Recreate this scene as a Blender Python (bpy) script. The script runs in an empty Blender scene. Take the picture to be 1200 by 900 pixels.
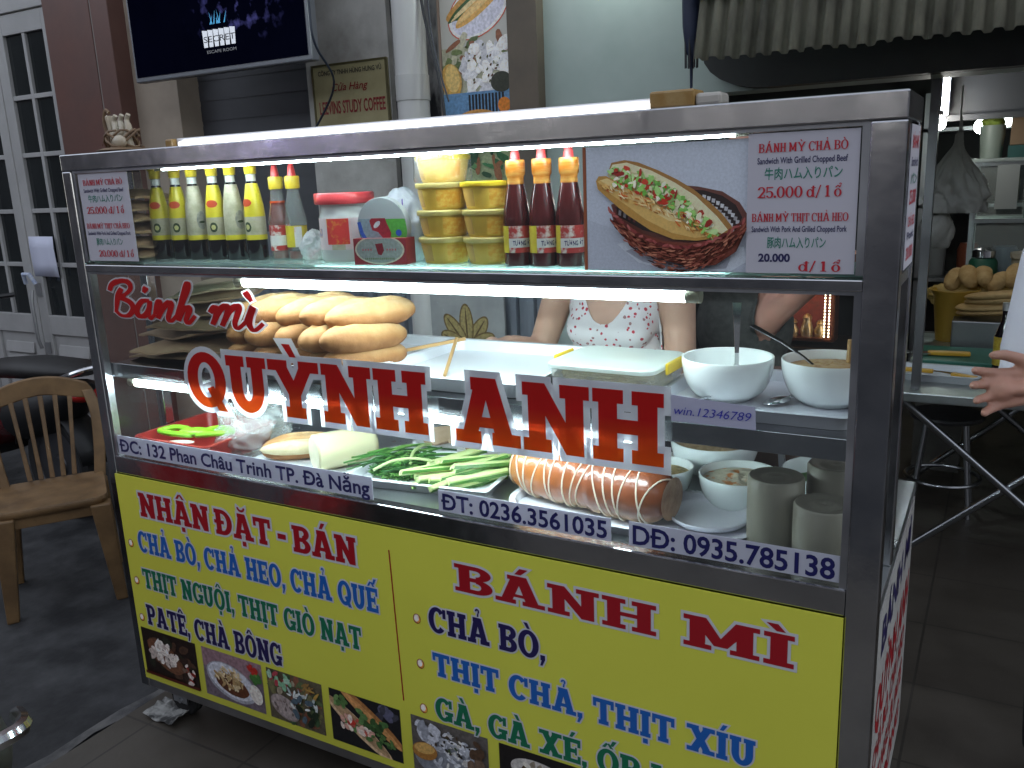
import bpy, bmesh, math, random, unicodedata
from mathutils import Vector, Matrix, Euler, noise
random.seed(7)
R = math.radians
SC = bpy.context.scene
COL = SC.collection

# ------------------------------------------------------------------ camera, world, sun, exposure
cam_data = bpy.data.cameras.new('camera')
cam = bpy.data.objects.new('camera', cam_data)
COL.objects.link(cam)
SC.camera = cam
cam_data.sensor_width = 36.0
cam_data.lens = 36.0 * 1012.5 / 1200.0
cam_data.clip_start = 0.02
cam_data.clip_end = 400
yaw, pitch, roll = -0.5209, -0.2348, -0.0416
fw = Vector((math.sin(yaw) * math.cos(pitch), math.cos(yaw) * math.cos(pitch), math.sin(pitch)))
r0 = Vector((math.cos(yaw), -math.sin(yaw), 0))
u0 = r0.cross(fw)
cr, sr = math.cos(roll), math.sin(roll)
rv = cr * r0 + sr * u0
uv = -sr * r0 + cr * u0
M = Matrix(((rv.x, uv.x, -fw.x, 2.136), (rv.y, uv.y, -fw.y, -1.434), (rv.z, uv.z, -fw.z, 1.571), (0, 0, 0, 1)))
cam.matrix_world = M

world = bpy.data.worlds.new('World')
SC.world = world
world.use_nodes = True
wn = world.node_tree
bg = wn.nodes['Background']
sky = wn.nodes.new('ShaderNodeTexSky')
sky.sky_type = 'NISHITA'
sky.sun_disc = False
sky.sun_elevation = R(20)
sky.sun_rotation = R(20)
sky.dust_density = 0.4
sky.ozone_density = 2.0
hsv = wn.nodes.new('ShaderNodeHueSaturation')
hsv.inputs['Saturation'].default_value = 0.30
wn.links.new(sky.outputs[0], hsv.inputs['Color'])
wn.links.new(hsv.outputs[0], bg.inputs[0])
bg.inputs[1].default_value = 0.15
sd = bpy.data.lights.new('dusk_sun', 'SUN')
sd.energy = 0.5
sd.angle = R(25)
sd.color = (0.93, 0.94, 1.0)
so = bpy.data.objects.new('dusk_sun', sd)
COL.objects.link(so)
so.rotation_euler = (R(-70), 0, R(-20))
SC.view_settings.view_transform = 'Standard'
SC.view_settings.look = 'None'
SC.view_settings.gamma = 1
SC.view_settings.exposure = 1.6
SC.render.engine = 'CYCLES'
SC.cycles.use_denoising = True
SC.cycles.max_bounces = 8
SC.cycles.transparent_max_bounces = 24
SC.cycles.sample_clamp_indirect = 6.0
SC.cycles.caustics_reflective = False
SC.cycles.caustics_refractive = False

# ------------------------------------------------------------------ colours and materials
def lin(h):
    if not isinstance(h, str):
        return tuple(h)
    h = h.lstrip('#')
    out = []
    for i in (0, 2, 4):
        c = int(h[i:i + 2], 16) / 255
        out.append(c / 12.92 if c <= 0.04045 else ((c + 0.055) / 1.055) ** 2.4)
    return tuple(out)

MATS = {}
def mat(name, color, rough=0.5, metal=0.0, color2=None, scale=8.0, bump=0.0, bscale=None, emit=0.0, ecol=None,
        transl=0.0, spec=0.5, stretch=(1, 1, 1), detail=4.0, coat=0.0, rvar=0.0, sss=0.0, amount=(0.35, 0.65)):
    if name in MATS:
        return MATS[name]
    m = bpy.data.materials.new(name)
    m.use_nodes = True
    nt = m.node_tree
    N, L = nt.nodes, nt.links
    p = N['Principled BSDF']
    c1 = lin(color)
    p.inputs['Base Color'].default_value = (*c1, 1)
    p.inputs['Roughness'].default_value = rough
    p.inputs['Metallic'].default_value = metal
    p.inputs['Specular IOR Level'].default_value = spec
    p.inputs['Coat Weight'].default_value = coat
    if sss:
        p.inputs['Subsurface Weight'].default_value = sss
        p.inputs['Subsurface Radius'].default_value = (0.02, 0.01, 0.006)
        p.inputs['Subsurface Scale'].default_value = 0.5
    tc = N.new('ShaderNodeTexCoord')
    mp = N.new('ShaderNodeMapping')
    mp.inputs['Scale'].default_value = stretch
    L.new(tc.outputs['Object'], mp.inputs['Vector'])
    if color2 is not None or rvar:
        nz = N.new('ShaderNodeTexNoise')
        nz.inputs['Scale'].default_value = scale
        nz.inputs['Detail'].default_value = detail
        nz.inputs['Roughness'].default_value = 0.6
        L.new(mp.outputs[0], nz.inputs['Vector'])
        if color2 is not None:
            cr_ = N.new('ShaderNodeValToRGB')
            cr_.color_ramp.elements[0].position = amount[0]
            cr_.color_ramp.elements[1].position = amount[1]
            cr_.color_ramp.elements[0].color = (*c1, 1)
            cr_.color_ramp.elements[1].color = (*lin(color2), 1)
            L.new(nz.outputs['Fac'], cr_.inputs[0])
            L.new(cr_.outputs[0], p.inputs['Base Color'])
        if rvar:
            mr = N.new('ShaderNodeMapRange')
            mr.inputs['To Min'].default_value = max(0.02, rough - rvar)
            mr.inputs['To Max'].default_value = min(1, rough + rvar)
            mr.inputs['From Min'].default_value = 0.3
            mr.inputs['From Max'].default_value = 0.7
            L.new(nz.outputs['Fac'], mr.inputs['Value'])
            L.new(mr.outputs[0], p.inputs['Roughness'])
    if bump:
        nb = N.new('ShaderNodeTexNoise')
        nb.inputs['Scale'].default_value = bscale or scale * 3
        nb.inputs['Detail'].default_value = 5
        L.new(mp.outputs[0], nb.inputs['Vector'])
        b = N.new('ShaderNodeBump')
        b.inputs['Strength'].default_value = bump
        b.inputs['Distance'].default_value = 0.01
        L.new(nb.outputs['Fac'], b.inputs['Height'])
        L.new(b.outputs[0], p.inputs['Normal'])
    if emit:
        p.inputs['Emission Color'].default_value = (*lin(ecol or color), 1)
        p.inputs['Emission Strength'].default_value = emit
    if transl:
        out = N['Material Output']
        t = N.new('ShaderNodeBsdfTranslucent')
        t.inputs['Color'].default_value = (*c1, 1)
        mx = N.new('ShaderNodeMixShader')
        mx.inputs[0].default_value = transl
        L.new(p.outputs[0], mx.inputs[1])
        L.new(t.outputs[0], mx.inputs[2])
        L.new(mx.outputs[0], out.inputs[0])
    MATS[name] = m
    return m

def glassy(name, tint=(1, 1, 1), clear=0.92, rough=0.02, ior=1.45, body=None):
    """thin clear sheet: transparent + fresnel reflection (+ a little cloudy body colour)"""
    if name in MATS:
        return MATS[name]
    m = bpy.data.materials.new(name)
    m.use_nodes = True
    nt = m.node_tree
    N, L = nt.nodes, nt.links
    for n in list(N):
        if n.type != 'OUTPUT_MATERIAL':
            N.remove(n)
    out = N['Material Output']
    tr = N.new('ShaderNodeBsdfTransparent')
    tr.inputs[0].default_value = (*tint, 1)
    df = N.new('ShaderNodeBsdfDiffuse')
    df.inputs[0].default_value = (*(body or (0.8, 0.85, 0.85)), 1)
    mx = N.new('ShaderNodeMixShader')
    mx.inputs[0].default_value = 1 - clear
    L.new(tr.outputs[0], mx.inputs[1])
    L.new(df.outputs[0], mx.inputs[2])
    gl = N.new('ShaderNodeBsdfGlossy')
    gl.inputs['Roughness'].default_value = rough
    ge = N.new('ShaderNodeNewGeometry')
    dt = N.new('ShaderNodeVectorMath'); dt.operation = 'DOT_PRODUCT'
    L.new(ge.outputs['Normal'], dt.inputs[0]); L.new(ge.outputs['Incoming'], dt.inputs[1])
    ab = N.new('ShaderNodeMath'); ab.operation = 'ABSOLUTE'; L.new(dt.outputs['Value'], ab.inputs[0])
    om = N.new('ShaderNodeMath'); om.operation = 'SUBTRACT'; om.inputs[0].default_value = 1; L.new(ab.outputs[0], om.inputs[1])
    pw_ = N.new('ShaderNodeMath'); pw_.operation = 'POWER'; pw_.inputs[1].default_value = 5; L.new(om.outputs[0], pw_.inputs[0])
    fr = N.new('ShaderNodeMath'); fr.operation = 'MULTIPLY_ADD'; fr.inputs[1].default_value = .80; fr.inputs[2].default_value = .022
    L.new(pw_.outputs[0], fr.inputs[0])
    m2 = N.new('ShaderNodeMixShader')
    L.new(fr.outputs[0], m2.inputs[0])
    L.new(mx.outputs[0], m2.inputs[1])
    L.new(gl.outputs[0], m2.inputs[2])
    L.new(m2.outputs[0], out.inputs[0])
    MATS[name] = m
    return m

def print_mat(name, rough=0.3, nscale=60.0, amt=0.25, gain=1.0):
    """flat printed artwork: colours come from the print itself, with fine print grain"""
    if name in MATS:
        return MATS[name]
    m = bpy.data.materials.new(name)
    m.use_nodes = True
    nt = m.node_tree
    N, L = nt.nodes, nt.links
    p = N['Principled BSDF']
    a = N.new('ShaderNodeAttribute')
    a.attribute_name = 'Print'
    tc = N.new('ShaderNodeTexCoord')
    nz = N.new('ShaderNodeTexNoise')
    nz.inputs['Scale'].default_value = nscale
    nz.inputs['Detail'].default_value = 5
    L.new(tc.outputs['Object'], nz.inputs['Vector'])
    mr = N.new('ShaderNodeMapRange')
    mr.inputs['From Min'].default_value = 0.3
    mr.inputs['From Max'].default_value = 0.7
    mr.inputs['To Min'].default_value = (1 - amt) * gain
    mr.inputs['To Max'].default_value = (1 + amt) * gain
    L.new(nz.outputs['Fac'], mr.inputs['Value'])
    mu = N.new('ShaderNodeVectorMath')
    mu.operation = 'SCALE'
    L.new(a.outputs['Color'], mu.inputs[0])
    L.new(mr.outputs[0], mu.inputs['Scale'])
    L.new(mu.outputs[0], p.inputs['Base Color'])
    p.inputs['Roughness'].default_value = rough
    MATS[name] = m
    return m

steel = mat('stainless_steel', (0.38, 0.385, 0.41), 0.18, 1.0, (0.50, 0.50, 0.52), 6.0, rvar=0.07, stretch=(1.5, 1, 1.5), bump=0.10, bscale=9, detail=8)
steel_dull = mat('worn_steel', (0.36, 0.37, 0.40), 0.38, 1.0, (0.5, 0.5, 0.52), 5.0, rvar=0.12)
chrome = mat('chrome', (0.7, 0.7, 0.72), 0.12, 1.0)
glass = glassy('window_glass', (0.98, 0.995, 0.99), 0.988, 0.015)
shelf_glass = glassy('green_shelf_glass', (0.75, 0.93, 0.88), 0.55, 0.05, body=(0.62, 0.82, 0.77))
clear_plastic = glassy('clear_plastic', (0.96, 0.97, 0.96), 0.80, 0.12, body=(0.85, 0.87, 0.86))
milky_plastic = glassy('milky_plastic', (0.9, 0.93, 0.92), 0.42, 0.15, body=(0.86, 0.89, 0.88))
white_plastic = mat('white_melamine', (0.80, 0.83, 0.86), 0.22, color2=(0.76, 0.79, 0.83), scale=6)
bowl_white = mat('white_bowl', (0.80, 0.82, 0.81), 0.15, color2=(0.75, 0.78, 0.77), scale=5)
black_plastic = mat('black_plastic', (0.012, 0.012, 0.013), 0.4)
rubber = mat('rubber', (0.015, 0.015, 0.016), 0.8)

# ------------------------------------------------------------------ mesh builder
class MB:
    def __init__(s):
        s.v, s.f, s.m, s.c = [], [], [], []
    def add(s, verts, faces, mi=0, col=None):
        o = len(s.v)
        s.v += [tuple(v) for v in verts]
        for f in faces:
            s.f.append(tuple(i + o for i in f))
            s.m.append(mi)
            s.c.append(col)
        return s
    def box(s, x0, x1, y0, y1, z0, z1, mi=0):
        v = [(x, y, z) for z in (z0, z1) for y in (y0, y1) for x in (x0, x1)]
        return s.add(v, [(0, 2, 3, 1), (4, 5, 7, 6), (0, 1, 5, 4), (2, 6, 7, 3), (0, 4, 6, 2), (1, 3, 7, 5)], mi)
    def obox(s, c, size, rot=(0, 0, 0), mi=0):
        E = Euler(rot).to_matrix()
        h = Vector(size) / 2
        v = [Vector(c) + E @ Vector((x * h.x, y * h.y, z * h.z)) for z in (-1, 1) for y in (-1, 1) for x in (-1, 1)]
        return s.add(v, [(0, 2, 3, 1), (4, 5, 7, 6), (0, 1, 5, 4), (2, 6, 7, 3), (0, 4, 6, 2), (1, 3, 7, 5)], mi)
    def bar(s, a, b, w, h, mi=0):
        a, b = Vector(a), Vector(b)
        d = (b - a).normalized()
        up = Vector((0, 0, 1)) if abs(d.z) < 0.95 else Vector((0, 1, 0))
        x = d.cross(up).normalized() * w / 2
        y = x.cross(d).normalized() * h / 2
        v = [p + sx * x + sy * y for p in (a, b) for sx, sy in ((-1, -1), (1, -1), (1, 1), (-1, 1))]
        return s.add(v, [(0, 1, 2, 3), (7, 6, 5, 4), (0, 4, 5, 1), (1, 5, 6, 2), (2, 6, 7, 3), (3, 7, 4, 0)], mi)
    def tube(s, pts, r, seg=10, mi=0, caps=True, closed=False, flat=1.0):
        pts = [Vector(p) for p in pts]
        n = len(pts)
        rs = r if isinstance(r, (list, tuple)) else [r] * n
        ref = None
        rings = []
        for i, p in enumerate(pts):
            a = pts[(i - 1) % n] if (closed or i > 0) else p
            b = pts[(i + 1) % n] if (closed or i < n - 1) else p
            d = (b - a).normalized()
            if ref is None:
                ref = Vector((0, 0, 1)) if abs(d.z) < 0.9 else Vector((1, 0, 0))
            x = ref - d * ref.dot(d)
            if x.length < 1e-6:
                x = d.orthogonal()
            x.normalize()
            ref = x
            y = d.cross(x)
            rings.append([p + (x * math.cos(t) * flat + y * math.sin(t)) * rs[i] for t in [2 * math.pi * k / seg for k in range(seg)]])
        v = [q for ring in rings for q in ring]
        f = []
        for i in range(n if closed else n - 1):
            j = (i + 1) % n
            for k in range(seg):
                k2 = (k + 1) % seg
                f.append((i * seg + k, i * seg + k2, j * seg + k2, j * seg + k))
        if caps and not closed:
            f.append(tuple(reversed(range(seg))))
            f.append(tuple(range((n - 1) * seg, n * seg)))
        return s.add(v, f, mi)
    def lathe(s, prof, c=(0, 0, 0), seg=24, mi=0, axis=None, cap=True, mis=None):
        """prof: list of (r, z)"""
        c = Vector(c)
        rot = Matrix.Identity(3)
        if axis is not None:
            rot = Vector((0, 0, 1)).rotation_difference(Vector(axis)).to_matrix()
        v, f = [], []
        n = len(prof)
        for r, z in prof:
            for k in range(seg):
                t = 2 * math.pi * k / seg
                v.append(c + rot @ Vector((r * math.cos(t), r * math.sin(t), z)))
        o = len(s.v)
        s.v += [tuple(q) for q in v]
        for i in range(n - 1):
            for k in range(seg):
                k2 = (k + 1) % seg
                s.f.append((o + i * seg + k, o + i * seg + k2, o + (i + 1) * seg + k2, o + (i + 1) * seg + k))
                s.m.append(mis[i] if mis else mi)
                s.c.append(None)
        if cap:
            if prof[0][0] > 1e-5:
                s.f.append(tuple(o + k for k in reversed(range(seg)))); s.m.append(mis[0] if mis else mi); s.c.append(None)
            if prof[-1][0] > 1e-5:
                s.f.append(tuple(o + (n - 1) * seg + k for k in range(seg))); s.m.append(mis[-1] if mis else mi); s.c.append(None)
        return s
    def ell(s, c, rad, rot=(0, 0, 0), seg=16, rings=10, mi=0, jit=0.0, seed=0):
        E = Euler(rot).to_matrix()
        v = []
        for i in range(rings + 1):
            ph = math.pi * i / rings
            for k in range(seg):
                t = 2 * math.pi * k / seg
                q = Vector((math.sin(ph) * math.cos(t), math.sin(ph) * math.sin(t), math.cos(ph)))
                if jit:
                    q *= 1 + jit * noise.noise(q * 2.3 + Vector((seed * 3.1, seed * 1.7, seed)))
                v.append(Vector(c) + E @ Vector((q.x * rad[0], q.y * rad[1], q.z * rad[2])))
        f = []
        for i in range(rings):
            for k in range(seg):
                k2 = (k + 1) % seg
                f.append((i * seg + k, (i + 1) * seg + k, (i + 1) * seg + k2, i * seg + k2))
        return s.add(v, f, mi)
    def loft(s, loops, mi=0, cap0=True, cap1=True):
        n = len(loops[0])
        v = [p for l in loops for p in l]
        f = []
        for i in range(len(loops) - 1):
            for k in range(n):
                k2 = (k + 1) % n
                f.append((i * n + k, i * n + k2, (i + 1) * n + k2, (i + 1) * n + k))
        if cap0:
            f.append(tuple(reversed(range(n))))
        if cap1:
            f.append(tuple(range((len(loops) - 1) * n, len(loops) * n)))
        return s.add(v, f, mi)
    def prism(s, poly, y0, y1, mi=0):
        """poly in (x,z), extruded along y"""
        n = len(poly)
        v = [(x, y0, z) for x, z in poly] + [(x, y1, z) for x, z in poly]
        f = [tuple(range(n)), tuple(reversed(range(n, 2 * n)))]
        f += [(k, (k + n), ((k + 1) % n) + n, (k + 1) % n) for k in range(n)]
        return s.add(v, f, mi)
    def build(s, name, mats, parent=None, smooth=False, bevel=0.0, weld=False, recalc=True, angle=None):
        me = bpy.data.meshes.new(name)
        me.from_pydata(s.v, [], s.f)
        if not isinstance(mats, (list, tuple)):
            mats = [mats]
        for m in mats:
            me.materials.append(m)
        for p, mi in zip(me.polygons, s.m):
            p.material_index = mi
        if any(c is not None for c in s.c):
            at = me.attributes.new('Print', 'FLOAT_COLOR', 'FACE')
            for i, c in enumerate(s.c):
                at.data[i].color = (*lin(c), 1) if c is not None else (0.5, 0.5, 0.5, 1)
        if weld or recalc:
            bm = bmesh.new()
            bm.from_mesh(me)
            if weld:
                bmesh.ops.remove_doubles(bm, verts=bm.verts, dist=1e-5)
            if recalc:
                bmesh.ops.recalc_face_normals(bm, faces=bm.faces)
            bm.to_mesh(me)
            bm.free()
        if smooth:
            me.polygons.foreach_set('use_smooth', [True] * len(me.polygons))
            me.set_sharp_from_angle(angle=R(angle or 40))
        me.update()
        o = bpy.data.objects.new(name, me)
        COL.objects.link(o)
        if parent:
            o.parent = parent
        if bevel:
            b = o.modifiers.new('bevel', 'BEVEL')
            b.width = bevel
            b.segments = 2
            b.limit_method = 'ANGLE'
            b.angle_limit = R(40)
            b.harden_normals = False
        return o

def thing(name, label, cat, loc=(0, 0, 0), rotz=0.0, group=None):
    o = bpy.data.objects.new(name, None)
    o.empty_display_size = 0.05
    COL.objects.link(o)
    o.location = loc
    o.rotation_euler = (0, 0, rotz)
    return tag(o, label, cat, group)
def tag(o, label, cat, group=None):
    o['label'] = label
    o['category'] = cat
    if group:
        o['group'] = group
    return o
def struct(o):
    o['kind'] = 'structure'
    return o
def dup(root, loc=None, rotz=None, label=None, group=None):
    r = root.copy()
    COL.objects.link(r)
    if loc is not None:
        r.location = loc
    if rotz is not None:
        r.rotation_euler = (0, 0, rotz)
    if label:
        r['label'] = label
    if group:
        r['group'] = group
    for ch in list(root.children):
        c = ch.copy()
        COL.objects.link(c)
        c.parent = r
        for g in ch.children:
            d = g.copy()
            COL.objects.link(d)
            d.parent = c
    return r
def rrect(w, d, r, z, n=6, cx=0, cy=0):
    pts = []
    for sx, sy, a0 in ((1, -1, -90), (1, 1, 0), (-1, 1, 90), (-1, -1, 180)):
        for k in range(n + 1):
            a = R(a0 + 90 * k / n)
            pts.append((cx + sx * (w / 2 - r) + r * math.cos(a), cy + sy * (d / 2 - r) + r * math.sin(a), z))
    return pts
def catmull(pts, n=6, closed=False):
    pts = [Vector(p) for p in pts]
    out = []
    m = len(pts)
    for i in range(m if closed else m - 1):
        if closed:
            p0, p1, p2, p3 = pts[(i - 1) % m], pts[i], pts[(i + 1) % m], pts[(i + 2) % m]
        else:
            p0, p1, p2, p3 = pts[max(i - 1, 0)], pts[i], pts[i + 1], pts[min(i + 2, m - 1)]
        for k in range(n):
            t = k / n
            out.append(0.5 * ((2 * p1) + (p2 - p0) * t + (2 * p0 - 5 * p1 + 4 * p2 - p3) * t * t + (3 * p1 - p0 - 3 * p2 + p3) * t ** 3))
    if not closed:
        out.append(pts[-1])
    return out

# ------------------------------------------------------------------ flat print artwork on an upright plane facing -y
class Art(MB):
    """coloured shapes printed on a sheet: (u right, v up) in metres on the plane y = y0 facing -y"""
    def __init__(s, x0, z0, y0=0.0, step=0.00005, sx=1.0, sz=1.0):
        super().__init__()
        s.x0, s.z0, s.y, s.step, s.sx, s.sz = x0, z0, y0, step, sx, sz
    clip = None
    def poly(s, pts, col):
        if s.clip:
            for ax, lim, sg in ((0, s.clip[0], 1), (0, s.clip[1], -1), (1, s.clip[2], 1), (1, s.clip[3], -1)):
                out = []
                for i in range(len(pts)):
                    p, q = pts[i - 1], pts[i]
                    ip, iq = (p[ax] - lim) * sg >= 0, (q[ax] - lim) * sg >= 0
                    if ip != iq:
                        t = (lim - p[ax]) / (q[ax] - p[ax])
                        out.append((p[0] + (q[0] - p[0]) * t, p[1] + (q[1] - p[1]) * t))
                    if iq:
                        out.append(q)
                pts = out
                if len(pts) < 3:
                    return
        s.y -= s.step
        v = [(s.x0 + s.sx * u, s.y, s.z0 + s.sz * w) for u, w in pts]
        s.add(v, [tuple(range(len(v)))], 0, col)
    def oval(s, cu, cv, ru, rv_, col, rot=0, n=28, jit=0.0, seed=0, a0=0, a1=360):
        c, si = math.cos(R(rot)), math.sin(R(rot))
        pts = []
        full = abs(a1 - a0) >= 360
        for k in range(n if full else n + 1):
            t = R(a0 + (a1 - a0) * k / n)
            q = 1 + (jit * noise.noise(Vector((math.cos(t) * 1.7, math.sin(t) * 1.7, seed * 2.3))) if jit else 0)
            a, b = ru * math.cos(t) * q, rv_ * math.sin(t) * q
            pts.append((cu + a * c - b * si, cv + a * si + b * c))
        s.poly(pts, col)
    def stroke(s, pts, w, col):
        P = [Vector((p[0], p[1])) for p in pts]
        L_, R_ = [], []
        for i, p in enumerate(P):
            d = (P[min(i + 1, len(P) - 1)] - P[max(i - 1, 0)]).normalized()
            nn = Vector((-d.y, d.x)) * w / 2
            L_.append(p + nn); R_.append(p - nn)
        s.poly([tuple(q) for q in L_] + [tuple(q) for q in reversed(R_)], col)
    def rect(s, a, b, c, d, col):
        s.poly([(a, c), (b, c), (b, d), (a, d)], col)

# ------------------------------------------------------------------ lettering
def text_mesh(name, s, mtl, x0, z0, h, y, parent=None, x1=None, bold=0.0, shear=0.0, depsp=None, slant=0.0):
    """a line of sans lettering standing on z0 with cap height h, squeezed to end at x1"""
    bars = [i for i, c in enumerate(s) if c == 'Đ']
    if bars:
        s = s.replace('Đ', 'D')
    cu = bpy.data.curves.new(name, 'FONT')
    cu.body = s
    cu.size = 1.0
    cu.offset = bold
    cu.shear = shear
    cu.resolution_u = 3
    o = bpy.data.objects.new(name, cu)
    COL.objects.link(o)
    bpy.context.view_layer.update()
    me = bpy.data.meshes.new_from_object(o.evaluated_get(bpy.context.evaluated_depsgraph_get()))
    rights = []
    for i in bars:
        cu.body = s[:i + 1]
        bpy.context.view_layer.update()
        m2 = bpy.data.meshes.new_from_object(o.evaluated_get(bpy.context.evaluated_depsgraph_get()))
        rights.append(max(v.co.x for v in m2.vertices))
        bpy.data.meshes.remove(m2)
    bpy.data.objects.remove(o)
    bpy.data.curves.remove(cu)
    if rights:
        bm = bmesh.new()
        bm.from_mesh(me)
        for rx in rights:
            bm.faces.new([bm.verts.new((rx + a, b, .0008)) for a, b in ((-.73, .32), (-.32, .32), (-.32, .43), (-.73, .43))])
        bm.to_mesh(me)
        bm.free()
    xs = [v.co.x for v in me.vertices]
    lo, hi = min(xs), max(xs)
    k = h / 0.72
    kx = (x1 - x0) / (hi - lo) if x1 is not None else k
    for v in me.vertices:
        a, b = v.co.x, v.co.y
        v.co = (x0 + (a - lo) * kx, y - v.co.z * .5, z0 + b * k + slant * (a - lo) * kx)
    me.name = name
    me.materials.clear()
    me.materials.append(mtl)
    o = bpy.data.objects.new(name, me)
    COL.objects.link(o)
    if parent:
        o.parent = parent
    return o

class Slab:
    """slab-serif capitals built from polygons and rings; cap height 1"""
    def __init__(s, S=0.27, T=0.17, E=0.085, H=0.19):
        s.S, s.T, s.E, s.H = S, T, E, H
    def R(s, a, b, c, d):
        return ('p', [(a, c), (b, c), (b, d), (a, d)])
    def ring(s, cx, cy, rx, ry, w, h, a0=0, a1=360):
        return ('r', cx, cy, rx, ry, rx - w, ry - h, a0, a1)
    def stem(s, x, y0=0.0, y1=1.0, top='lr', bot='lr'):
        S, T, E = s.S, s.T, s.E
        o = [s.R(x, x + S, y0, y1)]
        if top:
            o.append(s.R(x - (E if 'l' in top else 0), x + S + (E if 'r' in top else 0), y1 - T, y1))
        if bot:
            o.append(s.R(x - (E if 'l' in bot else 0), x + S + (E if 'r' in bot else 0), y0, y0 + T))
        return o
    def glyph(s, ch):
        S, T, E, H = s.S, s.T, s.E, s.H
        P = lambda *q: ('p', list(q))
        if ch == 'H':
            w = 2 * S + 4 * E + 0.12
            return s.stem(E) + s.stem(w - E - S) + [s.R(E + S / 2, w - E - S / 2, 0.5 - H / 2, 0.5 + H / 2)], w
        if ch == 'N':
            w = 2 * S + 4 * E + 0.14
            return s.stem(E, top='l') + s.stem(w - E - S, bot='') + [P((E, 1), (w - E - S, 0), (w - E, 0), (E + S, 1))], w
        if ch == 'M':
            w = 2 * S + 2 * E + 0.5
            c = w / 2
            return s.stem(E, top='l') + s.stem(w - E - S, top='r') + [P((E, 1), (c - S * .42, 0.16), (c + S * .42, 0.16), (E + S * 1.05, 1)), P((w - E - S * 1.05, 1), (c - S * .42, 0.16), (c + S * .42, 0.16), (w - E, 1))], w
        if ch == 'A':
            w = 1.0 + S * 0.35
            c = w / 2
            k = S * 0.62
            return [P((E, 0), (E + S * .95, 0), (c + k * .55, 1), (c - k, 1)), P((w - E - S * 1.1, 0), (w - E, 0), (c + k, 1), (c - k * .55, 1)),
                    s.R(c - .3, c + .3, .25, .25 + H * .8), s.R(0, E * 2 + S, 0, T), s.R(w - E * 2 - S * 1.1, w, 0, T), s.R(c - k - E, c + k * .6, 1 - T, 1)], w
        if ch == 'I':
            return s.stem(E), S + 2 * E
        if ch == 'L':
            w = S + E + 0.48
            return s.stem(E, bot='l') + [s.R(E, w, 0, T), s.R(w - S * .55, w, 0, .36)], w
        if ch == 'T':
            w = S + 0.62
            c = w / 2
            return s.stem(c - S / 2, top='') + [s.R(0, w, 1 - T, 1), s.R(0, S * .5, .66, 1), s.R(w - S * .5, w, .66, 1)], w
        if ch == 'E':
            w = S + E + 0.46
            return [s.R(E, E + S, 0, 1), s.R(0, w, 0, T), s.R(0, w, 1 - T, 1), s.R(E, w - .17, .5 - T / 2, .5 + T / 2), s.R(w - S * .5, w, 0, .32), s.R(w - S * .5, w, .68, 1), s.R(w - .17 - S * .3, w - .17, .34, .66)], w
        if ch == 'B':
            w = S + E + 0.52
            cx = E + S + .14
            return [s.R(E, E + S, 0, 1), s.R(0, cx, 0, T), s.R(0, cx, 1 - T, 1), s.R(E, cx, .5 - T * .45, .5 + T * .5),
                    s.ring(cx, .745, w - cx - .03, .255, S * .92, T, -90, 90), s.ring(cx, .275, w - cx, .275, S, T, -90, 90)], w
        if ch == 'P':
            w = S + E + 0.50
            cx = E + S + .13
            return s.stem(E, top='l') + [s.R(0, cx, 1 - T, 1), s.R(E, cx, .40, .40 + T), s.ring(cx, .70, w - cx, .30, S * .95, T, -90, 90)], w
        if ch in 'DĐ':
            w = S + E + 0.60
            cx = E + S + .06
            g = [s.R(E, E + S, 0, 1), s.R(0, cx, 0, T), s.R(0, cx, 1 - T, 1), s.ring(cx, .5, w - cx, .5, S, T, -90, 90)]
            if ch == 'Đ':
                g.append(s.R(-.03, E + S + .16, .5 - .07, .5 + .07))
            return g, w
        if ch in 'OQ0':
            w = (0.62 if ch == '0' else 0.78) + S * .7
            g = [s.ring(w / 2, .5, w / 2, .52, S, T)]
            if ch == 'Q':
                g.append(P((w * .5, .34), (w * .5 + S * .6, .40), (w * .98, -.06), (w * .98 - S * .85, -.06)))
            return g, w
        if ch in 'CG':
            w = 0.74 + S * .7
            g = [s.ring(w / 2, .5, w / 2, .52, S, T, 42, 318)]
            g.append(s.R(w - S * .62, w - .01, .62, .98))
            if ch == 'G':
                g += [s.R(w - S * .95, w - .02, .03, .46), s.R(w * .56, w + E * .6, .46 - T * .9, .46)]
            return g, w
        if ch == 'U':
            w = 2 * S + 2 * E + 0.24
            rx = (w - 2 * E) / 2
            return s.stem(E, .42, 1, bot='') + s.stem(w - E - S, .42, 1, bot='') + [s.ring(w / 2, .43, rx, .45, S, T * 1.15, 180, 360)], w
        if ch == 'Y':
            w = 1.02 + S * .4
            c = w / 2
            return [P((E * .8, 1), (c - S / 2, .4), (c + S / 2, .42), (E * .8 + S * 1.15, 1)), P((w - E * .8 - S * 1.1, 1), (c - S / 2, .42), (c + S / 2, .4), (w - E * .8, 1)),
                    s.R(c - S / 2, c + S / 2, 0, .45), s.R(c - S / 2 - E, c + S / 2 + E, 0, T), s.R(0, S * 1.15 + E * 1.6, 1 - T, 1), s.R(w - S * 1.1 - E * 1.6, w, 1 - T, 1)], w
        if ch == 'X':
            w = 1.0 + S * .3
            k = S * 1.15
            return [P((E, 0), (E + k, 0), (w - E, 1), (w - E - k, 1)), P((w - E - k, 0), (w - E, 0), (E + k, 1), (E, 1)),
                    s.R(0, k + 2 * E, 0, T), s.R(w - k - 2 * E, w, 0, T), s.R(0, k + 2 * E, 1 - T, 1), s.R(w - k - 2 * E, w, 1 - T, 1)], w
        if ch == '1':
            w = S + 2 * E + .1
            return [s.R(E + .05, E + .05 + S, 0, 1), s.R(0, w, 0, T), P((0, .82), (E + .05, .80), (E + .1 + S * .5, 1), (E + .05, 1))], w
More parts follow.
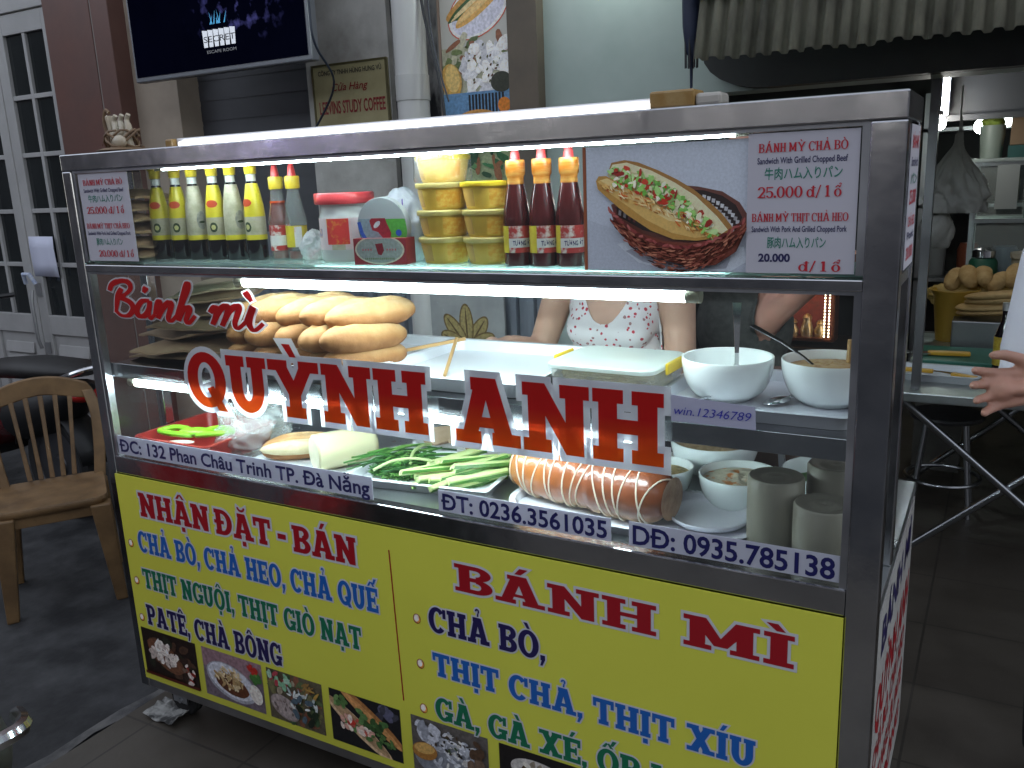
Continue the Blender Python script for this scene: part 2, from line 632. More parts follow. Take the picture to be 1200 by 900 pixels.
        if ch == '2':
            w = .62 + S * .5
            return [s.ring(w / 2, .70, w / 2, .31, S, T * 1.1, -25, 175), P((0, 0), (S * 1.1, 0), (w * .98, .56), (w * .98 - S * .95, .62)), s.R(0, w, 0, T * 1.3), s.R(w - S * .4, w, 0, .28)], w
        if ch == '5':
            w = .62 + S * .5
            return [s.ring(w / 2, .31, w / 2, .33, S, T * 1.1, -160, 120), s.R(.06, .06 + S * .6, .46, 1), s.R(.06, w - .03, 1 - T * 1.4, 1)], w
        if ch == '/':
            return [P((0, -.1), (.12, -.1), (.5, 1.05), (.38, 1.05))], .5
        if ch == 'đ':
            w = .60 + S * .5
            return [s.ring(w * .46, .34, w * .46, .36, S * .85, T), s.R(w - S * .9, w - S * .05, 0, 1), s.R(w - S * 1.5, w + .12, .80, .80 + max(.07, T * .6)), s.R(w - S * .9, w + .06, 0, T * .7)], w + .06
        if ch == 'o':
            w = .56 + S * .5
            return [s.ring(w / 2, .34, w / 2, .36, S * .9, T)], w
        if ch == '-':
            return [s.R(0, .42, .36, .36 + .2)], .42
        if ch == ',':
            return [P((.0, .2), (.22, .2), (.22, .04), (.08, -.2), (-.02, -.2), (.05, 0), (0, 0))], .22
        if ch == '.':
            return [s.R(0, .2, 0, .2)], .2
        return [], .40
    def mark(s, m, c, y, shift=0.0):
        P = lambda *q: ('p', list(q))
        c += shift
        if m == '\u0301':
            return [P((c - .10, y), (c + .04, y), (c + .20, y + .22), (c + .02, y + .22))]
        if m == '\u0300':
            return [P((c - .20, y + .22), (c - .02, y + .22), (c + .10, y), (c - .04, y))]
        if m == '\u0302':
            return [P((c - .26, y), (c - .11, y), (c + .02, y + .17), (c - .07, y + .2)), P((c + .11, y), (c + .26, y), (c + .07, y + .2), (c - .02, y + .17))]
        if m == '\u0306':
            return [s.ring(c, y + .18, .22, .18, .10, .09, 180, 360)]
        if m == '\u0309':
            return [s.ring(c, y + .19, .11, .10, .085, .07, -60, 190), P((c - .03, y - .02), (c + .05, y - .02), (c + .07, y + .12), (c + .0, y + .12))]
        if m == '\u0323':
            return [s.R(c - .1, c + .1, -.26, -.07)]
        return []
    def layout(s, text, gap=0.06, space=0.34):
        out, x = [], 0.0
        for ch in text:
            if ch == ' ':
                x += space
                continue
            nf = unicodedata.normalize('NFD', ch) if ch not in 'Đđ' else ch
            pcs, w = s.glyph(nf[0])
            pcs = list(pcs)
            top = 1.06 if nf[0].isupper() else .80
            marks = list(nf[1:])
            hat = '\u0302' in marks
            for m in marks:
                if m in '\u0301\u0300\u0309' and hat:
                    pcs += s.mark(m, w / 2 + .20, top + .10)
                else:
                    pcs += s.mark(m, w / 2, top)
            out.append((x, pcs))
            x += w + gap
        return out, x - gap

def off_poly(pts, d):
    """offset outward with mitred corners"""
    n = len(pts)
    a = sum(pts[i][0] * pts[(i + 1) % n][1] - pts[(i + 1) % n][0] * pts[i][1] for i in range(n))
    P = pts if a > 0 else list(reversed(pts))
    out = []
    for i in range(n):
        p0, p1, p2 = Vector(P[i - 1]), Vector(P[i]), Vector(P[(i + 1) % n])
        d1, d2 = (p1 - p0), (p2 - p1)
        if d1.length < 1e-9 or d2.length < 1e-9:
            out.append(P[i]); continue
        d1.normalize(); d2.normalize()
        n1, n2 = Vector((d1.y, -d1.x)), Vector((d2.y, -d2.x))
        b = n1 + n2
        if b.length < 1e-6:
            out.append(tuple(p1 + n1 * d)); continue
        b.normalize()
        k = min(d / max(b.dot(n1), 0.35), 2.0 * d)
        out.append(tuple(p1 + b * k))
    return out

def slab_text(name, s, x0, x1, z0, h, y, mtl, omat=None, halo=0.06, font=None, parent=None, slope=0.0, gap=0.06, space=.34):
    f = font or Slab()
    lay, W = f.layout(s, gap, space)
    kx = (x1 - x0) / W
    mb = MB()
    idx = 0
    for layer in ((1, 0) if omat else (0,)):
        d = halo if layer else 0.0
        yy = y - (0.0 if layer else 0.0006)
        idx = 0
        for gx, pcs in lay:
            for pc in pcs:
                idx += 1
                ya = yy - (idx % 14) * 0.00003
                if pc[0] == 'p':
                    pts = [((gx + a) * kx / h, b) for a, b in pc[1]]
                    pts = off_poly(pts, d) if d else pts
                    mb.add([(x0 + a * h, ya, z0 + b * h + slope * a * h) for a, b in pts], [tuple(range(len(pts)))], layer)
                else:
                    _, cx, cy, ro, so_, ri, si_, a0, a1 = pc
                    q = kx / h
                    cx = (gx + cx) * q
                    ro, ri = ro * q + d, max(ri * q - d, 0.004)
                    so_, si_ = so_ + d, max(si_ - d, 0.004)
                    if a1 - a0 < 360 and d:
                        e = math.degrees(d / max(.15, (ro + ri) / 2))
                        a0, a1 = a0 - e, a1 + e
                    nseg = max(8, int((a1 - a0) / 12))
                    v, fc = [], []
                    for k in range(nseg + 1):
                        t = R(a0 + (a1 - a0) * k / nseg)
                        for rr, ss in ((ro, so_), (ri, si_)):
                            a, b = cx + rr * math.cos(t), cy + ss * math.sin(t)
                            v.append((x0 + a * h, ya, z0 + b * h + slope * a * h))
                    for k in range(nseg):
                        fc.append((2 * k, 2 * k + 2, 2 * k + 3, 2 * k + 1))
                    mb.add(v, fc, layer)
    return mb.build(name, [mtl, omat] if omat else [mtl], parent, recalc=False)

def brush_text(name, strokes, fx, w, halo, y, mtl, omat, parent=None):
    """hand-brushed lettering: each stroke a ribbon; fx maps design units to (x,z)"""
    mb = MB()
    for layer in (1, 0):
        yy = y - (0.0 if layer else 0.0022)
        q = 0
        for st in strokes:
            P = catmull([(a, b, 0) for a, b in st], 7)
            n = len(P)
            v, fc = [], []
            for i, p in enumerate(P):
                d = (P[min(i + 1, n - 1)] - P[max(i - 1, 0)]).normalized()
                nn = Vector((-d.y, d.x, 0))
                t = i / (n - 1)
                ww = w * (0.62 + 0.38 * math.sin(math.pi * min(1, t * 1.1 + .12))) * (1.12 if d.y > .3 or d.y < -.3 else .92) / 2 + (halo if layer else 0)
                pp = p
                if layer and i == 0:
                    pp = p - d * halo
                if layer and i == n - 1:
                    pp = p + d * halo
                q += 1
                for sgn in (1, -1):
                    a, b = fx((pp + nn * ww * sgn)[0:2])
                    v.append((a, yy - q * 0.0000055, b))
            fc = [(2 * i, 2 * i + 1, 2 * i + 3, 2 * i + 2) for i in range(n - 1)]
            mb.add(v, fc, layer)
    return mb.build(name, [mtl, omat], parent, recalc=False)

# ================================================================== SETTING
g = MB(); g.add([(-40, -40, 0), (40, -40, 0), (40, 40, 0), (-40, 40, 0)], [(0, 1, 2, 3)])
concrete = mat('street_concrete', (0.016, 0.0165, 0.019), 0.8, color2=(0.12, 0.12, 0.125), scale=4.5, bump=0.5, bscale=14, detail=9, rvar=0.2, amount=(0.42, 0.85))
struct(g.build('ground', concrete, recalc=False))

def tile_floor_mat():
    m = mat('shop_floor_tile', (0.068, 0.058, 0.047), 0.45, color2=(0.098, 0.085, 0.070), scale=3, bump=0.15, bscale=20, detail=8, rvar=0.12)
    nt = m.node_tree
    p = nt.nodes['Principled BSDF']
    src = p.inputs['Base Color'].links[0].from_socket
    br = nt.nodes.new('ShaderNodeTexBrick')
    br.offset = 0.0
    br.inputs['Scale'].default_value = 1.0
    br.inputs['Brick Width'].default_value = 0.4
    br.inputs['Row Height'].default_value = 0.4
    br.inputs['Mortar Size'].default_value = 0.004
    br.inputs['Mortar'].default_value = (0.05, 0.044, 0.037, 1)
    tc = nt.nodes.new('ShaderNodeTexCoord')
    nt.links.new(tc.outputs['Object'], br.inputs['Vector'])
    nt.links.new(src, br.inputs['Color1'])
    nt.links.new(src, br.inputs['Color2'])
    nt.links.new(br.outputs['Color'], p.inputs['Base Color'])
    return m
g = MB(); g.box(-0.1, 7.5, -1.9, 6.6, 0.0, 0.012)
fl = struct(g.build('shop_floor', tile_floor_mat()))
g = MB()
random.seed(3)
pts = [(-0.13 + random.uniform(-.012, .012), -1.9 + i * 0.12) for i in range(70)]
v = []
for i, (x, y) in enumerate(pts):
    w = 0.028 + random.uniform(-.01, .014)
    v += [(x - w, y, 0.003), (x + w, y, 0.009)]
g.add(v, [(2 * i, 2 * i + 1, 2 * i + 3, 2 * i + 2) for i in range(len(pts) - 1)])
struct(g.build('kerb_strip', mat('kerb_cement', (0.17, 0.165, 0.16), 0.85, color2=(0.06, 0.06, 0.065), scale=9, bump=.5, bscale=40)))

WY = 1.78
# the dark house fronts across the street (they close the view in the steel and the glass)
g = MB(); g.box(-14, 22, -9.2, -9.0, 0, 5.5)
for i in range(9):
    g.box(-13 + i * 3.9, -11.2 + i * 3.9, -9.0, -8.96, 3.6, 5.4)
tag(g.build('opposite_house', mat('opposite_front', (.045, .045, .05), .8, color2=(.03, .03, .035), scale=.6)), 'dark house front across the street behind the viewer', 'house')
g = MB(); g.box(-14.2, -14, -9, 1.9, 0, 6.5)
_n = None
bulbs = mat('street_bulb', (1, 1, 1), .4, emit=12, ecol=(1.0, .96, .9))
random.seed(6)
for i in range(12):
    e = thing('street_bulb', 'bare white bulb strung along the house front across the street', 'lamp', (-9.6 + i * .95 + random.uniform(-.2, .2), -8.75, 2.25 + random.uniform(-.12, .12)), 0, 'bulbs strung across the street')
    g2 = MB(); g2.ell((0, 0, 0), (.045, .045, .06)); g2.build('bulb', bulbs, e, smooth=True)
    g2 = MB(); g2.lathe([(0, .055), (.02, .055), (.02, .11), (0, .11)], seg=10); g2.tube([(0, 0, .1), (0, -.22, .14)], .006, 6); g2.build('holder', black_plastic, e, smooth=True)
e = thing('neon_sign', 'violet lit bar sign on the house front across the street', 'sign', (-9.2, -8.9, 2.35))
g2 = MB(); g2.box(-.1, 2.9, -.05, 0, -.2, .2); g2.build('board', black_plastic, e)
for i in range(9):
    g2 = MB(); g2.tube([(.1 + i * .31, .02, -.12), (.1 + i * .31, .02, .12), (.26 + i * .31, .02, .12)], .018, 8); g2.build('neon_bar', mat('violet_neon', (.5, .4, 1), .4, emit=2.5, ecol=(.45, .35, 1.0)), e, smooth=True)
tag(g.build('side_house', MATS['opposite_front']), 'dark house front closing the street on the left', 'house')
cream = mat('cream_plaster', (0.42, 0.345, 0.27), 0.8, color2=(0.32, 0.265, 0.21), scale=3, bump=0.1, bscale=30)
grey_plaster = mat('stained_plaster', (0.52, 0.505, 0.47), 0.8, color2=(0.24, 0.22, 0.195), scale=3.2, bump=0.2, bscale=25, detail=8, amount=(.42, .75))
pillar_tile = mat('brown_tile', (0.15, 0.075, 0.062), 0.35, color2=(0.115, 0.058, 0.048), scale=4, rvar=0.08)
brown_paint = mat('brown_painted_pillar', (0.135, 0.105, 0.075), 0.6, color2=(0.10, 0.08, 0.06), scale=4)
green_wall = mat('pale_green_plaster', (0.40, 0.46, 0.43), 0.6, color2=(0.32, 0.385, 0.355), scale=2.2, bump=0.06, bscale=20)
dark_board = mat('dark_soffit', (0.032, 0.034, 0.032), 0.6, color2=(0.02, 0.021, 0.021), scale=3)

g = MB(); g.box(-1.93, -1.60, WY, WY + .2, 0, 4.2)
tag(g.build('cream_wall', cream), 'narrow cream plaster wall strip under the left end of the screen', 'wall')
g = MB(); g.box(-0.73, -0.255, WY, WY + .2, 0, 4.2)
tag(g.build('plaster_wall', grey_plaster), 'stained grey plaster wall carrying the coffee shop sign', 'wall')
g = MB(); g.box(-1.6, -0.73, WY + .14, WY + .2, 0, 4.2)
for i in range(40):
    g.box(-1.6, -0.73, WY + .137, WY + .1402, 0.02 + i * .1, 0.095 + i * .1)
tag(g.build('roller_shutter', mat('dark_shutter', (0.085, 0.088, 0.10), 0.5, color2=(0.065, 0.067, 0.075), scale=3)), 'dark grey closed roller shutter recessed below the wall screen', 'shutter')
# stained seam column beside the pipe
g = MB()
g.box(-0.255, 0.0, WY + .03, WY + .2, 0, 4.2)
tag(g.build('mouldy_wall', mat('mouldy_plaster', (0.42, 0.41, 0.40), 0.85, color2=(0.03, 0.03, 0.033), scale=7, detail=9, bump=.4, bscale=30, stretch=(1.4, 1, .45), amount=(.44, .60))),
    'blackened mouldy strip of wall behind the white drain pipe', 'wall')
g = MB(); g.box(-.006, .37, WY + .01, WY + .2, 0, 4.2)
tag(g.build('back_wall', mat('off_white_wall', (0.36, 0.36, 0.34), .8, color2=(.25, .25, .24), scale=4)), 'off white wall carrying the tall sandwich poster', 'wall')
g = MB(); g.box(.37, .50, WY - .06, WY + .2, 0, 4.2)
tag(g.build('brown_pillar', brown_paint), 'narrow brown painted pillar between the poster and green wall', 'pillar')
g = MB(); g.box(.50, 1.02, WY, WY + .16, 0, 4.2); g.box(1.02, 8.0, WY, WY + .16, 1.835, 4.2)
tag(g.build('green_wall', green_wall), 'pale green plastered wall above the shop opening', 'wall')
# tall brown tiled pillar with joints
pl = thing('tiled_pillar', 'tall dark brown tiled pillar beside the white door', 'pillar', (-2.2, WY - .1, 0))
g = MB()
g.box(-.25, .13, 0, .3, 0, 4.2); g.box(.142, .275, .0, .3, 0, 4.2)
g.build('tile_face', pillar_tile, pl, bevel=.004)
g = MB(); g.box(.1302, .1418, .006, .29, 0, 4.2)
g.build('joint', mat('pale_joint', (.30, .28, .26), .7), pl)

# white french door
door_white = mat('white_door_paint', (0.42, 0.415, 0.41), 0.5, color2=(0.36, 0.355, 0.35), scale=5, bump=.05)
dk_glass = mat('dark_door_glass', (0.010, 0.013, 0.014), 0.08, spec=.6, color2=(.02, .024, .025), scale=2)
fd = thing('french_door', 'white double door with dark glass panes and panelled base', 'door', (-3.06, WY - .03, 0))
def leaf(x0, x1):
    g = MB()
    st = .085
    g.box(x0, x0 + st, 0, .05, 0.02, 2.58); g.box(x1 - st, x1, 0, .05, 0.02, 2.58)
    g.box(x0 + st, x1 - st, 0.001, .049, 0.02, .18); g.box(x0 + st, x1 - st, 0.001, .049, .74, .86); g.box(x0 + st, x1 - st, 0.001, .049, 2.47, 2.58)
    g.build('door_frame', door_white, fd, bevel=.004)
    g = MB()
    g.box((x0 + x1) / 2 - .013, (x0 + x1) / 2 + .013, .004, .046, .86, 2.47)
    for z in (1.17, 1.49, 1.81, 2.13):
        g.box(x0 + st, (x0 + x1) / 2 - .013, .005, .045, z - .013, z + .013)
        g.box((x0 + x1) / 2 + .013, x1 - st, .005, .045, z - .013, z + .013)
    g.build('glazing_bar', door_white, fd, bevel=.003)
    g = MB(); g.box(x0 + st, x1 - st, .022, .028, .86, 2.47)
    g.build('glass', dk_glass, fd)
    g = MB(); g.box(x0 + st, x1 - st, .018, .03, .18, .74)
    for k in range(5):
        g.obox(((x0 + x1) / 2, .012, .30 + k * .085), (x1 - x0 - st * 2 - .08, .014, .07), (R(-12), 0, 0))
    g.build('louvre_panel', door_white, fd, bevel=.003)
leaf(0.02, .565)
leaf(-.535, .01)
g = MB(); g.box(.57, .64, -.01, .08, 0, 2.64); g.box(-.60, .57, -.01, .08, 2.585, 2.66); g.box(-.60, -.54, -.01, .08, 0, 2.585)
g.build('door_casing', door_white, fd, bevel=.004)
h = MB(); h.tube([(.055, -.045, 1.02), (.055, -.06, .95), (.055, -.06, .72), (.055, -.045, .66)], .011, 8); h.box(.03, .08, -.008, 0, .98, 1.06); h.box(.03, .08, -.008, 0, .62, .69)
h.build('handle', mat('grey_handle', (.35, .35, .36), .4, .6), fd, smooth=True)
h = MB(); h.tube([(.01, -.05, 1.06), (.03, -.07, 1.12), (.09, -.07, 1.12), (.11, -.05, 1.06)], .012, 8)
tag(h.build('blue_ribbon', mat('blue_cloth', (.35, .42, .62), .7, color2=(.6, .64, .7), scale=60)), 'small blue and white cloth strip tied to the door handle', 'ribbon')
bpy.data.objects['blue_ribbon'].location = (-3.06, WY - .03, 0)
g = MB()
v = [(x, WY - .045 - .012 * math.sin(x * 9) - .004 * math.cos(z * 20), z) for z in (1.10, 1.18, 1.27, 1.34) for x in (-3.02, -2.93, -2.85, -2.76)]
g.add(v, [(i * 4 + k, i * 4 + k + 1, i * 4 + k + 5, i * 4 + k + 4) for i in range(3) for k in range(3)])
o = g.build('paper_sheet', mat('notice_paper', (.62, .64, .78), .8), smooth=True)
o.modifiers.new('thick', 'SOLIDIFY').thickness = .001
tag(o, 'blank pale paper sheet stuck on the white door glass', 'paper')
g = MB(); g.box(-3.75, -2.44, WY, WY + .15, 2.67, 4.2); g.box(-5.5, -3.70, WY - .04, WY + .15, 0, 4.2)
tag(g.build('lintel_wall', mat('dark_plaster', (.10, .10, .095), .8)), 'dark plaster wall over the white double door', 'wall')

# wall screen with lettering
tv = thing('wall_screen', 'dark blue lit advertising screen mounted on the wall', 'screen', (-.90, 1.47, 2.075))
g = MB(); g.box(-.615, .483, 0, .05, 0, .68); g.build('casing', mat('screen_casing', (.20, .21, .23), .35, .3), tv, bevel=.006)
def screen_mat():
    m = bpy.data.materials.new('lit_screen'); m.use_nodes = True
    nt = m.node_tree; N, L = nt.nodes, nt.links
    p = N['Principled BSDF']
    p.inputs['Base Color'].default_value = (.004, .005, .01, 1)
    p.inputs['Roughness'].default_value = .5
    p.inputs['Specular IOR Level'].default_value = .08
    tc = N.new('ShaderNodeTexCoord')
    n1 = N.new('ShaderNodeTexNoise'); n1.inputs['Scale'].default_value = 14; n1.inputs['Detail'].default_value = 8
    L.new(tc.outputs['Object'], n1.inputs['Vector'])
    mp = N.new('ShaderNodeMapping'); mp.inputs['Location'].default_value = (-.25, 0, -1.5)
    mp.inputs['Scale'].default_value = (3.0, 1, 6)
    L.new(tc.outputs['Object'], mp.inputs['Vector'])
    gr = N.new('ShaderNodeTexGradient'); gr.gradient_type = 'SPHERICAL'
    L.new(mp.outputs[0], gr.inputs['Vector'])
    r1 = N.new('ShaderNodeValToRGB'); r1.color_ramp.elements[0].position = .55; r1.color_ramp.elements[1].position = .70
    r1.color_ramp.elements[1].color = (.30, .30, 1.0, 1)
    r1.color_ramp.elements[0].color = (0, 0, 0, 1)
    L.new(n1.outputs['Fac'], r1.inputs[0])
    mu = N.new('ShaderNodeMixRGB'); mu.blend_type = 'MULTIPLY'; mu.inputs[0].default_value = 1
    L.new(r1.outputs[0], mu.inputs[1]); L.new(gr.outputs[0], mu.inputs[2])
    ad = N.new('ShaderNodeMixRGB'); ad.blend_type = 'ADD'; ad.inputs[0].default_value = 1
    ad.inputs[2].default_value = (.003, .004, .016, 1)
    L.new(mu.outputs[0], ad.inputs[1])
    L.new(ad.outputs[0], p.inputs['Emission Color'])
    p.inputs['Emission Strength'].default_value = .22
    return m
g = MB(); g.box(-.598, .466, -.003, .0, .022, .665)
g.build('display', screen_mat(), tv)
glow = mat('screen_letters', (.4, .42, .45), .5, emit=.2, ecol=(.75, .8, .9))
cyan = mat('screen_cyan', (.05, .2, .3), .5, emit=.22, ecol=(.06, .38, .75))
a = Art(-.13, .108, -.0035)
for i in range(6):
    u = i * .034
    a.poly([(u, 0), (u + .024, 0), (u + .028, .068), (u - .004, .072)], (.4, .4, .4))
o = a.build('logo_block', glow, tv, recalc=False)
text_mesh('lettering', 'SECRET', mat('screen_black', (.005, .005, .01), .5), -.127, .128, .026, -.0045, tv, x1=.066, bold=.0)
text_mesh('lettering', 'ESCAPE ROOM', mat('screen_grey', (.1, .1, .1), .5, emit=.06, ecol=(.7, .75, .85)), -.115, .082, .013, -.0042, tv, x1=.065)
a = Art(-.05, .20, -.0036)
random.seed(5)
for i in range(9):
    u = random.uniform(-.035, .06); hh = random.uniform(.02, .06)
    a.poly([(u, 0), (u + .008, 0), (u + .006 + random.uniform(-.02, .02), hh)], (.1, .3, .4))
a.build('logo_splash', cyan, tv, recalc=False)
g.build('mounting_arm', steel_dull, tv)

# brass coffee shop sign
sg = thing('shop_sign', 'olive gold plate sign of a coffee shop with dark red lettering', 'sign', (-.475, WY - .012, 1.97))
olive = mat('olive_gold', (.36, .32, .17), .5, .1, color2=(.30, .26, .13), scale=6)
g = MB(); g.box(-.215, .215, 0, .012, -.145, .13); g.build('plate', olive, sg, bevel=.004)
dred = mat('dark_red_ink', (.22, .012, .012), .5)
dk = mat('dark_ink', (.03, .025, .02), .6)
text_mesh('lettering', 'CÔNG TY TNHH HÙNG HƯNG VŨ', dk, -.175, .082, .020, -.002, sg, x1=.185, bold=.02)
text_mesh('lettering', 'Cửa Hàng', dred, -.10, .012, .032, -.002, sg, x1=.105, bold=.01, shear=.3)
text_mesh('lettering', 'LEEVINS STUDY COFFEE', dred, -.182, -.085, .055, -.002, sg, x1=.195, bold=.02)
g = MB()
for x0, x1, z0, z1 in ((-.215, -.205, -.145, .13), (.205, .215, -.145, .13), (-.205, .205, -.145, -.137), (-.205, .205, .122, .13)):
    g.box(x0, x1, -.003, 0, z0, z1)
g.build('rim', mat('sign_rim', (.10, .085, .035), .4, .4), sg)
# drain pipe
g = MB()
g.tube([(-.083, 1.70, 0), (-.083, 1.70, 4.2)], .068, 28, caps=False)
pp = thing('drain_pipe', 'thick white plastic drain pipe running down the mouldy wall', 'pipe', (0, 0, 0))
g.build('pipe', mat('white_pvc', (.58, .58, .56), .3, color2=(.40, .39, .36), scale=3, stretch=(1, 1, .3), amount=(.45, .8)), pp, smooth=True)
g = MB(); g.tube([(-.083, 1.70, 1.90), (-.083, 1.70, 2.0)], .072, 28)
g.build('collar', mat('white_pvc_collar', (.5, .5, .48), .35), pp, smooth=True)

# tall food poster
ps = thing('food_poster', 'tall poster of sandwiches and rice dish on the wall behind the cart', 'poster', (0.185, WY + .002, 1.5))
g = MB(); g.box(-.165, .165, -.002, .006, 0, .95); g.build('sheet', mat('poster_sheet', (.62, .60, .53), .4), ps)
g = MB(); g.box(-.175, -.166, -.008, .006, -.01, .96); g.box(.166, .175, -.008, .006, -.01, .96)
g.build('frame', mat('poster_frame', (.36, .26, .20), .5), ps)
a = Art(0, 0, -.003)
a.clip = (-.163, .163, .01, .945)
random.seed(11)
a.oval(.02, .735, .155, .10, 'c0563c', 25); a.oval(.02, .735, .150, .095, 'e2dfda', 25); a.oval(.02, .732, .135, .082, 'cfccd6', 25)
a.oval(-.015, .775, .135, .034, 'c08c46', 30, 26, .06, 3); a.oval(-.01, .762, .125, .024, '33522a', 30, 30, .25, 4); a.oval(-.01, .764, .115, .010, 'd8c08a', 30, 26, .3, 6); a.oval(.02, .742, .130, .026, 'd2a055', 30, 26, .06, 5); a.oval(.015, .748, .115, .014, 'e0ba78', 30)
a.rect(-.163, .163, .02, .46, '8f9a72')
a.rect(-.163, .163, .42, .60, 'a8a68c')
for i in range(30):
    a.oval(random.uniform(-.15, .15), random.uniform(.50, .62), random.uniform(.02, .05), random.uniform(.008, .02), random.choice(['6f7a4c', '8c5a40', 'b9b49a', '59663e']), random.uniform(0, 180), 9, .4, i)
for i in range(60):
    a.oval(random.uniform(-.06, .15), random.uniform(.42, .60), random.uniform(.012, .04), random.uniform(.008, .03), random.choice(['e6e2dc', 'd8d6d6', 'f0ece4', 'c8c6c8']), random.uniform(0, 180), 9, .3, i)
for i in range(16):
    a.oval(random.uniform(-.05, .12), random.uniform(.45, .60), .007, .004, random.choice(['5b3a22', '4a4a20']), random.uniform(0, 90), 6)
a.oval(-.12, .47, .05, .07, 'c79a50', 10); a.oval(-.115, .48, .035, .055, 'd9b870', 10)
a.rect(-.163, .163, .30, .42, '5f86a8')
for i in range(11):
    a.rect(-.04 + i * .016, -.03 + i * .016, .315, .41, '16181c')
a.oval(0, .31, .10, .04, 'c08a48'); a.oval(.13, .36, .03, .03, 'cf7a2a'); a.oval(.12, .45, .05, .04, '35382c')
for i in range(46):
    a.oval(random.uniform(-.15, .15), random.uniform(.05, .28), random.uniform(.02, .06), random.uniform(.008, .02), random.choice(['2f5e38', '3c7546', '27482c', '5d8a54', '8a5a3a']), random.uniform(0, 180), 8, .3, i)
a.build('printed_picture', print_mat('print_bright', .3, 90, .25, 1.28), ps, recalc=False)

# flat picture of leaves low on the gate
g = MB()
lp = thing('leaf_picture', 'grey framed picture of four tan leaves behind the glass case', 'picture', (.155, 1.655, .80))
g.box(-.185, .185, 0, .012, 0, .30); g.build('board', mat('grey_board', (.34, .35, .34), .5, color2=(.26, .27, .27), scale=10), lp)
a = Art(0, .02, -.001)
for ang, L_ in ((55, .15), (92, .17), (128, .16), (25, .13), (155, .13)):
    cx, cz = math.cos(R(ang)) * L_ * .6, .04 + math.sin(R(ang)) * L_ * .6
    a.oval(cx, cz, L_ * .55, .036, '6e5a34', ang); a.oval(cx, cz, L_ * .5, .029, '9a8a58', ang); a.oval(cx, cz, L_ * .45, .004, '5d4a2a', ang)
a.build('printed_leaves', print_mat('print_soft', .35, 70, .3), lp, recalc=False)

# folding gate behind the counter
fg = thing('folding_gate', 'bluish grey folded metal gate standing behind the bread rolls', 'gate', (0, 1.70, 0))
gate_m = mat('gate_steel', (.26, .29, .33), .4, .5, color2=(.18, .2, .24), scale=4, stretch=(3, 1, .5))
for i in range(21):
    x = -1.22 + i * .083
    g = MB(); g.prism([(x, 0.02), (x + .026, 0.02), (x + .026, 1.36), (x, 1.36)], -.02, .02)
    g.prism([(x + .03, .02), (x + .075, .02), (x + .075, 1.36), (x + .03, 1.36)], .004, .012)
    g.build('slat', gate_m, fg)

# cables
def cable(pts, r, label, col=(.015, .016, .018)):
    g = MB(); g.tube(catmull(pts, 8), r, 6)
    return tag(g.build('cable', mat('cable_%d' % int(col[0] * 1000), col, .5), smooth=True), label, 'cable')
cable([(-.345, 1.40, 2.9), (-.355, 1.41, 2.3), (-.36, 1.43, 2.13), (-.42, 1.6, 2.0), (-.62, 1.72, 1.86), (-.80, 1.75, 1.72)], .005, 'thin dark cable hanging from the wall screen to the counter', (.02, .03, .05))
cable([(-.01, 1.70, 2.6), (.0, 1.68, 2.30), (.05, 1.66, 2.1), (.10, 1.64, 1.92), (.13, 1.62, 1.70)], .007, 'thick dark cable hanging in front of the tall food poster', (.012, .013, .016))
cable([(.015, 1.72, 2.6), (.02, 1.70, 2.25), (.06, 1.68, 2.05), (.12, 1.66, 1.88)], .004, 'thin grey cable hanging over the edge of the tall food poster', (.06, .065, .08))

# corrugated awning, header board, hanging umbrella
aw = thing('awning', 'weathered corrugated metal awning over the shop opening', 'awning', (1.22, 1.42, 1.905))
g = MB()
random.seed(21)
n = 680
topz = .75
for row in range(2):
    pass
v = []
for i in range(n + 1):
    x = i * .0065
    ph = x / .050 * 2 * math.pi + 1.2 * math.sin(x * 2.3)
    yy = -.013 * math.copysign(abs(math.sin(ph)) ** .6, math.sin(ph)) + .006 * math.sin(x * 3.1)
    zz = .010 * noise.noise(Vector((x * 9, 0, 3))) + (.008 if math.sin(ph) > 0 else 0) - .018 * x * 0
    v += [(x, yy, zz), (x, yy + .25, topz + zz)]
g.add(v, [(2 * i, 2 * i + 2, 2 * i + 3, 2 * i + 1) for i in range(n)])
o = g.build('corrugated_sheet', mat('weathered_sheet', (.21, .20, .15), .75, .0, color2=(.05, .047, .038), scale=4, detail=8, stretch=(2, 2, .6), amount=(.35, .72)), aw, smooth=True)
o.modifiers.new('thick', 'SOLIDIFY').thickness = .002
g = MB(); g.box(-.02, 4.4, .26, .30, .70, .76); g.box(-.02, 4.4, .02, .05, .20, .24)
g.build('batten', mat('batten', (.08, .07, .06), .7), aw)
hb = thing('header_board', 'dark header board with curved end above the shop opening', 'board', (1.16, 1.70, 1.835))
g = MB()
poly = [(.22 - .22 * math.sin(R(k * 15)), .13 * (1 - math.cos(R(k * 15))) ) for k in range(7)]
poly = [(6.0, 0)] + [(6.0, .30), (0, .30)] + list(reversed([(q[0], q[1]) for q in poly]))
g.prism(poly, 0, .075); g.build('board', dark_board, hb)
um = thing('umbrella', 'closed navy umbrella hanging at the left end of the awning', 'umbrella', (1.18, 1.52, 1.93))
g = MB(); g.lathe([(.004, -.12), (.006, 0), (.02, .02), (.03, .10), (.034, .25), (.03, .5), (.02, .75)], seg=14); g.build('canopy', mat('navy_cloth', (.012, .018, .045), .6), um, smooth=True)
g = MB()
for k in range(8):
    t = k * math.pi / 4; g.tube([(.022 * math.cos(t), .022 * math.sin(t), .09), (.02 * math.cos(t), .02 * math.sin(t), -.03)], .0035, 5)
g.build('ribs', mat('umbrella_rib', (.02, .02, .022), .4), um)

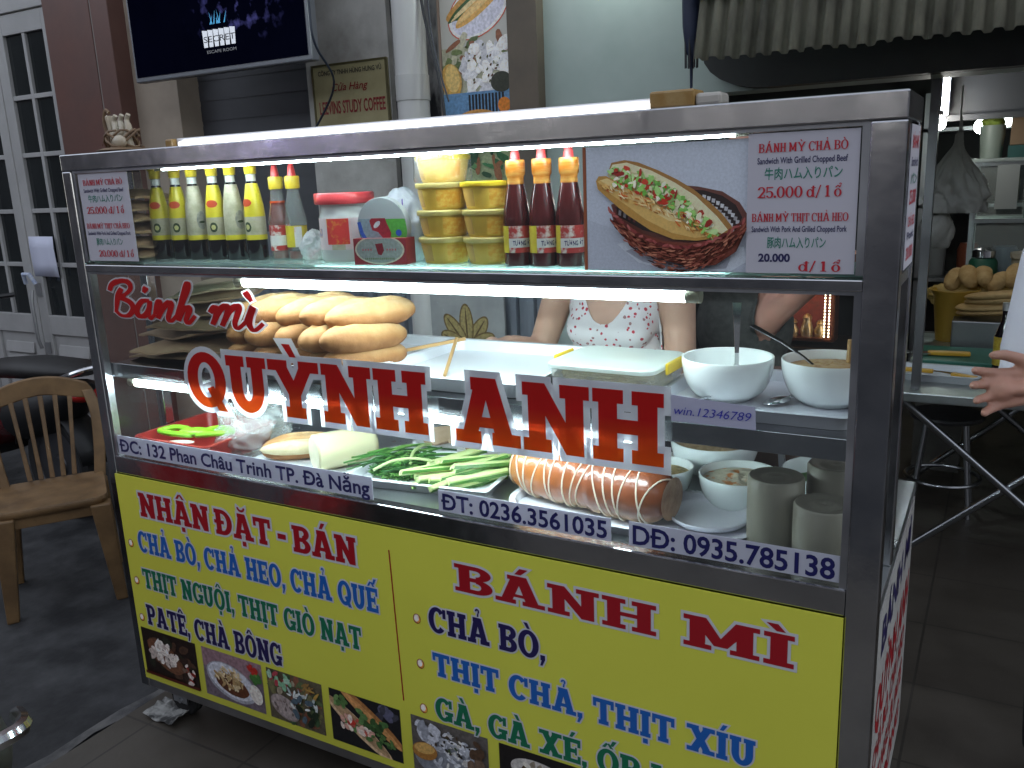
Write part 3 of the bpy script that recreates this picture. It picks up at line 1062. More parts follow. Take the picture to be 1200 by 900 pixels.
# wall lamp above the green wall (its glow shows on the wall)
wl = thing('wall_lamp', 'small white lamp on the green wall above the cart', 'lamp', (.84, WY - .10, 2.47))
g = MB(); g.lathe([(.0, -.05), (.03, -.045), (.045, -.01), (.03, .02), (.02, .03)], seg=16)
g.build('bulb', mat('wall_lamp_bulb', (.8, .9, .88), .4, emit=22.0, ecol=(.85, 1.0, .95)), wl, smooth=True)
g = MB(); g.lathe([(.02, .03), (.025, .06), (.06, .065)], seg=16); g.box(-.03, .03, .0, .06, .05, .09); g.build('holder', black_plastic, wl)

# interior room
rm = mat('room_wall', (.06, .06, .062), .7, color2=(.045, .045, .047), scale=2)
g = MB(); g.box(-1.5, 7.5, 6.0, 6.15, 0, 2.7)
tag(g.build('room_wall', rm), 'dark far wall of the shop interior', 'wall')
g = MB(); g.box(7.5, 7.6, 1.94, 6.15, 0, 2.7)
tag(g.build('room_wall', rm), 'dark side wall closing the shop on its right', 'wall')
g = MB(); g.box(-1.6, -1.5, 1.99, 6.15, 0, 2.7)
tag(g.build('room_wall', rm), 'dark side wall closing the shop on its left', 'wall')
g = MB(); g.box(-1.6, 7.6, 1.99, 6.15, 2.7, 2.78)
struct(g.build('ceiling', rm))

# ================================================================== THE CART
W, ZT, ZS, ZSB, ZY, ZB, D1, D2 = 2.0, 1.673, 1.399, 1.374, .816, .182, .217, .685
cart = thing('food_cart', 'stainless steel glass cased sandwich cart with a yellow lettered front', 'food cart', (0, 0, 0))
def post(x0, x1, y0, y1, z0, z1):
    g = MB(); g.box(x0, x1, y0, y1, z0, z1); return g.build('post', steel, cart, bevel=.003)
post(0, .034, 0, .034, .15, ZT - .0425)
post(W - .052, W, 0, .04, .15, ZT - .0425)
post(0, .03, D1 - .03, D1, ZY + .024, ZT - .0425)
post(W - .03, W, D1 - .03, D1, ZY + .024, ZT - .0425)
g = MB(); g.box(0, W, 0, D1, ZT - .042, ZT); g.build('top_rail', steel, cart, bevel=.003)
g = MB(); g.box(.034, W - .052, .002, .03, ZSB, ZS - .006); g.build('middle_rail', steel, cart, bevel=.002)
g = MB(); g.box(.034, W - .052, .002, .034, ZY + .001, ZY + .05); g.build('lower_rail', steel, cart, bevel=.003)
# inner beads of the glazing
g = MB()
for z0, z1 in ((ZS, ZT - .042), (ZY + .05, ZSB)):
    g.box(.0345, .0435, .006, .026, z0, z1); g.box(W - .064, W - .0525, .006, .026, z0, z1)
    g.box(.0436, W - .0642, .006, .026, z1 - .006, z1 - .0002)
g.build('glazing_bead', steel_dull, cart)
def pane(x0, x1, y0, y1, z0, z1):
    g = MB(); g.box(x0, x1, y0, y1, z0, z1); return g.build('glass_pane', glass, cart)
p_up = pane(.044, W - .0645, .012, .016, ZS + .001, ZT - .0485)
p_lo = pane(.044, W - .0645, .012, .016, ZY + .051, ZSB - .0065)
pane(W - .018, W - .014, .042, D1 - .032, ZS + .01, ZT - .044)
pane(W - .018, W - .014, .042, D1 - .032, ZY + .03, ZS - .03)
pane(.012, .016, .036, D1 - .032, ZS + .01, ZT - .044)
pane(.012, .016, .036, D1 - .032, ZY + .03, ZS - .03)
g = MB(); g.box(W - .03, W - .002, .0405, D1 - .0305, ZS - .022, ZS); g.box(0.002, .03, .0345, D1 - .0305, ZS - .022, ZS)
g.box(.03, W - .03, D1 - .026, D1 - .002, ZSB, ZS - .006); g.build('side_rail', steel, cart, bevel=.002)
g = MB(); g.box(.032, W - .032, .031, D1 - .004, ZS - .0055, ZS + .0005); g.build('display_shelf', shelf_glass, cart)
# working shelf on brackets (behind the glass) and counter
g = MB(); g.box(.036, W - .054, .032, .56, 1.098, 1.122); g.box(.036, W - .054, .030, .0318, 1.085, 1.124); g.build('display_shelf', steel, cart, bevel=.002)
for x in (.3, 1.0, 1.7):
    g = MB(); g.bar((x, .55, 1.097), (x, .655, .845), .014, .014); g.build('shelf_bracket', steel_dull, cart)
g = MB(); g.box(.0, W, .035, D2, ZY + .0, ZY + .024); g.build('counter_top', mat('counter_steel', (.55, .60, .60), .3, 1.0, (.62, .66, .66), 4, rvar=.08), cart, bevel=.002)
g = MB(); g.box(.003, W - .006, .036, D2 - .004, .15, ZY - .001); g.build('cabinet', steel, cart, bevel=.002)
g = MB(); g.box(.034, W - .052, .003, .033, .15, ZB + .0); g.build('bottom_rail', steel_dull, cart, bevel=.002)
# casters
def caster(x, y):
    e = bpy.data.objects.new('caster', None); COL.objects.link(e); e.parent = cart; e.location = (x, y, 0)
    g = MB(); g.lathe([(.0, -.016), (.05, -.016), (.056, -.011), (.056, .011), (.05, .016), (.0, .016)], (0, 0, .068), 24, axis=(0, 1, 0)); g.build('wheel', rubber, e, smooth=True)
    g = MB(); g.box(-.03, .03, -.026, -.020, .06, .135); g.box(-.03, .03, .020, .026, .06, .135); g.box(-.04, .04, -.035, .035, .135, .15)
    g.tube([(0, -.03, .068), (0, .03, .068)], .008, 8); g.build('fork', steel_dull, e)
for x in (.065, W - .12):
    for y in (.10, D2 - .1):
        caster(x, y)
# fluorescent tubes inside the case
def tube_lamp(x0, x1, y, z, strength, rad=.0125):
    e = bpy.data.objects.new('fluorescent_lamp', None); COL.objects.link(e); e.parent = cart
    g = MB(); g.tube([(x0, y, z), (x1, y, z)], rad, 14)
    g.build('tube', mat('lit_tube_%d' % int(strength * 10), (.8, .95, 1), .4, emit=strength, ecol=(.80, .96, 1.0)), e, smooth=True)
    for a_, b_ in ((x0 - .028, x0 - .001), (x1 + .001, x1 + .028)):
        g = MB(); g.tube([(a_, y, z), (b_, y, z)], rad * 1.08, 12)
        g.build('end_cap', mat('lamp_cap', (.55, .52, .40), .4), e, smooth=True)
    g = MB(); g.box(x0 - .03, x1 + .03, y - rad * 1.4, y + rad * 1.4, z + rad * 1.1, z + rad * 1.1 + .0055); g.build('housing', mat('lamp_housing', (.7, .72, .72), .4), e)
tube_lamp(.34, 1.735, .036, ZT - .0495, 30.0, .0026)
tube_lamp(.55, 1.645, .062, ZSB - .022, 15.0)
tube_lamp(.075, 1.56, .078, 1.062, 14.0)
# lamp on the top
e = thing('strip_lamp', 'long white strip lamp lying along the top of the cart', 'lamp', (0, .04, ZT))
g = MB(); g.box(.38, 1.60, .014, .052, .0, .021); g.build('housing', mat('strip_housing', (.62, .62, .64), .35), e, bevel=.003)
g = MB(); g.box(.40, 1.585, .0, .0135, .0005, .0125); g.build('diffuser', mat('strip_diffuser', (.9, .9, .9), .4, emit=1.6, ecol=(.95, .97, 1.0)), e, bevel=.004)
for q in ((1.586, 1.665, -.004, .054, .0005, .030), (.355, .379, 0, .05, .0005, .02)):
    g = MB(); g.box(*q); g.build('tape', mat('brown_tape', (.30, .17, .05), .25, color2=(.38, .25, .1), scale=30), e, bevel=.004)
g = MB(); g.box(1.665, 1.71, .0, .05, .0005, .022); g.build('plug', mat('clear_tape', (.45, .42, .38), .2), e, bevel=.006)

# vinyl lettering on the glass
red_v = mat('red_vinyl', (.60, .014, .014), .35, transl=.30)
red_big = None
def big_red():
    m = mat('red_vinyl_backlit', (.50, .012, .012), .35, transl=.40)
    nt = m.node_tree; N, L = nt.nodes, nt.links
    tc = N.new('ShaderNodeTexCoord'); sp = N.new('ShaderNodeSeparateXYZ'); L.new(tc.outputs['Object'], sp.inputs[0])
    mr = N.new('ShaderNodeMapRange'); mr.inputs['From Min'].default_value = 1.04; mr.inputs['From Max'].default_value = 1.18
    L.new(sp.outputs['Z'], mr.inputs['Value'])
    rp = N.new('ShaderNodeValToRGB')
    rp.color_ramp.elements[0].color = (.90, .125, .010, 1); rp.color_ramp.elements[1].color = (.64, .016, .014, 1)  # orange towards the letter feet: the tube's backlight put into the vinyl colour
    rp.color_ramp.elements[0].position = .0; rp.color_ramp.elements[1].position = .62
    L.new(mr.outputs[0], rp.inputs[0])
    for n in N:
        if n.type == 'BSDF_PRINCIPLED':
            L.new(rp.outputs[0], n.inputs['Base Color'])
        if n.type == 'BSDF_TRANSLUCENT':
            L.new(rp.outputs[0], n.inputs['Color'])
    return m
white_v = mat('white_vinyl', (.66, .67, .71), .4, transl=.25)
navy_v = mat('navy_vinyl', (.012, .012, .10), .4)
bf = Slab(S=.27, T=.19, E=.085, H=.20)
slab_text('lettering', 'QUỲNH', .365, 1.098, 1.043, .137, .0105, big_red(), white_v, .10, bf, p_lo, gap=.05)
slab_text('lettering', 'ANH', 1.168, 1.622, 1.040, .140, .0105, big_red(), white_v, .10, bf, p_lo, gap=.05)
S_ = [[(160, 185), (188, 135), (255, 110), (308, 122), (316, 165), (275, 208), (220, 232)],
      [(252, 165), (222, 215), (200, 290), (188, 345)],
      [(225, 232), (295, 262), (318, 310), (282, 362), (225, 368), (188, 335)],
      [(440, 250), (385, 258), (345, 315), (350, 362), (392, 362), (428, 315), (444, 250), (428, 330), (432, 382), (470, 345)],
      [(432, 152), (408, 192)],
      [(470, 345), (500, 262), (512, 268), (484, 378)], [(484, 378), (530, 300), (574, 260), (588, 280), (556, 372), (576, 392), (622, 345)],
      [(622, 345), (655, 270), (700, 150), (716, 122), (712, 165), (650, 300), (624, 388)], [(624, 388), (662, 312), (700, 290), (706, 312), (676, 380), (694, 400), (742, 345)],
      [(838, 320), (868, 284), (882, 298), (846, 402)], [(846, 402), (902, 300), (944, 268), (952, 288), (906, 408)], [(906, 408), (962, 305), (1010, 268), (1022, 290), (988, 385), (1004, 420), (1062, 366)],
      [(1062, 366), (1108, 268), (1080, 345), (1078, 400), (1104, 428), (1160, 378)], [(1070, 168), (1104, 232)]]
def bx(p):
    # design units -> glass plane (x, z)
    u = (p[0] - 155) / (1160 - 155); w = (p[1] - 110) / (430 - 110)
    return (.108 + .545 * u, 1.352 - .112 * w + .006 * u)
brush_text('lettering', S_, bx, 37, 11, .0100, red_v, white_v, p_lo)
strip = mat('white_strip', (.66, .67, .76), .45, transl=.3)
def strip_text(s, x0, x1, z0, z1, cap, pad=.008):
    g = MB(); g.box(x0, x1, .0098, .0115, z0, z1); b = g.build('label_strip', strip, p_lo)
    text_mesh('lettering', s, navy_v, x0 + pad, z0 + (z1 - z0 - cap) / 2, cap, .0092, p_lo, x1=x1 - pad, bold=.022)
strip_text('ĐC: 132 Phan Châu Trinh TP. Đà Nẵng', .046, .932, .871, .925, .036)
strip_text('ĐT: 0236.3561035', 1.112, 1.515, .874, .922, .037)
strip_text('DĐ: 0935.785138', 1.552, 1.936, .874, .923, .039)

# yellow sign board
def yellow_mat():
    return mat('yellow_board', (.74, .74, .085), .38, color2=(.70, .70, .078), scale=2.0, bump=.02, bscale=6)
g = MB(); g.box(.030, W - .053, -.003, .0018, ZB, ZY - .001)
yb = g.build('sign_board', yellow_mat(), cart)
white_ink = mat('white_ink', (.62, .63, .66), .4)
ink_red = mat('crimson_ink', (.36, .006, .014), .4)
ink_blue = mat('blue_ink', (.012, .12, .46), .4)
ink_green = mat('green_ink', (.006, .16, .075), .4)
ink_navy = mat('navy_ink', (.016, .010, .085), .4)
sf = Slab(S=.28, T=.165, E=.075, H=.165)
Y0 = -.0036
slab_text('lettering', 'NHẬN ĐẶT - BÁN', .119, .880, .704, .070, Y0, ink_red, white_ink, .085, sf, yb, gap=.05, space=.30)
slab_text('lettering', 'CHẢ BÒ, CHẢ HEO, CHẢ QUẾ', .090, .932, .594, .062, Y0, ink_blue, white_ink, .06, sf, yb, space=.42)
slab_text('lettering', 'THỊT NGUỘI, THỊT GIÒ NẠT', .087, .872, .482, .060, Y0, ink_green, white_ink, .06, sf, yb, space=.42)
slab_text('lettering', 'PATÊ, CHÀ BÔNG', .080, .598, .366, .064, Y0, ink_navy, white_ink, .06, sf, yb, space=.42)
wf = Slab(S=.26, T=.15, E=.10, H=.13)
slab_text('lettering', 'BÁNH', 1.152, 1.612, .701, .064, Y0, ink_red, white_ink, .09, wf, yb)
slab_text('lettering', 'MÌ', 1.666, 1.869, .699, .064, Y0, ink_red, white_ink, .09, wf, yb)
slab_text('lettering', 'CHẢ BÒ,', 1.074, 1.368, .584, .062, Y0, ink_navy, white_ink, .06, sf, yb, space=.42)
slab_text('lettering', 'THỊT CHẢ, THỊT XÍU', 1.078, 1.806, .474, .058, Y0, ink_blue, white_ink, .06, sf, yb, space=.42)
slab_text('lettering', 'GÀ, GÀ XÉ, ỐP LA', 1.076, 1.70, .360, .058, Y0, ink_green, white_ink, .06, sf, yb, space=.42)
g = MB(); g.add([(.974, Y0, .762), (.9775, Y0, .762), (.9865, Y0, .38), (.983, Y0, .38)], [(3, 2, 1, 0)]); g.build('dividing_line', ink_red, yb, recalc=False)
for x, z in ((.056, .612), (.057, .498), (.055, .382), (1.041, .606), (1.042, .492), (1.042, .376)):
    a = Art(x, z, Y0, .0002)
    a.oval(0, 0, .0105, .0125, '7a1418', n=18); a.oval(0, .001, .0085, .010, 'c8b8ac', n=18); a.oval(.003, -.001, .0065, .0085, 'd8963c', n=18); a.oval(0, .001, .006, .0075, 'e8e0d8', n=18)
    a.build('bullet_mark', print_mat('print_food', .3, 120, .3, 1.35), yb, recalc=False)

# printed food photos along the bottom of the board
def food_photo(x0, x1, z0, z1, kind, seed):
    random.seed(seed)
    a = Art(x0, z0, Y0 - .0002, .00004)
    w, h = x1 - x0, z1 - z0
    a.clip = (0, w, 0, h)
    U = lambda q: q * w
    V = lambda q: q * h
    def rnd(lo, hi): return random.uniform(lo, hi)
    def heap(n, cu, cv, ru, rv_, cols, s0=.03, s1=.09, ratio=.6):
        for i in range(n):
            t = rnd(0, 6.283); q = math.sqrt(random.random())
            u, v_ = cu + ru * q * math.cos(t), cv + rv_ * q * math.sin(t)
            s = rnd(s0, s1)
            u = min(max(u, s), 1 - s); v_ = min(max(v_, s), 1 - s)
            a.oval(U(u), V(v_), U(s), U(s) * ratio, random.choice(cols), rnd(0, 180), 8, .35, i + seed)
    if kind == 'slices':
        a.rect(0, w, 0, h, '231814')
        heap(30, .5, .5, .45, .4, ['1c1310', '33231c', '4a3428', '2a2b20'], .05, .1)
        a.oval(U(.42), V(.5), U(.34), V(.26), '6b4632', -25, 22, .1, seed)
        heap(26, .42, .52, .26, .2, ['d8cfc6', 'c9beb6', 'e3dcd5', 'b5a79f'], .05, .11)
        heap(9, .45, .52, .24, .2, ['5a4a42', '3a2c26'], .01, .03, .3)
        heap(14, .82, .3, .12, .22, ['cfc6be', '6e5a4c', '8c2a20'], .03, .06)
        a.rect(0, w, 0, V(.06), '4d1c12')
    elif kind == 'floss':
        a.rect(0, w, 0, h, '6b5f68')
        a.rect(0, w, V(.62), h, '8a6d74')
        a.oval(U(.46), V(.42), U(.42), V(.36), '9c9da6', -12); a.oval(U(.46), V(.44), U(.39), V(.32), 'c6c7cf', -12)
        a.oval(U(.47), V(.36), U(.28), V(.20), '5d3420', -8, 24, .1, seed)
        heap(50, .45, .5, .22, .2, ['cdb890', 'b89f72', 'dccba6', 'a88a5e'], .03, .07, .35)
        heap(8, .9, .7, .08, .1, ['3f6b34', '57863f'], .04, .07); heap(5, .88, .85, .07, .05, ['a82a22'], .04, .06)
        a.oval(U(.88), V(.35), U(.1), V(.2), 'd9d2c8', 20)
    elif kind == 'salad':
        a.rect(0, w, 0, h, '57503f')
        heap(60, .5, .5, .48, .48, ['3b5236', '54603f', '6e6a48', '32402e', '7a4d3a', '9b8f7a'], .05, .11)
        a.oval(U(.30), V(.30), U(.27), V(.22), '8d7f7c', -20); a.oval(U(.30), V(.31), U(.25), V(.2), 'a39592', -20); heap(20, .3, .3, .2, .16, ['8b7b77', 'b0a29d', '6d5f5b'], .02, .04)
        heap(20, .62, .55, .32, .2, ['c6cbc8', 'a9b5b4', 'dde0dc'], .03, .08, .35); heap(12, .7, .4, .25, .25, ['22301f', '1c241b', '4b5b66'], .04, .09)
        heap(14, .25, .85, .22, .12, ['7fae8a', '9fbfa8', 'a3404a'], .04, .08); heap(10, .8, .8, .15, .15, ['8a6a3c', 'a5823f'], .03, .09, .25)
    elif kind == 'sandwich':
        a.rect(0, w, 0, h, '19191d')
        heap(8, .8, .8, .15, .12, ['3a3a44', '55556a'], .06, .1)
        a.oval(U(.60), V(.66), U(.52), V(.13), '9d6a3d', -33, 26); a.oval(U(.58), V(.64), U(.5), V(.085), 'c08a55', -33, 26)
        a.oval(U(.40), V(.40), U(.54), V(.15), 'c9ab88', -33, 26); a.oval(U(.40), V(.43), U(.5), V(.11), 'a98a68', -33, 26)
        heap(34, .5, .52, .3, .22, ['35522c', '46683a', '2a4023', '5b7d49'], .03, .07)
        heap(22, .38, .42, .24, .17, ['c99a8a', 'dbb8a8', 'b4564a', 'e0cfc2', 'b9342a'], .03, .06)
        heap(12, .7, .3, .18, .12, ['36532d', 'a54a32', '4f6f3d'], .03, .05)
        heap(9, .15, .82, .12, .1, ['6e8c55', '4c6b3b'], .04, .06)
    elif kind == 'rice':
        a.rect(0, w, 0, h, '57524f')
        a.oval(U(.5), V(.30), U(.48), V(.36), '7d8088', 0); heap(90, .55, .46, .38, .38, ['b9bcc4', 'd2d3d8', 'a3a5ad', 'c6c3c0'], .03, .07, .4)
        heap(30, .55, .68, .24, .2, ['2b2722', '4a3a2a', 'e0ddd6', '3d4a2c'], .012, .03)
        a.oval(U(.18), V(.42), U(.17), V(.16), '9a6a34', 10); a.oval(U(.18), V(.47), U(.14), V(.1), 'c39a58', 10); heap(12, .2, .75, .18, .18, ['8d8f98', 'b9bac2', '6e6f78'], .05, .1)
        heap(12, .85, .6, .1, .3, ['6b5647', '4e3a2c'], .04, .08)
    else:
        a.rect(0, w, 0, h, '191516')
        a.oval(U(.55), V(.6), U(.42), V(.26), 'b5b0ab', -10); heap(40, .55, .62, .32, .2, ['cfc9bf', 'a8a094', '857a6a', '44331f'], .03, .07)
        heap(10, .25, .25, .2, .15, ['5a3a22', '7b5530'], .05, .09)
    o = a.build('food_photo', print_mat('print_food', .3, 120, .3, 1.35), yb, recalc=False)
for x0, x1, kd, sd_ in ((.042, .268, 'slices', 1), (.292, .518, 'floss', 2), (.536, .726, 'salad', 3), (.750, .970, 'sandwich', 4), (1.002, 1.214, 'rice', 5), (1.243, 1.455, 'dark', 6), (1.485, 1.70, 'floss', 8), (1.73, 1.93, 'sandwich', 9)):
    food_photo(x0, x1, .203, .350, kd, sd_)

# side panel on the right of the cabinet with red writing (flat print seen edge on)
sp = MB(); sp.box(W - .0055, W + .0, .042, D2 - .006, .20, ZY - .01); spo = sp.build('side_panel', mat('side_board', (.50, .50, .48), .4, color2=(.4, .38, .37), scale=5), cart)
def side_text(s, z, h, mtl, y0, y1):
    o = text_mesh('lettering', s, mtl, 0, 0, h, 0, spo, x1=y1 - y0, bold=.03)
    for v in o.data.vertices:
        x, y, zz = v.co
        v.co = (W + .0008, y0 + x, z + zz)
side_text('BÁNH MÌ', .70, .07, ink_navy, .10, .62)
side_text('QUỲNH ANH', .55, .09, ink_red, .07, .65)
for k, (s, c) in enumerate((('CHẢ BÒ, CHẢ HEO', ink_red), ('THỊT NGUỘI, PATÊ', ink_red), ('CHÀ BÔNG', ink_red))):
    side_text(s, .46 - k * .1, .055, c, .07, .62)

# ================================================================== GOODS ON THE TOP SHELF
TZ = ZS + .0008
# price signs taped inside the glass (four small corners of the same print)
paper = mat('sign_paper', (.66, .64, .70), .5, color2=(.63, .61, .68), scale=4, transl=.2)
ts_red = mat('sign_red', (.50, .015, .03), .5)
ts_navy = mat('sign_navy', (.02, .018, .09), .5)
ts_green = mat('sign_green', (.02, .20, .14), .5)
tf = Slab(S=.20, T=.07, E=.07, H=.08)
def price_sign(x0, x1, z0, z1, label, old):
    r = thing('price_sign', label, 'sign', (x0, .0112, z0))
    w, h = x1 - x0, z1 - z0
    g = MB(); g.box(0, w, -.0012, 0, 0, h); g.build('card', paper, r)
    y = -.0018
    def sl(s, u0, u1, v, hh, m): slab_text('lettering', s, u0 * w, u1 * w, v * h, hh * h, y, m, None, 0, tf, r, gap=.05, space=.3)
    def tx(s, u0, u1, v, hh, m, b=.012): text_mesh('lettering', s, m, u0 * w, v * h, hh * h, y, r, x1=u1 * w, bold=b)
    sl('BÁNH MỲ CHẢ BÒ', .10, .90, .865, .062, ts_red)
    tx('Sandwich With Grilled Chopped Beef', .09, .90, .785, .045, ts_navy, .015)
    tx('牛肉ハム入りパン', .16, .86, .68, .066, ts_green, .012)
    sl('25.000 đ/ 1 ổ', .10, .86, .545, .078, ts_red)
    sl('BÁNH MỲ THỊT CHẢ HEO', .05, .93, .375, .058, ts_red)
    tx('Sandwich With Pork And Grilled Chopped Pork', .05, .92, .30, .043, ts_navy, .015)
    tx('豚肉ハム入りパン', .20, .74, .19, .064, ts_green, .012)
    if old:
        tx('20.000', .12, .42, .085, .058, ts_navy, .035)
        sl('đ/ 1 ổ', .50, .88, .018, .072, ts_red)
    else:
        sl('20.000 đ/ 1 ổ', .22, .93, .05, .075, ts_red)
price_sign(1.764, 1.9335, ZS + .002, 1.6225, 'larger white price sign with corrected navy figures at the right corner of the top glass', True)
price_sign(.048, .240, ZS + .004, 1.6235, 'white price sign at the left corner of the top glass beside the paper bags', False)

# the narrow sign on the right end glass
sg2 = thing('end_sign', 'narrow white menu sign seen edge on at the right end glass', 'sign', (W + .0006, .040, 1.40))
g = MB(); g.box(0, .001, 0, .135, .005, .225); g.build('card', paper, sg2)
for s_, z_, h_, m_ in (('BÁNH MỲ', .19, .02, ts_red), ('Sandwich', .163, .014, ts_navy), ('パン', .136, .014, ts_green), ('25.000', .105, .022, ts_red), ('CHẢ HEO', .07, .016, ts_red), ('Pork', .05, .012, ts_navy), ('20.000', .018, .02, ts_red)):
    o = text_mesh('lettering', s_, m_, 0, 0, h_, 0, sg2, x1=.10, bold=.02)
    for v in o.data.vertices:
        x, y, z = v.co
        v.co = (.0016, .018 + x, z + z_)

# sandwich poster standing behind the glass
sp_ = thing('sandwich_poster', 'wide pale poster of a filled baguette in a brown wicker basket', 'poster', (1.473, .0195, TZ))
pw, ph = .293, .217
g = MB(); g.box(0, pw, 0, .003, 0, ph); g.build('board', mat('poster_board', (.60, .60, .66), .4), sp_)
g = MB(); g.box(-.006, -.0002, -.001, .005, 0, ph); g.build('edge_strip', mat('orange_edge', (.42, .09, .02), .5), sp_)
a = Art(0, 0, -.0006, .00002)
a.clip = (.001, pw - .001, .001, ph - .001)
Q = lambda x, y: ((x - 460) / 710 * .293, (606 - y) / 524 * .212)
QP = lambda L: [Q(*p) for p in L]
random.seed(4)
a.rect(.001, pw - .001, .001, ph - .001, 'c6c7d4')
a.poly(QP([(460, 380), (600, 430), (760, 470), (1170, 420), (1170, 610), (460, 610)]), 'bcbdca')
a.poly(QP([(600, 490), (690, 470), (1150, 500), (1165, 560), (1100, 600), (900, 612), (700, 570)]), 'd2d3dd')
a.poly(QP([(640, 520), (700, 500), (1100, 540), (1080, 590), (900, 604), (720, 566)]), 'aaa9b6')
# basket: far rim with open weave, dark inside, near wall
a.poly(QP([(575, 318), (640, 300), (900, 245), (960, 252), (1060, 275), (1130, 320), (1164, 372), (1160, 430), (1120, 520), (1040, 574), (930, 582), (800, 550), (680, 490), (600, 400)]), '6a382e')
a.poly(QP([(590, 330), (700, 330), (900, 262), (985, 268), (1060, 292), (1115, 330), (1142, 380), (1120, 430), (1060, 470), (900, 470), (720, 430), (610, 370)]), '2a1614')
for i in range(13):
    t = i / 12
    u, v_ = 985 + 150 * math.sin(t * 1.57), 272 + 150 * t ** 1.25
    for dx, dy in ((0, 22), (-26, 34)):
        a.poly(QP([(u + dx - 7, v_ + dy - 9), (u + dx + 8, v_ + dy - 6), (u + dx + 5, v_ + dy + 10), (u + dx - 8, v_ + dy + 7)]), random.choice(['d0ccd0', 'bdb8bd', 'a39ca0']))
for i in range(8):
    x = 590 + i * 22
    a.poly(QP([(x, 330 + i * 10), (x + 12, 336 + i * 10), (x + 8, 358 + i * 10), (x - 3, 352 + i * 10)]), random.choice(['8f8588', '6a2f2c', '3a1c1b']))
# baguette
far = [(570, 165), (580, 140), (640, 131), (700, 143), (790, 180), (870, 220), (940, 262), (1010, 318), (1060, 365), (1100, 415), (1106, 436), (1080, 452), (1020, 455), (900, 380), (700, 240)]
a.poly(QP(far), 'a8763a')
a.poly(QP([(572, 170), (585, 148), (650, 142), (760, 180), (860, 232), (950, 290), (1040, 375), (1085, 430), (1060, 446), (980, 420), (800, 290)]), 'e9dcb6')
near = [(512, 215), (525, 195), (560, 195), (640, 235), (760, 300), (880, 380), (960, 430), (1040, 452), (1055, 462), (960, 474), (860, 468), (760, 430), (650, 360), (560, 285), (520, 250)]
fill_ = [(560, 190), (600, 165), (700, 190), (820, 245), (930, 320), (1010, 400), (1035, 455), (960, 440), (860, 380), (720, 295), (600, 230)]
a.poly(QP(fill_), 'c9b98c')
def inside(t, w):
    x = 580 + 440 * t; y = 190 + 60 * t + 195 * t * t
    return x + random.uniform(-1, 1) * 22, y + random.uniform(-w, w)
for i in range(230):
    t = random.random()
    x, y = inside(t, 34)
    u, v_ = Q(x, y)
    a.oval(u, v_, random.uniform(.003, .0095), random.uniform(.002, .005), random.choice(['8fc260', '6aa646', 'a9d37e', 'c2e09a', 'b03624', '96291d', 'e6dfbe', 'c9432c', '7ab552', 'efe9cf', '9fcd72', 'd6d0a8']), random.uniform(0, 180), 8, .5, i)
a.poly(QP(near), 'b98a44')
a.poly(QP([(520, 215), (560, 205), (640, 243), (760, 308), (870, 382), (950, 432), (1030, 455), (950, 462), (850, 440), (740, 385), (620, 300), (540, 245)]), 'd3ab62')
a.poly(QP([(530, 212), (565, 205), (650, 246), (770, 312), (860, 372), (900, 400), (840, 390), (740, 335), (620, 268)]), 'e0c486')
for i in range(170):
    t = random.random()
    x = 540 + 480 * t; y = 240 + 120 * t + 95 * t * t + random.uniform(-34, 34) * (1 - (2 * t - 1) ** 4)
    u, v_ = Q(x, y)
    a.oval(u, v_, random.uniform(.0025, .0075), random.uniform(.0008, .0016), random.choice(['a8702f', 'c08a44', 'e4cc92', 'ca6a34', 'edddb0', 'b57a38', 'd8b46a']), random.uniform(-75, -5), 7)
for i in range(44):
    t = random.random(); x, y = inside(t, 14); u, v_ = Q(x - 6, y + 26)
    a.oval(u, v_, random.uniform(.003, .007), random.uniform(.002, .004), random.choice(['8fc260', 'b03624', 'efe9cf', '6aa646']), random.uniform(0, 180), 8, .5, i)
# near basket wall drawn over the bread's foot, with woven strands
wall = [(575, 325), (590, 345), (640, 395), (720, 440), (820, 475), (930, 482), (1040, 470), (1100, 445), (1160, 400), (1160, 430), (1120, 520), (1040, 574), (930, 582), (800, 550), (680, 490), (600, 400)]
a.poly(QP(wall), '6e3a2f')
for i in range(420):
    t = random.random()
    x = 590 + 570 * t
    top = 350 + 480 * t * (1 - t) * 1.12 + 30 * t; bot = 380 + 760 * t * (1 - t) + 55 * t
    y = top + (bot - top) * random.random() + 8
    u, v_ = Q(x, y)
    sl_ = -math.degrees(math.atan((1 - 2 * t) * 1.0))
    a.oval(u, v_, random.uniform(.004, .009), .0013, random.choice(['8a4c3e', '763a30', '4a221c', 'a2654f', '925444', '361a14', 'b0745c']), sl_ + random.choice([-10, 0, 12]), 7)
for i in range(40):
    t = i / 39
    x = 585 + 575 * t; y = 338 + 455 * t * (1 - t) * 1.15 + 55 * t
    u, v_ = Q(x, y)
    a.oval(u, v_, .0065, .0022, random.choice(['a15a54', '7d3936', '934a46', '5a2624']), -math.degrees(math.atan((1 - 2 * t))) + random.choice([-28, 28]), 8)
a.build('printed_picture', print_mat('print_poster', .3, 220, .08, 1.45), sp_, recalc=False)

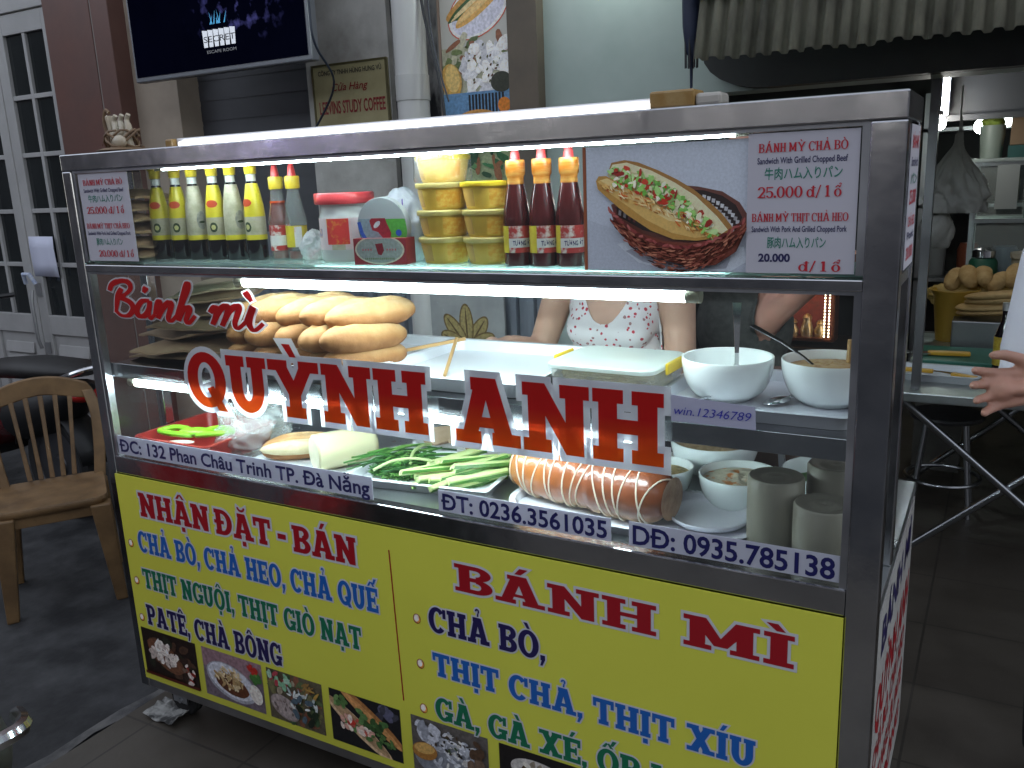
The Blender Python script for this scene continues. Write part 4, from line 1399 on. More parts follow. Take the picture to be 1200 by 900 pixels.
# soy sauce bottles
soy = mat('dark_soy', (.008, .006, .008), .06, spec=.6)
yel_cap = mat('yellow_cap', (.62, .46, .03), .35, color2=(.55, .40, .03), scale=20)
lab_y = mat('yellow_label', (.64, .54, .025), .35, color2=(.56, .46, .025), scale=30)
lab_w = mat('cream_label', (.50, .45, .34), .4, color2=(.34, .33, .22), scale=45)
clr = glassy('clear_bottle', (.93, .95, .93), .9, .03)
def soy_bottle(style):
    r = thing('soy_sauce_bottle', '-', 'bottle', (0, 0, TZ))
    g = MB(); g.lathe([(.0, 0), (.0235, 0), (.0245, .004), (.0245, .058), (.0243, .10), (.0225, .13), (.0165, .165), (.0115, .188), (.0112, .204), (.0, .204)], seg=24); g.build('bottle', soy, r, smooth=True)
    g = MB(); g.lathe([(.0247, .050), (.0251, .052), (.0251, .100), (.0250, .104)], seg=24, cap=False, mis=[0] * 3); g.build('label', lab_w, r, smooth=True)
    g = MB(); g.lathe([(.02505, .104), (.0249, .108), (.0231, .132), (.0172, .167), (.0140, .182)], seg=24, cap=False); g.build('neck_label', lab_y if style != 1 else lab_w, r, smooth=True)
    g = MB(); g.lathe([(.02515, .049), (.0253, .050), (.0253, .060), (.02515, .061)], seg=24, cap=False); g.build('label_band', lab_y, r, smooth=True)
    ang = R(-62) + {0: 0, 1: .9, 2: -.5}[style]
    def patch(z0, z1, half, rr, m, nm):
        g = MB(); v = []
        for k in range(9):
            t = ang + (k / 8 - .5) * 2 * half
            e = math.sqrt(max(.0, 1 - (2 * k / 8 - 1) ** 2)) * .9 + .1
            zc, hz = (z0 + z1) / 2, (z1 - z0) / 2
            for sgn in (-1, 1):
                z = zc + sgn * hz * e
                rad = rr(z)
                v.append((rad * math.cos(t), rad * math.sin(t), z))
        g.add(v, [(2 * k, 2 * k + 2, 2 * k + 3, 2 * k + 1) for k in range(8)]); g.build(nm, m, r, smooth=True)
    rr = lambda z: .0256 if z < .104 else .0256 - (z - .104) * .068
    if style != 1:
        patch(.128, .146, .62, lambda z: rr(z) + .0006, mat('label_red', (.50, .06, .02), .4), 'emblem')
        patch(.068, .092, .38, lambda z: .0257, mat('label_dark', (.03, .05, .02), .4), 'emblem')
        patch(.074, .086, .22, lambda z: .0261, mat('label_pale', (.50, .48, .20), .4), 'emblem')
    else:
        patch(.075, .12, .5, lambda z: rr(z) + .0008, mat('label_grey', (.34, .33, .28), .5, color2=(.2, .2, .18), scale=120), 'emblem')
        patch(.090, .096, .3, lambda z: rr(z) + .0014, mat('label_dark', (.03, .05, .02), .4), 'emblem')
    g = MB(); g.lathe([(.0117, .186), (.0117, .203)], seg=20, cap=False); g.build('neck_glass', mat('pale_neck', (.55, .56, .52), .2), r, smooth=True)
    g = MB(); g.lathe([(.0, .2042), (.0135, .2042), (.0140, .206), (.0148, .222), (.0165, .224), (.0165, .231), (.015, .2335), (.0, .2335)], seg=24); g.build('cap', yel_cap, r, smooth=True)
    return r
ordinal = ['leftmost', 'second', 'third', 'fourth', 'fifth', 'rightmost']
sb = {}
for i, (x, st) in enumerate(((.206, 0), (.275, 0), (.342, 1), (.410, 0), (.477, 1), (.547, 2))):
    if st not in sb:
        o = sb[st] = soy_bottle(st)
        o.location = (x, .118, TZ)
    else:
        o = dup(sb[st], (x, .118 + .004 * (i % 2), TZ))
    o['label'] = 'dark soy sauce bottle with yellow cap, %s' % (ordinal[i] + ' of the row of six' if i in (0, 5) else ordinal[i] + ' from the paper bags')
    o['group'] = 'soy sauce bottles on the top shelf'

# chilli sauce bottles
red_tip = mat('red_nozzle', (.62, .05, .05), .35)
chilli = mat('chilli_sauce', (.13, .012, .006), .1, spec=.6)
chilli_l = mat('bright_chilli', (.50, .06, .015), .15)
lab_red = mat('red_label', (.40, .03, .025), .4, color2=(.62, .55, .5), scale=55, amount=(.5, .62))
lab_white = mat('white_label', (.62, .60, .58), .4, color2=(.5, .2, .2), scale=70, amount=(.55, .7))
lab_yel2 = mat('yellow_side_label', (.60, .50, .03), .4, color2=(.55, .40, .03), scale=40)
def squeeze(full):
    r = thing('chilli_bottle', '-', 'bottle', (0, 0, TZ))
    pr = [(.0, 0), (.024, 0), (.025, .004), (.025, .075), (.0245, .082), (.027, .088), (.0255, .096), (.020, .122), (.0135, .158), (.0135, .166), (0, .166)]
    g = MB(); g.lathe(pr, seg=24); g.build('bottle', clr, r, smooth=True)
    lv = .135 if full else .020
    pr2 = [(.0, .003), (.0225, .003), (.0232, .006)] + [(a - .0016, z) for a, z in pr[3:8] if z < lv] + [((.0185 if full else .0232), lv), (0, lv)]
    g = MB(); g.lathe(pr2, seg=24); g.build('sauce', chilli, r, smooth=True)
    if full:
        g = MB(); g.lathe([(.0188, .1345), (.0182, .1385), (0, .1385)], seg=24); g.build('sauce_rim', chilli_l, r, smooth=True)
    for a0, a1, m, z0, z1, nm in (((-170, 30, lab_red, .058, .082, 'label'), (-170, 30, lab_white, .034, .0578, 'label'), (-170, 30, lab_red, .022, .0338, 'label')) if full else ((-170, 30, lab_yel2, .030, .080, 'label'), (-60, -20, lab_white, .0301, .078, 'label'))):
        rr = .0254 if a1 - a0 > 100 else .0258
        v = []
        for k in range(17):
            t = R(a0 + (a1 - a0) * k / 16)
            v += [(rr * math.cos(t), rr * math.sin(t), z0), (rr * math.cos(t), rr * math.sin(t), z1)]
        g = MB(); g.add(v, [(2 * k, 2 * k + 2, 2 * k + 3, 2 * k + 1) for k in range(16)]); g.build(nm, m, r, smooth=True)
    g = MB(); g.lathe([(0, .166), (.0165, .166), (.0175, .168), (.0175, .192), (.016, .195), (0, .195)], seg=20); g.build('cap', yel_cap, r, smooth=True)
    g = MB(); g.lathe([(.0105, .195), (.009, .205), (.005, .228), (.0035, .2315), (0, .2315)], seg=16); g.build('nozzle', red_tip, r, smooth=True)
    return r
o = squeeze(True); o.location = (.604, .140, TZ); o['label'] = 'clear chilli sauce bottle half full of bright red sauce with red nozzle'
o2 = squeeze(False); o2.location = (.655, .142, TZ); o2['label'] = 'nearly empty squeeze bottle with yellow label and red nozzle'
for q in (o, o2): q['group'] = 'squeeze bottles with yellow caps'
def tall_chilli():
    r = thing('tall_chilli_bottle', '-', 'bottle', (0, 0, TZ))
    pr = [(0, 0), (.0265, 0), (.0275, .004), (.0275, .078), (.0283, .084), (.0268, .098), (.0225, .128), (.0165, .158), (.0155, .166)]
    g = MB(); g.lathe(pr + [(0, .166)], seg=28); g.build('bottle', mat('deep_chilli', (.06, .007, .007), .08, spec=.6), r, smooth=True)
    g = MB(); g.lathe([(.0168, .1575), (.0162, .168), (.0168, .172), (.0190, .176), (.0195, .184), (.0195, .2), (.0183, .2035), (0, .2035)], seg=24)
    g.build('wrapped_neck', mat('orange_shrink_wrap', (.55, .17, .015), .2, color2=(.66, .34, .08), scale=60, stretch=(.4, .4, 3), transl=.3), r, smooth=True)
    for a0, a1, m, z0, z1 in ((-175, -100, lab_yel2, .026, .078), (-100, 40, lab_red, .054, .078), (-100, 40, lab_white, .036, .0539), (-100, 40, lab_red, .026, .0359)):
        v = []
        for k in range(15):
            t = R(a0 + (a1 - a0) * k / 14)
            v += [(.0279 * math.cos(t), .0279 * math.sin(t), z0), (.0279 * math.cos(t), .0279 * math.sin(t), z1)]
        g = MB(); g.add(v, [(2 * k, 2 * k + 2, 2 * k + 3, 2 * k + 1) for k in range(14)]); g.build('label', m, r, smooth=True)
    # curved lettering TƯƠNG ỚT on the label
    tm = text_mesh('lettering', 'TƯƠNG ỚT', mat('label_navy', (.03, .02, .10), .5), 0, .0405, .009, 0, r, x1=.040, bold=.03)
    for v in tm.data.vertices:
        t = R(-82) + v.co.x / .0281
        v.co = (.0283 * math.cos(t), .0283 * math.sin(t), v.co.z)
    g = MB(); g.lathe([(.0105, .2036), (.0095, .212), (.006, .229), (.004, .233), (0, .233)], seg=16); g.build('nozzle', red_tip, r, smooth=True)
    return r
t0 = tall_chilli(); t0.location = (1.290, .088, TZ)
t0['label'] = 'dark chilli sauce bottle with orange wrapped neck next to the yellow tubs'
o = dup(t0, (1.348, .088, TZ), .15, 'dark chilli sauce bottle with orange wrapped neck, middle one of three')
o = dup(t0, (1.405, .090, TZ), -.12, 'dark chilli sauce bottle with orange wrapped neck touching the sandwich poster')
for q in [x for x in bpy.data.objects if x.name.startswith('tall_chilli_bottle')]: q['group'] = 'tall chilli sauce bottles'

# big jar with red lid
r = thing('sauce_jar', 'large clear plastic jar with a red screw lid and pink label', 'jar', (.815, .135, TZ))
g = MB(); g.lathe([(0, 0), (.056, 0), (.060, .006), (.060, .100), (.055, .112), (.055, .128), (0, .128)], seg=32); g.build('jar', milky_plastic, r, smooth=True)
g = MB(); g.lathe([(0, .004), (.055, .004), (.0555, .03), (.0, .034)], seg=28); g.build('contents', mat('red_paste', (.36, .02, .03), .4, color2=(.5, .06, .06), scale=30), r, smooth=True)
for a0, a1, m, z0, z1, rr in ((-150, -20, mat('pink_label', (.60, .50, .52), .4, color2=(.58, .35, .38), scale=30, amount=(.5, .8)), .028, .098, .0606), (-95, -45, mat('red_patch', (.55, .035, .03), .4, color2=(.6, .28, .03), scale=45, amount=(.55, .7)), .040, .097, .0611), (-85, -55, lab_w, .028, .040, .0611), (-140, -112, mat('label_motif', (.12, .12, .3), .4, color2=(.6, .4, .3), scale=60), .055, .075, .0611)):
    v = []
    for k in range(17):
        t = R(a0 + (a1 - a0) * k / 16); v += [(rr * math.cos(t), rr * math.sin(t), z0), (rr * math.cos(t), rr * math.sin(t), z1)]
    g = MB(); g.add(v, [(2 * k, 2 * k + 2, 2 * k + 3, 2 * k + 1) for k in range(16)]); g.build('label', m, r, smooth=True)
g = MB(); g.lathe([(0, .1282), (.066, .1282), (.068, .131), (.068, .150), (.066, .153), (0, .1535)], seg=36); g.build('lid', mat('red_lid', (.62, .06, .07), .3), r, smooth=True)

# round cheese box leaning on its carton
r = thing('cheese_box', 'round cheese box with green and red printed lid standing in a red carton', 'box', (.972, .055, TZ), R(8))
g = MB(); g.lathe([(0, 0), (.060, 0), (.061, .002), (.061, .018), (.060, .02), (0, .02)], (0, .012, .080), 40, axis=(0, 1, .06)); g.build('round_box', mat('box_grey', (.36, .39, .40), .35), r, smooth=True)
a = Art(0, .080, .0112, .00006)
a.oval(0, 0, .0585, .0585, '2f6b38', n=40); a.oval(.030, .004, .028, .050, '4f9a3c', 12, 26, .15, 3); a.oval(-.026, -.014, .030, .042, '7d8e98', 24, 26, .25, 2)
a.poly([(-.030, .012), (-.012, .030), (.006, .026), (.012, .008), (.022, -.014), (.018, -.030), (.002, -.026), (-.010, -.012), (-.024, -.008)], '8e1c2b'); a.oval(-.012, .004, .010, .005, 'c9d0d4', 40)
a.stroke([(-.056, .010), (-.050, -.014), (-.040, -.030), (-.026, -.042)], .009, '2a4fa8'); a.oval(-.036, .030, .012, .006, '31406e', 35); a.oval(-.022, .040, .010, .004, 'cdd3d6', 20); a.oval(.040, -.014, .007, .007, '2a4fa8'); a.oval(.026, -.036, .014, .006, '6aa4c4', -24)
for i in range(9):
    a.oval(-.03 + .0065 * i, -.047 - .004 * math.sin(i / 8 * 3.14), .0024, .002, 'd8dcdc', 0, 8)
a.build('printed_lid', print_mat('print_crisp', .3, 160, .18), r, recalc=False)
g = MB(); g.box(-.064, .064, -.006, .036, 0, .056); g.build('carton', mat('red_carton', (.28, .02, .03), .45), r, bevel=.001)
a = Art(0, .030, -.0063, .00006)
a.clip = (-.063, .063, -.029, .026)
a.oval(0, .002, .060, .031, 'cfc9b2', n=36); a.oval(0, .002, .056, .028, '98a19c', n=36)
a.poly([(-.010, .014), (.008, .016), (.011, .0), (.004, -.010), (-.004, -.008)], '86202c')
for i in range(13):
    if abs(i - 6) > 2: a.rect(-.042 + .0066 * i, -.0385 + .0066 * i, .0, .004, 'b9606a')
for i in range(16):
    a.rect(-.036 + .0046 * i, -.0335 + .0046 * i, -.019, -.015, '66784a')
a.build('printed_front', print_mat('print_crisp', .3, 160, .18), r, recalc=False)

# white printed plastic bag behind the cheese
def crumple(name, dims, mtl, label, cat, loc, rotz=0, seed=1, amp=.25, sub=5, fac=None):
    bm = bmesh.new()
    bmesh.ops.create_icosphere(bm, subdivisions=sub, radius=1)
    for v in bm.verts:
        q = v.co.copy()
        n_ = noise.noise(q * 1.6 + Vector((seed, 0, 0))) + .55 * (1 - 2 * abs(noise.noise(q * 2.6 + Vector((0, seed, 0))))) + .22 * (1 - 2 * abs(noise.noise(q * 6 + Vector((0, 0, seed)))))
        q *= 1 + amp * n_
        fold = 0
        v.co = Vector((q.x * dims[0], q.y * dims[1], max(q.z, -.82) * dims[2] + dims[2] * .82))
        if fac: v.co = fac(v.co)
    me = bpy.data.meshes.new(name); bm.to_mesh(me); bm.free()
    me.materials.append(mtl)
    me.polygons.foreach_set('use_smooth', [True] * len(me.polygons)); me.set_sharp_from_angle(angle=R(75))
    o = bpy.data.objects.new(name, me); COL.objects.link(o)
    o.location = loc; o.rotation_euler = (0, 0, rotz)
    return tag(o, label, cat)
bagm = mat('printed_bag', (.62, .63, .68), .35, color2=(.55, .57, .64), scale=14, transl=.3)
r = crumple('printed_bag', (.062, .035, .078), bagm, 'white plastic bag with purple printing behind the round cheese box', 'bag', (.965, .150, TZ), 0, 4, .22)
pm = mat('purple_ink', (.14, .08, .38), .5)
tm = text_mesh('lettering', 'ON', pm, .008, .105, .018, -.050, r, x1=.04, bold=.03, slant=.4)
tm = text_mesh('lettering', 'pl', pm, .020, .060, .026, -.052, r, x1=.045, bold=.03, slant=.2)
crumple('plastic_pouch', (.032, .03, .035), mat('pouch', (.66, .66, .68), .3, color2=(.6, .3, .34), scale=14, transl=.35, amount=(.52, .7)), 'small crumpled white pouch between squeeze bottle and jar', 'bag', (.705, .150, TZ), 0, 9, .3)

# yellow tubs in two stacks
tub_y = mat('yellow_tub', (.86, .62, .11), .3, color2=(.78, .50, .08), scale=12, transl=.25)
tub_l = mat('yellow_lid', (.86, .66, .04), .3, color2=(.82, .6, .04), scale=8, transl=.2)
tub_lp = mat('cloudy_lid', (.78, .66, .26), .3, transl=.3)
tub_b = mat('tub_filling', (.52, .31, .07), .4, color2=(.60, .38, .10), scale=20)
def tub(bright):
    r = thing('spread_tub', '-', 'tub', (0, 0, 0))
    g = MB(); g.lathe([(0, 0), (.044, 0), (.046, .003), (.054, .044), (0, .044)], seg=32); g.build('tub', tub_y, r, smooth=True)
    g = MB(); g.lathe([(0, .0442), (.057, .0442), (.0585, .046), (.0585, .053), (.0565, .055), (0, .055)], seg=36); g.build('lid', tub_l if bright else tub_lp, r, smooth=True)
    for a0, a1, m in ((-150, -105, tub_b), (-68, -8, mat('orange_label', (.78, .38, .04), .4, color2=(.84, .58, .12), scale=55, amount=(.45, .6)))):
        v = []
        for k in range(9):
            t = R(a0 + (a1 - a0) * k / 8); v += [(.0472 * math.cos(t), .0472 * math.sin(t), .006), (.0540 * math.cos(t), .0540 * math.sin(t), .040)]
        g = MB(); g.add(v, [(2 * k, 2 * k + 2, 2 * k + 3, 2 * k + 1) for k in range(8)]); g.build('label', m, r, smooth=True)
    return r
tb = {True: None, False: None}
lv = {0: 'bottom', 1: 'second from the bottom', 2: 'third from the bottom', 3: 'topmost'}
random.seed(8)
for x, n_, nm in ((1.097, 4, 'taller'), (1.208, 3, 'shorter')):
    for k in range(n_):
        br = k == n_ - 1
        if tb[br] is None:
            o = tb[br] = tub(br)
        else:
            o = dup(tb[br])
        o.location = (x + random.uniform(-.002, .002), .122, TZ + k * .0556)
        o.rotation_euler = (0, 0, random.uniform(-.2, .25))
        pos = 'topmost' if br else ('bottom' if k == 0 else ('middle' if n_ == 3 else lv[k]))
        o['label'] = 'yellow plastic spread tub, %s of the %s stack' % (pos, nm)
        o['group'] = 'stacked yellow spread tubs'
wrap = MB(); wrap.lathe([(.060, .168), (.062, .175), (.0605, .205), (.061, .224), (.052, .2265)], (1.097, .122, TZ), 30, cap=False)
tag(wrap.build('shrink_film', glassy('film', (1, 1, 1), .9, .08), smooth=True), 'clear shrink film around the top of the taller tub stack', 'film')

# kraft paper bags: folded flat, stacked
kraft = mat('kraft_paper', (.40, .27, .155), .75, color2=(.32, .21, .12), scale=6, bump=.12, bscale=30)
kraft2 = mat('pale_kraft_paper', (.58, .49, .33), .7, color2=(.50, .42, .28), scale=6, bump=.1, bscale=30)
def flat_bag(w, d, th, seed, m):
    g = MB(); nx, ny = 10, 8; v = []
    for top in (0, 1):
        for j in range(ny + 1):
            for i in range(nx + 1):
                u, q = i / nx - .5, j / ny - .5
                ed = 1 - max(abs(u), abs(q)) * 2
                z = th * (.25 + .75 * min(1, ed * 2.2)) * (1 if top else 0) + .010 * noise.noise(Vector((u * 2.2 + seed, q * 2.2, seed))) + .004 * noise.noise(Vector((u * 7, q * 7, seed * 2)))
                v.append((u * w, q * d, z))
    N_ = (nx + 1) * (ny + 1)
    f = []
    for j in range(ny):
        for i in range(nx):
            a_ = j * (nx + 1) + i
            f.append((a_, a_ + nx + 1, a_ + nx + 2, a_ + 1)); f.append((N_ + a_, N_ + a_ + 1, N_ + a_ + nx + 2, N_ + a_ + nx + 1))
    rim = [i for i in range(nx + 1)] + [j * (nx + 1) + nx for j in range(1, ny + 1)] + [ny * (nx + 1) + i for i in range(nx - 1, -1, -1)] + [j * (nx + 1) for j in range(ny - 1, 0, -1)]
    for k in range(len(rim)):
        a_, b_ = rim[k], rim[(k + 1) % len(rim)]
        f.append((a_, b_, b_ + N_, a_ + N_))
    g.add(v, f)
    return g.build('paper_bag', m, smooth=True, angle=35)
random.seed(12)
for k in range(6):
    o = flat_bag(.165, .15, .022, k * 3.3, kraft)
    o.location = (.112 + random.uniform(-.006, .006), .122 + random.uniform(-.004, .01), TZ + .006 + k * .030)
    o.rotation_euler = (random.uniform(-.03, .03), random.uniform(-.05, .06), random.uniform(-.05, .05))
    pos = ['bottom', 'second from the bottom', 'third from the bottom', 'third from the top', 'second from the top', 'topmost'][k]
    tag(o, 'brown folded paper bag on the top shelf, %s of its stack' % pos, 'paper bag', 'brown paper bags on the top shelf')

# ================================================================== MIDDLE SHELF
MZ = 1.1225
names7 = ['lowest', 'second lowest', 'third lowest', 'middle', 'third highest', 'second highest', 'topmost']
random.seed(31)
lay7 = [(.15, .20, 0), (.20, .17, .3), (.16, .22, -.2), (.24, .20, .25), (.17, .24, .1), (.22, .22, .45), (.27, .24, .5)]
for k, (x, y, rz) in enumerate(lay7):
    o = flat_bag(.27 if k < 5 else .30, .25 if k < 6 else .20, .020, 40 + k * 2.1, kraft2 if k == 6 else kraft)
    o.location = (x + .03, y + .01, MZ + .008 + k * .028 + (.012 if k > 4 else 0))
    o.rotation_euler = (R(random.uniform(-2, 3)), R(random.uniform(-4, 2) - (5 if k > 4 else 0)), rz)
    tag(o, 'brown paper bag in the loose pile behind the brush lettering, %s of seven' % names7[k], 'paper bag', 'loose pile of paper bags')
def tray(name, w, d, h, loc, rotz, label, m=None, wall=.006, rnd=.035):
    r = rrect
    g = MB()
    loops = [r(w - .03, d - .03, rnd * .8, 0), r(w - .012, d - .012, rnd, h * .7), r(w, d, rnd, h), r(w - .004, d - .004, rnd, h + .002), r(w - .026, d - .026, rnd * .9, h + .0005), r(w - .040, d - .040, rnd * .8, wall)]
    g.loft(loops)
    o = g.build(name, m or white_plastic, smooth=True, angle=50)
    o.location = loc; o.rotation_euler = (0, 0, rotz)
    return tag(o, label, 'tray')
tray('serving_tray', .56, .44, .030, (.60, .285, MZ), 0, 'white plastic tray under the pile of bread rolls')
tray('serving_tray', .44, .42, .032, (1.085, .275, MZ + .001), 0, 'empty white plastic tray with wooden tongs, next to the bread rolls')
tray('serving_tray', .385, .335, .026, (1.752, .235, MZ), 0, 'white plastic tray under the two large bowls', mat('pale_tray', (.66, .67, .72), .25, color2=(.6, .61, .67), scale=5))
# bread rolls
def roll_mesh(seed):
    g = MB(); nl, ns = 30, 24; v = []
    L_, r_ = .117, .0415
    for i in range(nl + 1):
        t = -1 + 2 * i / nl
        rad = r_ * max(0.0, 1 - abs(t) ** 2.6) ** .52
        for k in range(ns):
            th = 2 * math.pi * k / ns
            y_, z_ = math.cos(th), math.sin(th)
            q = 1 + .05 * noise.noise(Vector((t * 1.6, y_, z_ + seed * 2)))
            zz = z_ * rad * q * (.86 if z_ < 0 else .92)
            if z_ > .55 and abs(y_) < .35:      # burst slash along the crown
                s_ = (y_ - .15 * math.sin(t * 2 + seed)) / .2
                zz += .0055 * math.exp(-(s_ * 1.2 - .8) ** 2) * (1 - t * t) - .007 * math.exp(-(s_ + .2) ** 2 * 3) * (1 - t * t)
            v.append((t * L_ * (1 + .02 * math.sin(seed)), y_ * rad * q, zz + .004 * math.sin(t * 1.5 + seed) * .4))
    f = [(i * ns + k, i * ns + (k + 1) % ns, (i + 1) * ns + (k + 1) % ns, (i + 1) * ns + k) for i in range(nl) for k in range(ns)]
    g.add(v, f)
    return g
def crust_mat():
    m = mat('bread_crust', (.42, .21, .060), .6, bump=.35, bscale=45, spec=.25)
    nt = m.node_tree; N, L = nt.nodes, nt.links
    p = N['Principled BSDF']
    tc = N.new('ShaderNodeTexCoord')
    nz = N.new('ShaderNodeTexNoise'); nz.inputs['Scale'].default_value = 16; nz.inputs['Detail'].default_value = 6
    L.new(tc.outputs['Object'], nz.inputs['Vector'])
    sp = N.new('ShaderNodeSeparateXYZ'); L.new(tc.outputs['Object'], sp.inputs[0])
    mr = N.new('ShaderNodeMapRange'); mr.inputs['From Min'].default_value = -.01; mr.inputs['From Max'].default_value = .045
    L.new(sp.outputs['Z'], mr.inputs['Value'])
    ad = N.new('ShaderNodeMath'); ad.operation = 'MULTIPLY_ADD'; ad.inputs[1].default_value = .75; 
    L.new(mr.outputs[0], ad.inputs[0])
    sb_ = N.new('ShaderNodeMath'); sb_.operation = 'SUBTRACT'; sb_.inputs[1].default_value = .32; L.new(nz.outputs['Fac'], sb_.inputs[0])
    L.new(sb_.outputs[0], ad.inputs[2])
    rp = N.new('ShaderNodeValToRGB')
    e = rp.color_ramp.elements
    e[0].position = .0; e[0].color = (.22, .088, .030, 1)
    e[1].position = 1.0; e[1].color = (.56, .41, .235, 1)
    x = e.new(.42); x.color = (.35, .165, .060, 1)
    x = e.new(.7); x.color = (.46, .265, .115, 1)
    L.new(ad.outputs[0], rp.inputs[0]); L.new(rp.outputs[0], p.inputs['Base Color'])
    return m
crust = crust_mat()
protos = []
random.seed(5)
layer = [('bottom', [.40, .485, .57, .655, .74]), ('middle', [.39, .472, .555, .637, .725]), ('top', [.40, .485, .565, .648, .725])]
pn = ['leftmost', 'second from the left', 'in the middle', 'second from the right', 'rightmost']
for li, (ln, xs) in enumerate(layer):
    for k, x in enumerate(xs):
        if len(protos) < 4:
            o = roll_mesh(len(protos) * 1.7).build('bread_roll', crust, smooth=True, angle=60); protos.append(o)
        else:
            s_ = random.choice(protos); o = s_.copy(); COL.objects.link(o)
        yy = .158 + random.uniform(-.012, .012) + (.02 if li == 2 else 0)
        o.location = (x + (.085, .105, .10)[li], yy, MZ + .040 + li * .0525 + random.uniform(-.002, .003))
        o.rotation_euler = (R(random.uniform(-10, 10)), R(random.uniform(-3, 3)), R((84 if li < 2 else 74) + random.uniform(-7, 7) - (12 if k == 4 else 0)))
        tag(o, 'golden bread roll in the %s layer of the pile, %s' % (ln, pn[k]), 'bread roll', 'bread rolls piled on the tray')
# wooden tongs
r = thing('wooden_tongs', 'pair of thin wooden tongs lying across the rim of the empty tray', 'tongs', (.93, .30, MZ + .040))
g = MB(); g.bar((-.10, -.05, -.004), (.055, .05, .022), .006, .008); g.build('stick', mat('pale_wood', (.46, .27, .10), .5, color2=(.38, .22, .08), scale=20), r)
g = MB(); g.bar((.035, .04, .024), (.105, -.125, -.030), .007, .006); g.build('stick', MATS['pale_wood'], r)
# lidded container
r = thing('food_container', 'clear plastic box of shredded meat floss with white lid and yellow clips', 'container', (1.455, .195, MZ + .0005), R(-2))
g = MB(); g.loft([rrect(.215, .185, .03, 0), rrect(.232, .200, .03, .066), rrect(.228, .196, .028, .066), rrect(.211, .181, .028, .003)], cap0=True, cap1=True); g.build('box', clear_plastic, r, smooth=True, angle=50)
g = MB(); g.loft([rrect(.236, .204, .03, .0662), rrect(.240, .208, .032, .068), rrect(.240, .208, .032, .074), rrect(.232, .200, .03, .077), rrect(.216, .184, .028, .0755)]); g.build('lid', mat('frosted_lid', (.72, .75, .72), .3, color2=(.66, .70, .68), scale=9, transl=.45), r, smooth=True, angle=45)
bm = bmesh.new(); bmesh.ops.create_icosphere(bm, subdivisions=5, radius=1)
for v in bm.verts:
    q = v.co.copy(); n_ = noise.noise(q * 3) * .10 + noise.noise(q * 11) * .06 + noise.noise(q * 25) * .03
    q = Vector((math.copysign(abs(q.x) ** .55, q.x), math.copysign(abs(q.y) ** .55, q.y), math.copysign(abs(q.z) ** .7, q.z))) * (1 + n_)
    v.co = Vector((max(-.1045, min(.1045, q.x * .104)), max(-.089, min(.089, q.y * .0885)), max(.004, q.z * .036 + .030)))
me = bpy.data.meshes.new('meat_floss'); bm.to_mesh(me); bm.free()
me.materials.append(mat('floss', (.66, .50, .26), .85, color2=(.54, .38, .18), scale=60, bump=.5, bscale=150))
o = bpy.data.objects.new('meat_floss', me); COL.objects.link(o); o.parent = r
yc = mat('yellow_clip', (.66, .44, .02), .35)
g = MB(); g.obox((.1245, 0, .069), (.006, .085, .024), (0, 0, 0)); g.obox((-.1245, 0, .069), (.006, .085, .024)); g.build('clip', yc, r, bevel=.004)
# bowls
def bowl(name, rr, h, m, label, loc, fill=None, fz=.6, fillcol2=None, fseed=1):
    r = thing(name, label, 'bowl', loc)
    pr = [(0, .004), (rr * .45, .004), (rr * .48, 0), (rr * .54, 0), (rr * .60, .006)]
    for k in range(1, 9):
        t = k / 8
        pr.append((rr * (.60 + .40 * math.sin(t * math.pi / 2) ** .9), .006 + (h - .006) * (1 - math.cos(t * math.pi / 2)) ** .85 if t < 1 else h))
    inner = [(max(a - .0045, 0), z + .003) for a, z in reversed(pr[4:])]
    pr = pr + [(rr - .001, h + .0015)] + [(rr - .004, h + .001)] + inner[1:] + [(0, .010)]
    g = MB(); g.lathe(pr, seg=44, cap=False); g.build('bowl', m, r, smooth=True, angle=60)
    if fill:
        fr = rr * (.60 + .40 * math.sin(math.acos(max(0, 1 - fz)) ) ** .9) - .006
        g = MB(); nr, ns = 12, 36; v = [(0, 0, h * fz + .008)]
        for i in range(1, nr + 1):
            for k in range(ns):
                a_ = 2 * math.pi * k / ns; q = i / nr
                x_, y_ = fr * q * math.cos(a_), fr * q * math.sin(a_)
                v.append((x_, y_, h * fz + .008 * (1 - q * q) + (.007 * noise.noise(Vector((x_ * 60, y_ * 60, fseed))) + .004 * noise.noise(Vector((x_ * 150, y_ * 150, fseed)))) * (1 - q ** 6)))
        f = [(0, 1 + k, 1 + (k + 1) % ns) for k in range(ns)] + [(1 + (i - 1) * ns + k, 1 + i * ns + k, 1 + i * ns + (k + 1) % ns, 1 + (i - 1) * ns + (k + 1) % ns) for i in range(1, nr) for k in range(ns)]
        g.add(v, f); g.build('filling', fill, r, smooth=True)
    return r
def spoon(label, loc, rot, ln=.17):
    r = thing('spoon', label, 'spoon', loc)
    r.rotation_euler = rot
    g = MB(); g.ell((0, 0, 0), (.028, .019, .006), seg=16, rings=8); g.build('bowl', chrome, r, smooth=True)
    g = MB(); P = [(.024, 0, .001), (.05, 0, .006), (.10, 0, .010), (ln, 0, .008)]
    v = []
    for (x, y, z), w in zip(P, (.004, .004, .006, .009)):
        v += [(x, -w, z), (x, w, z), (x, w, z + .002), (x, -w, z + .002)]
    f = [(0, 1, 2, 3), (15, 14, 13, 12)] + [(4 * i + k, 4 * i + (k + 1) % 4, 4 * i + 4 + (k + 1) % 4, 4 * i + 4 + k) for i in range(3) for k in range(4)]
    g.add(v, f); g.build('handle', chrome, r)
    return r
brown_f = mat('brown_paste', (.30, .16, .06), .6, color2=(.45, .30, .14), scale=40, bump=.4, bscale=90)
bowl('large_bowl', .089, .082, bowl_white, 'large white bowl with one upright spoon on the middle shelf', (1.680, .215, MZ + .0075))
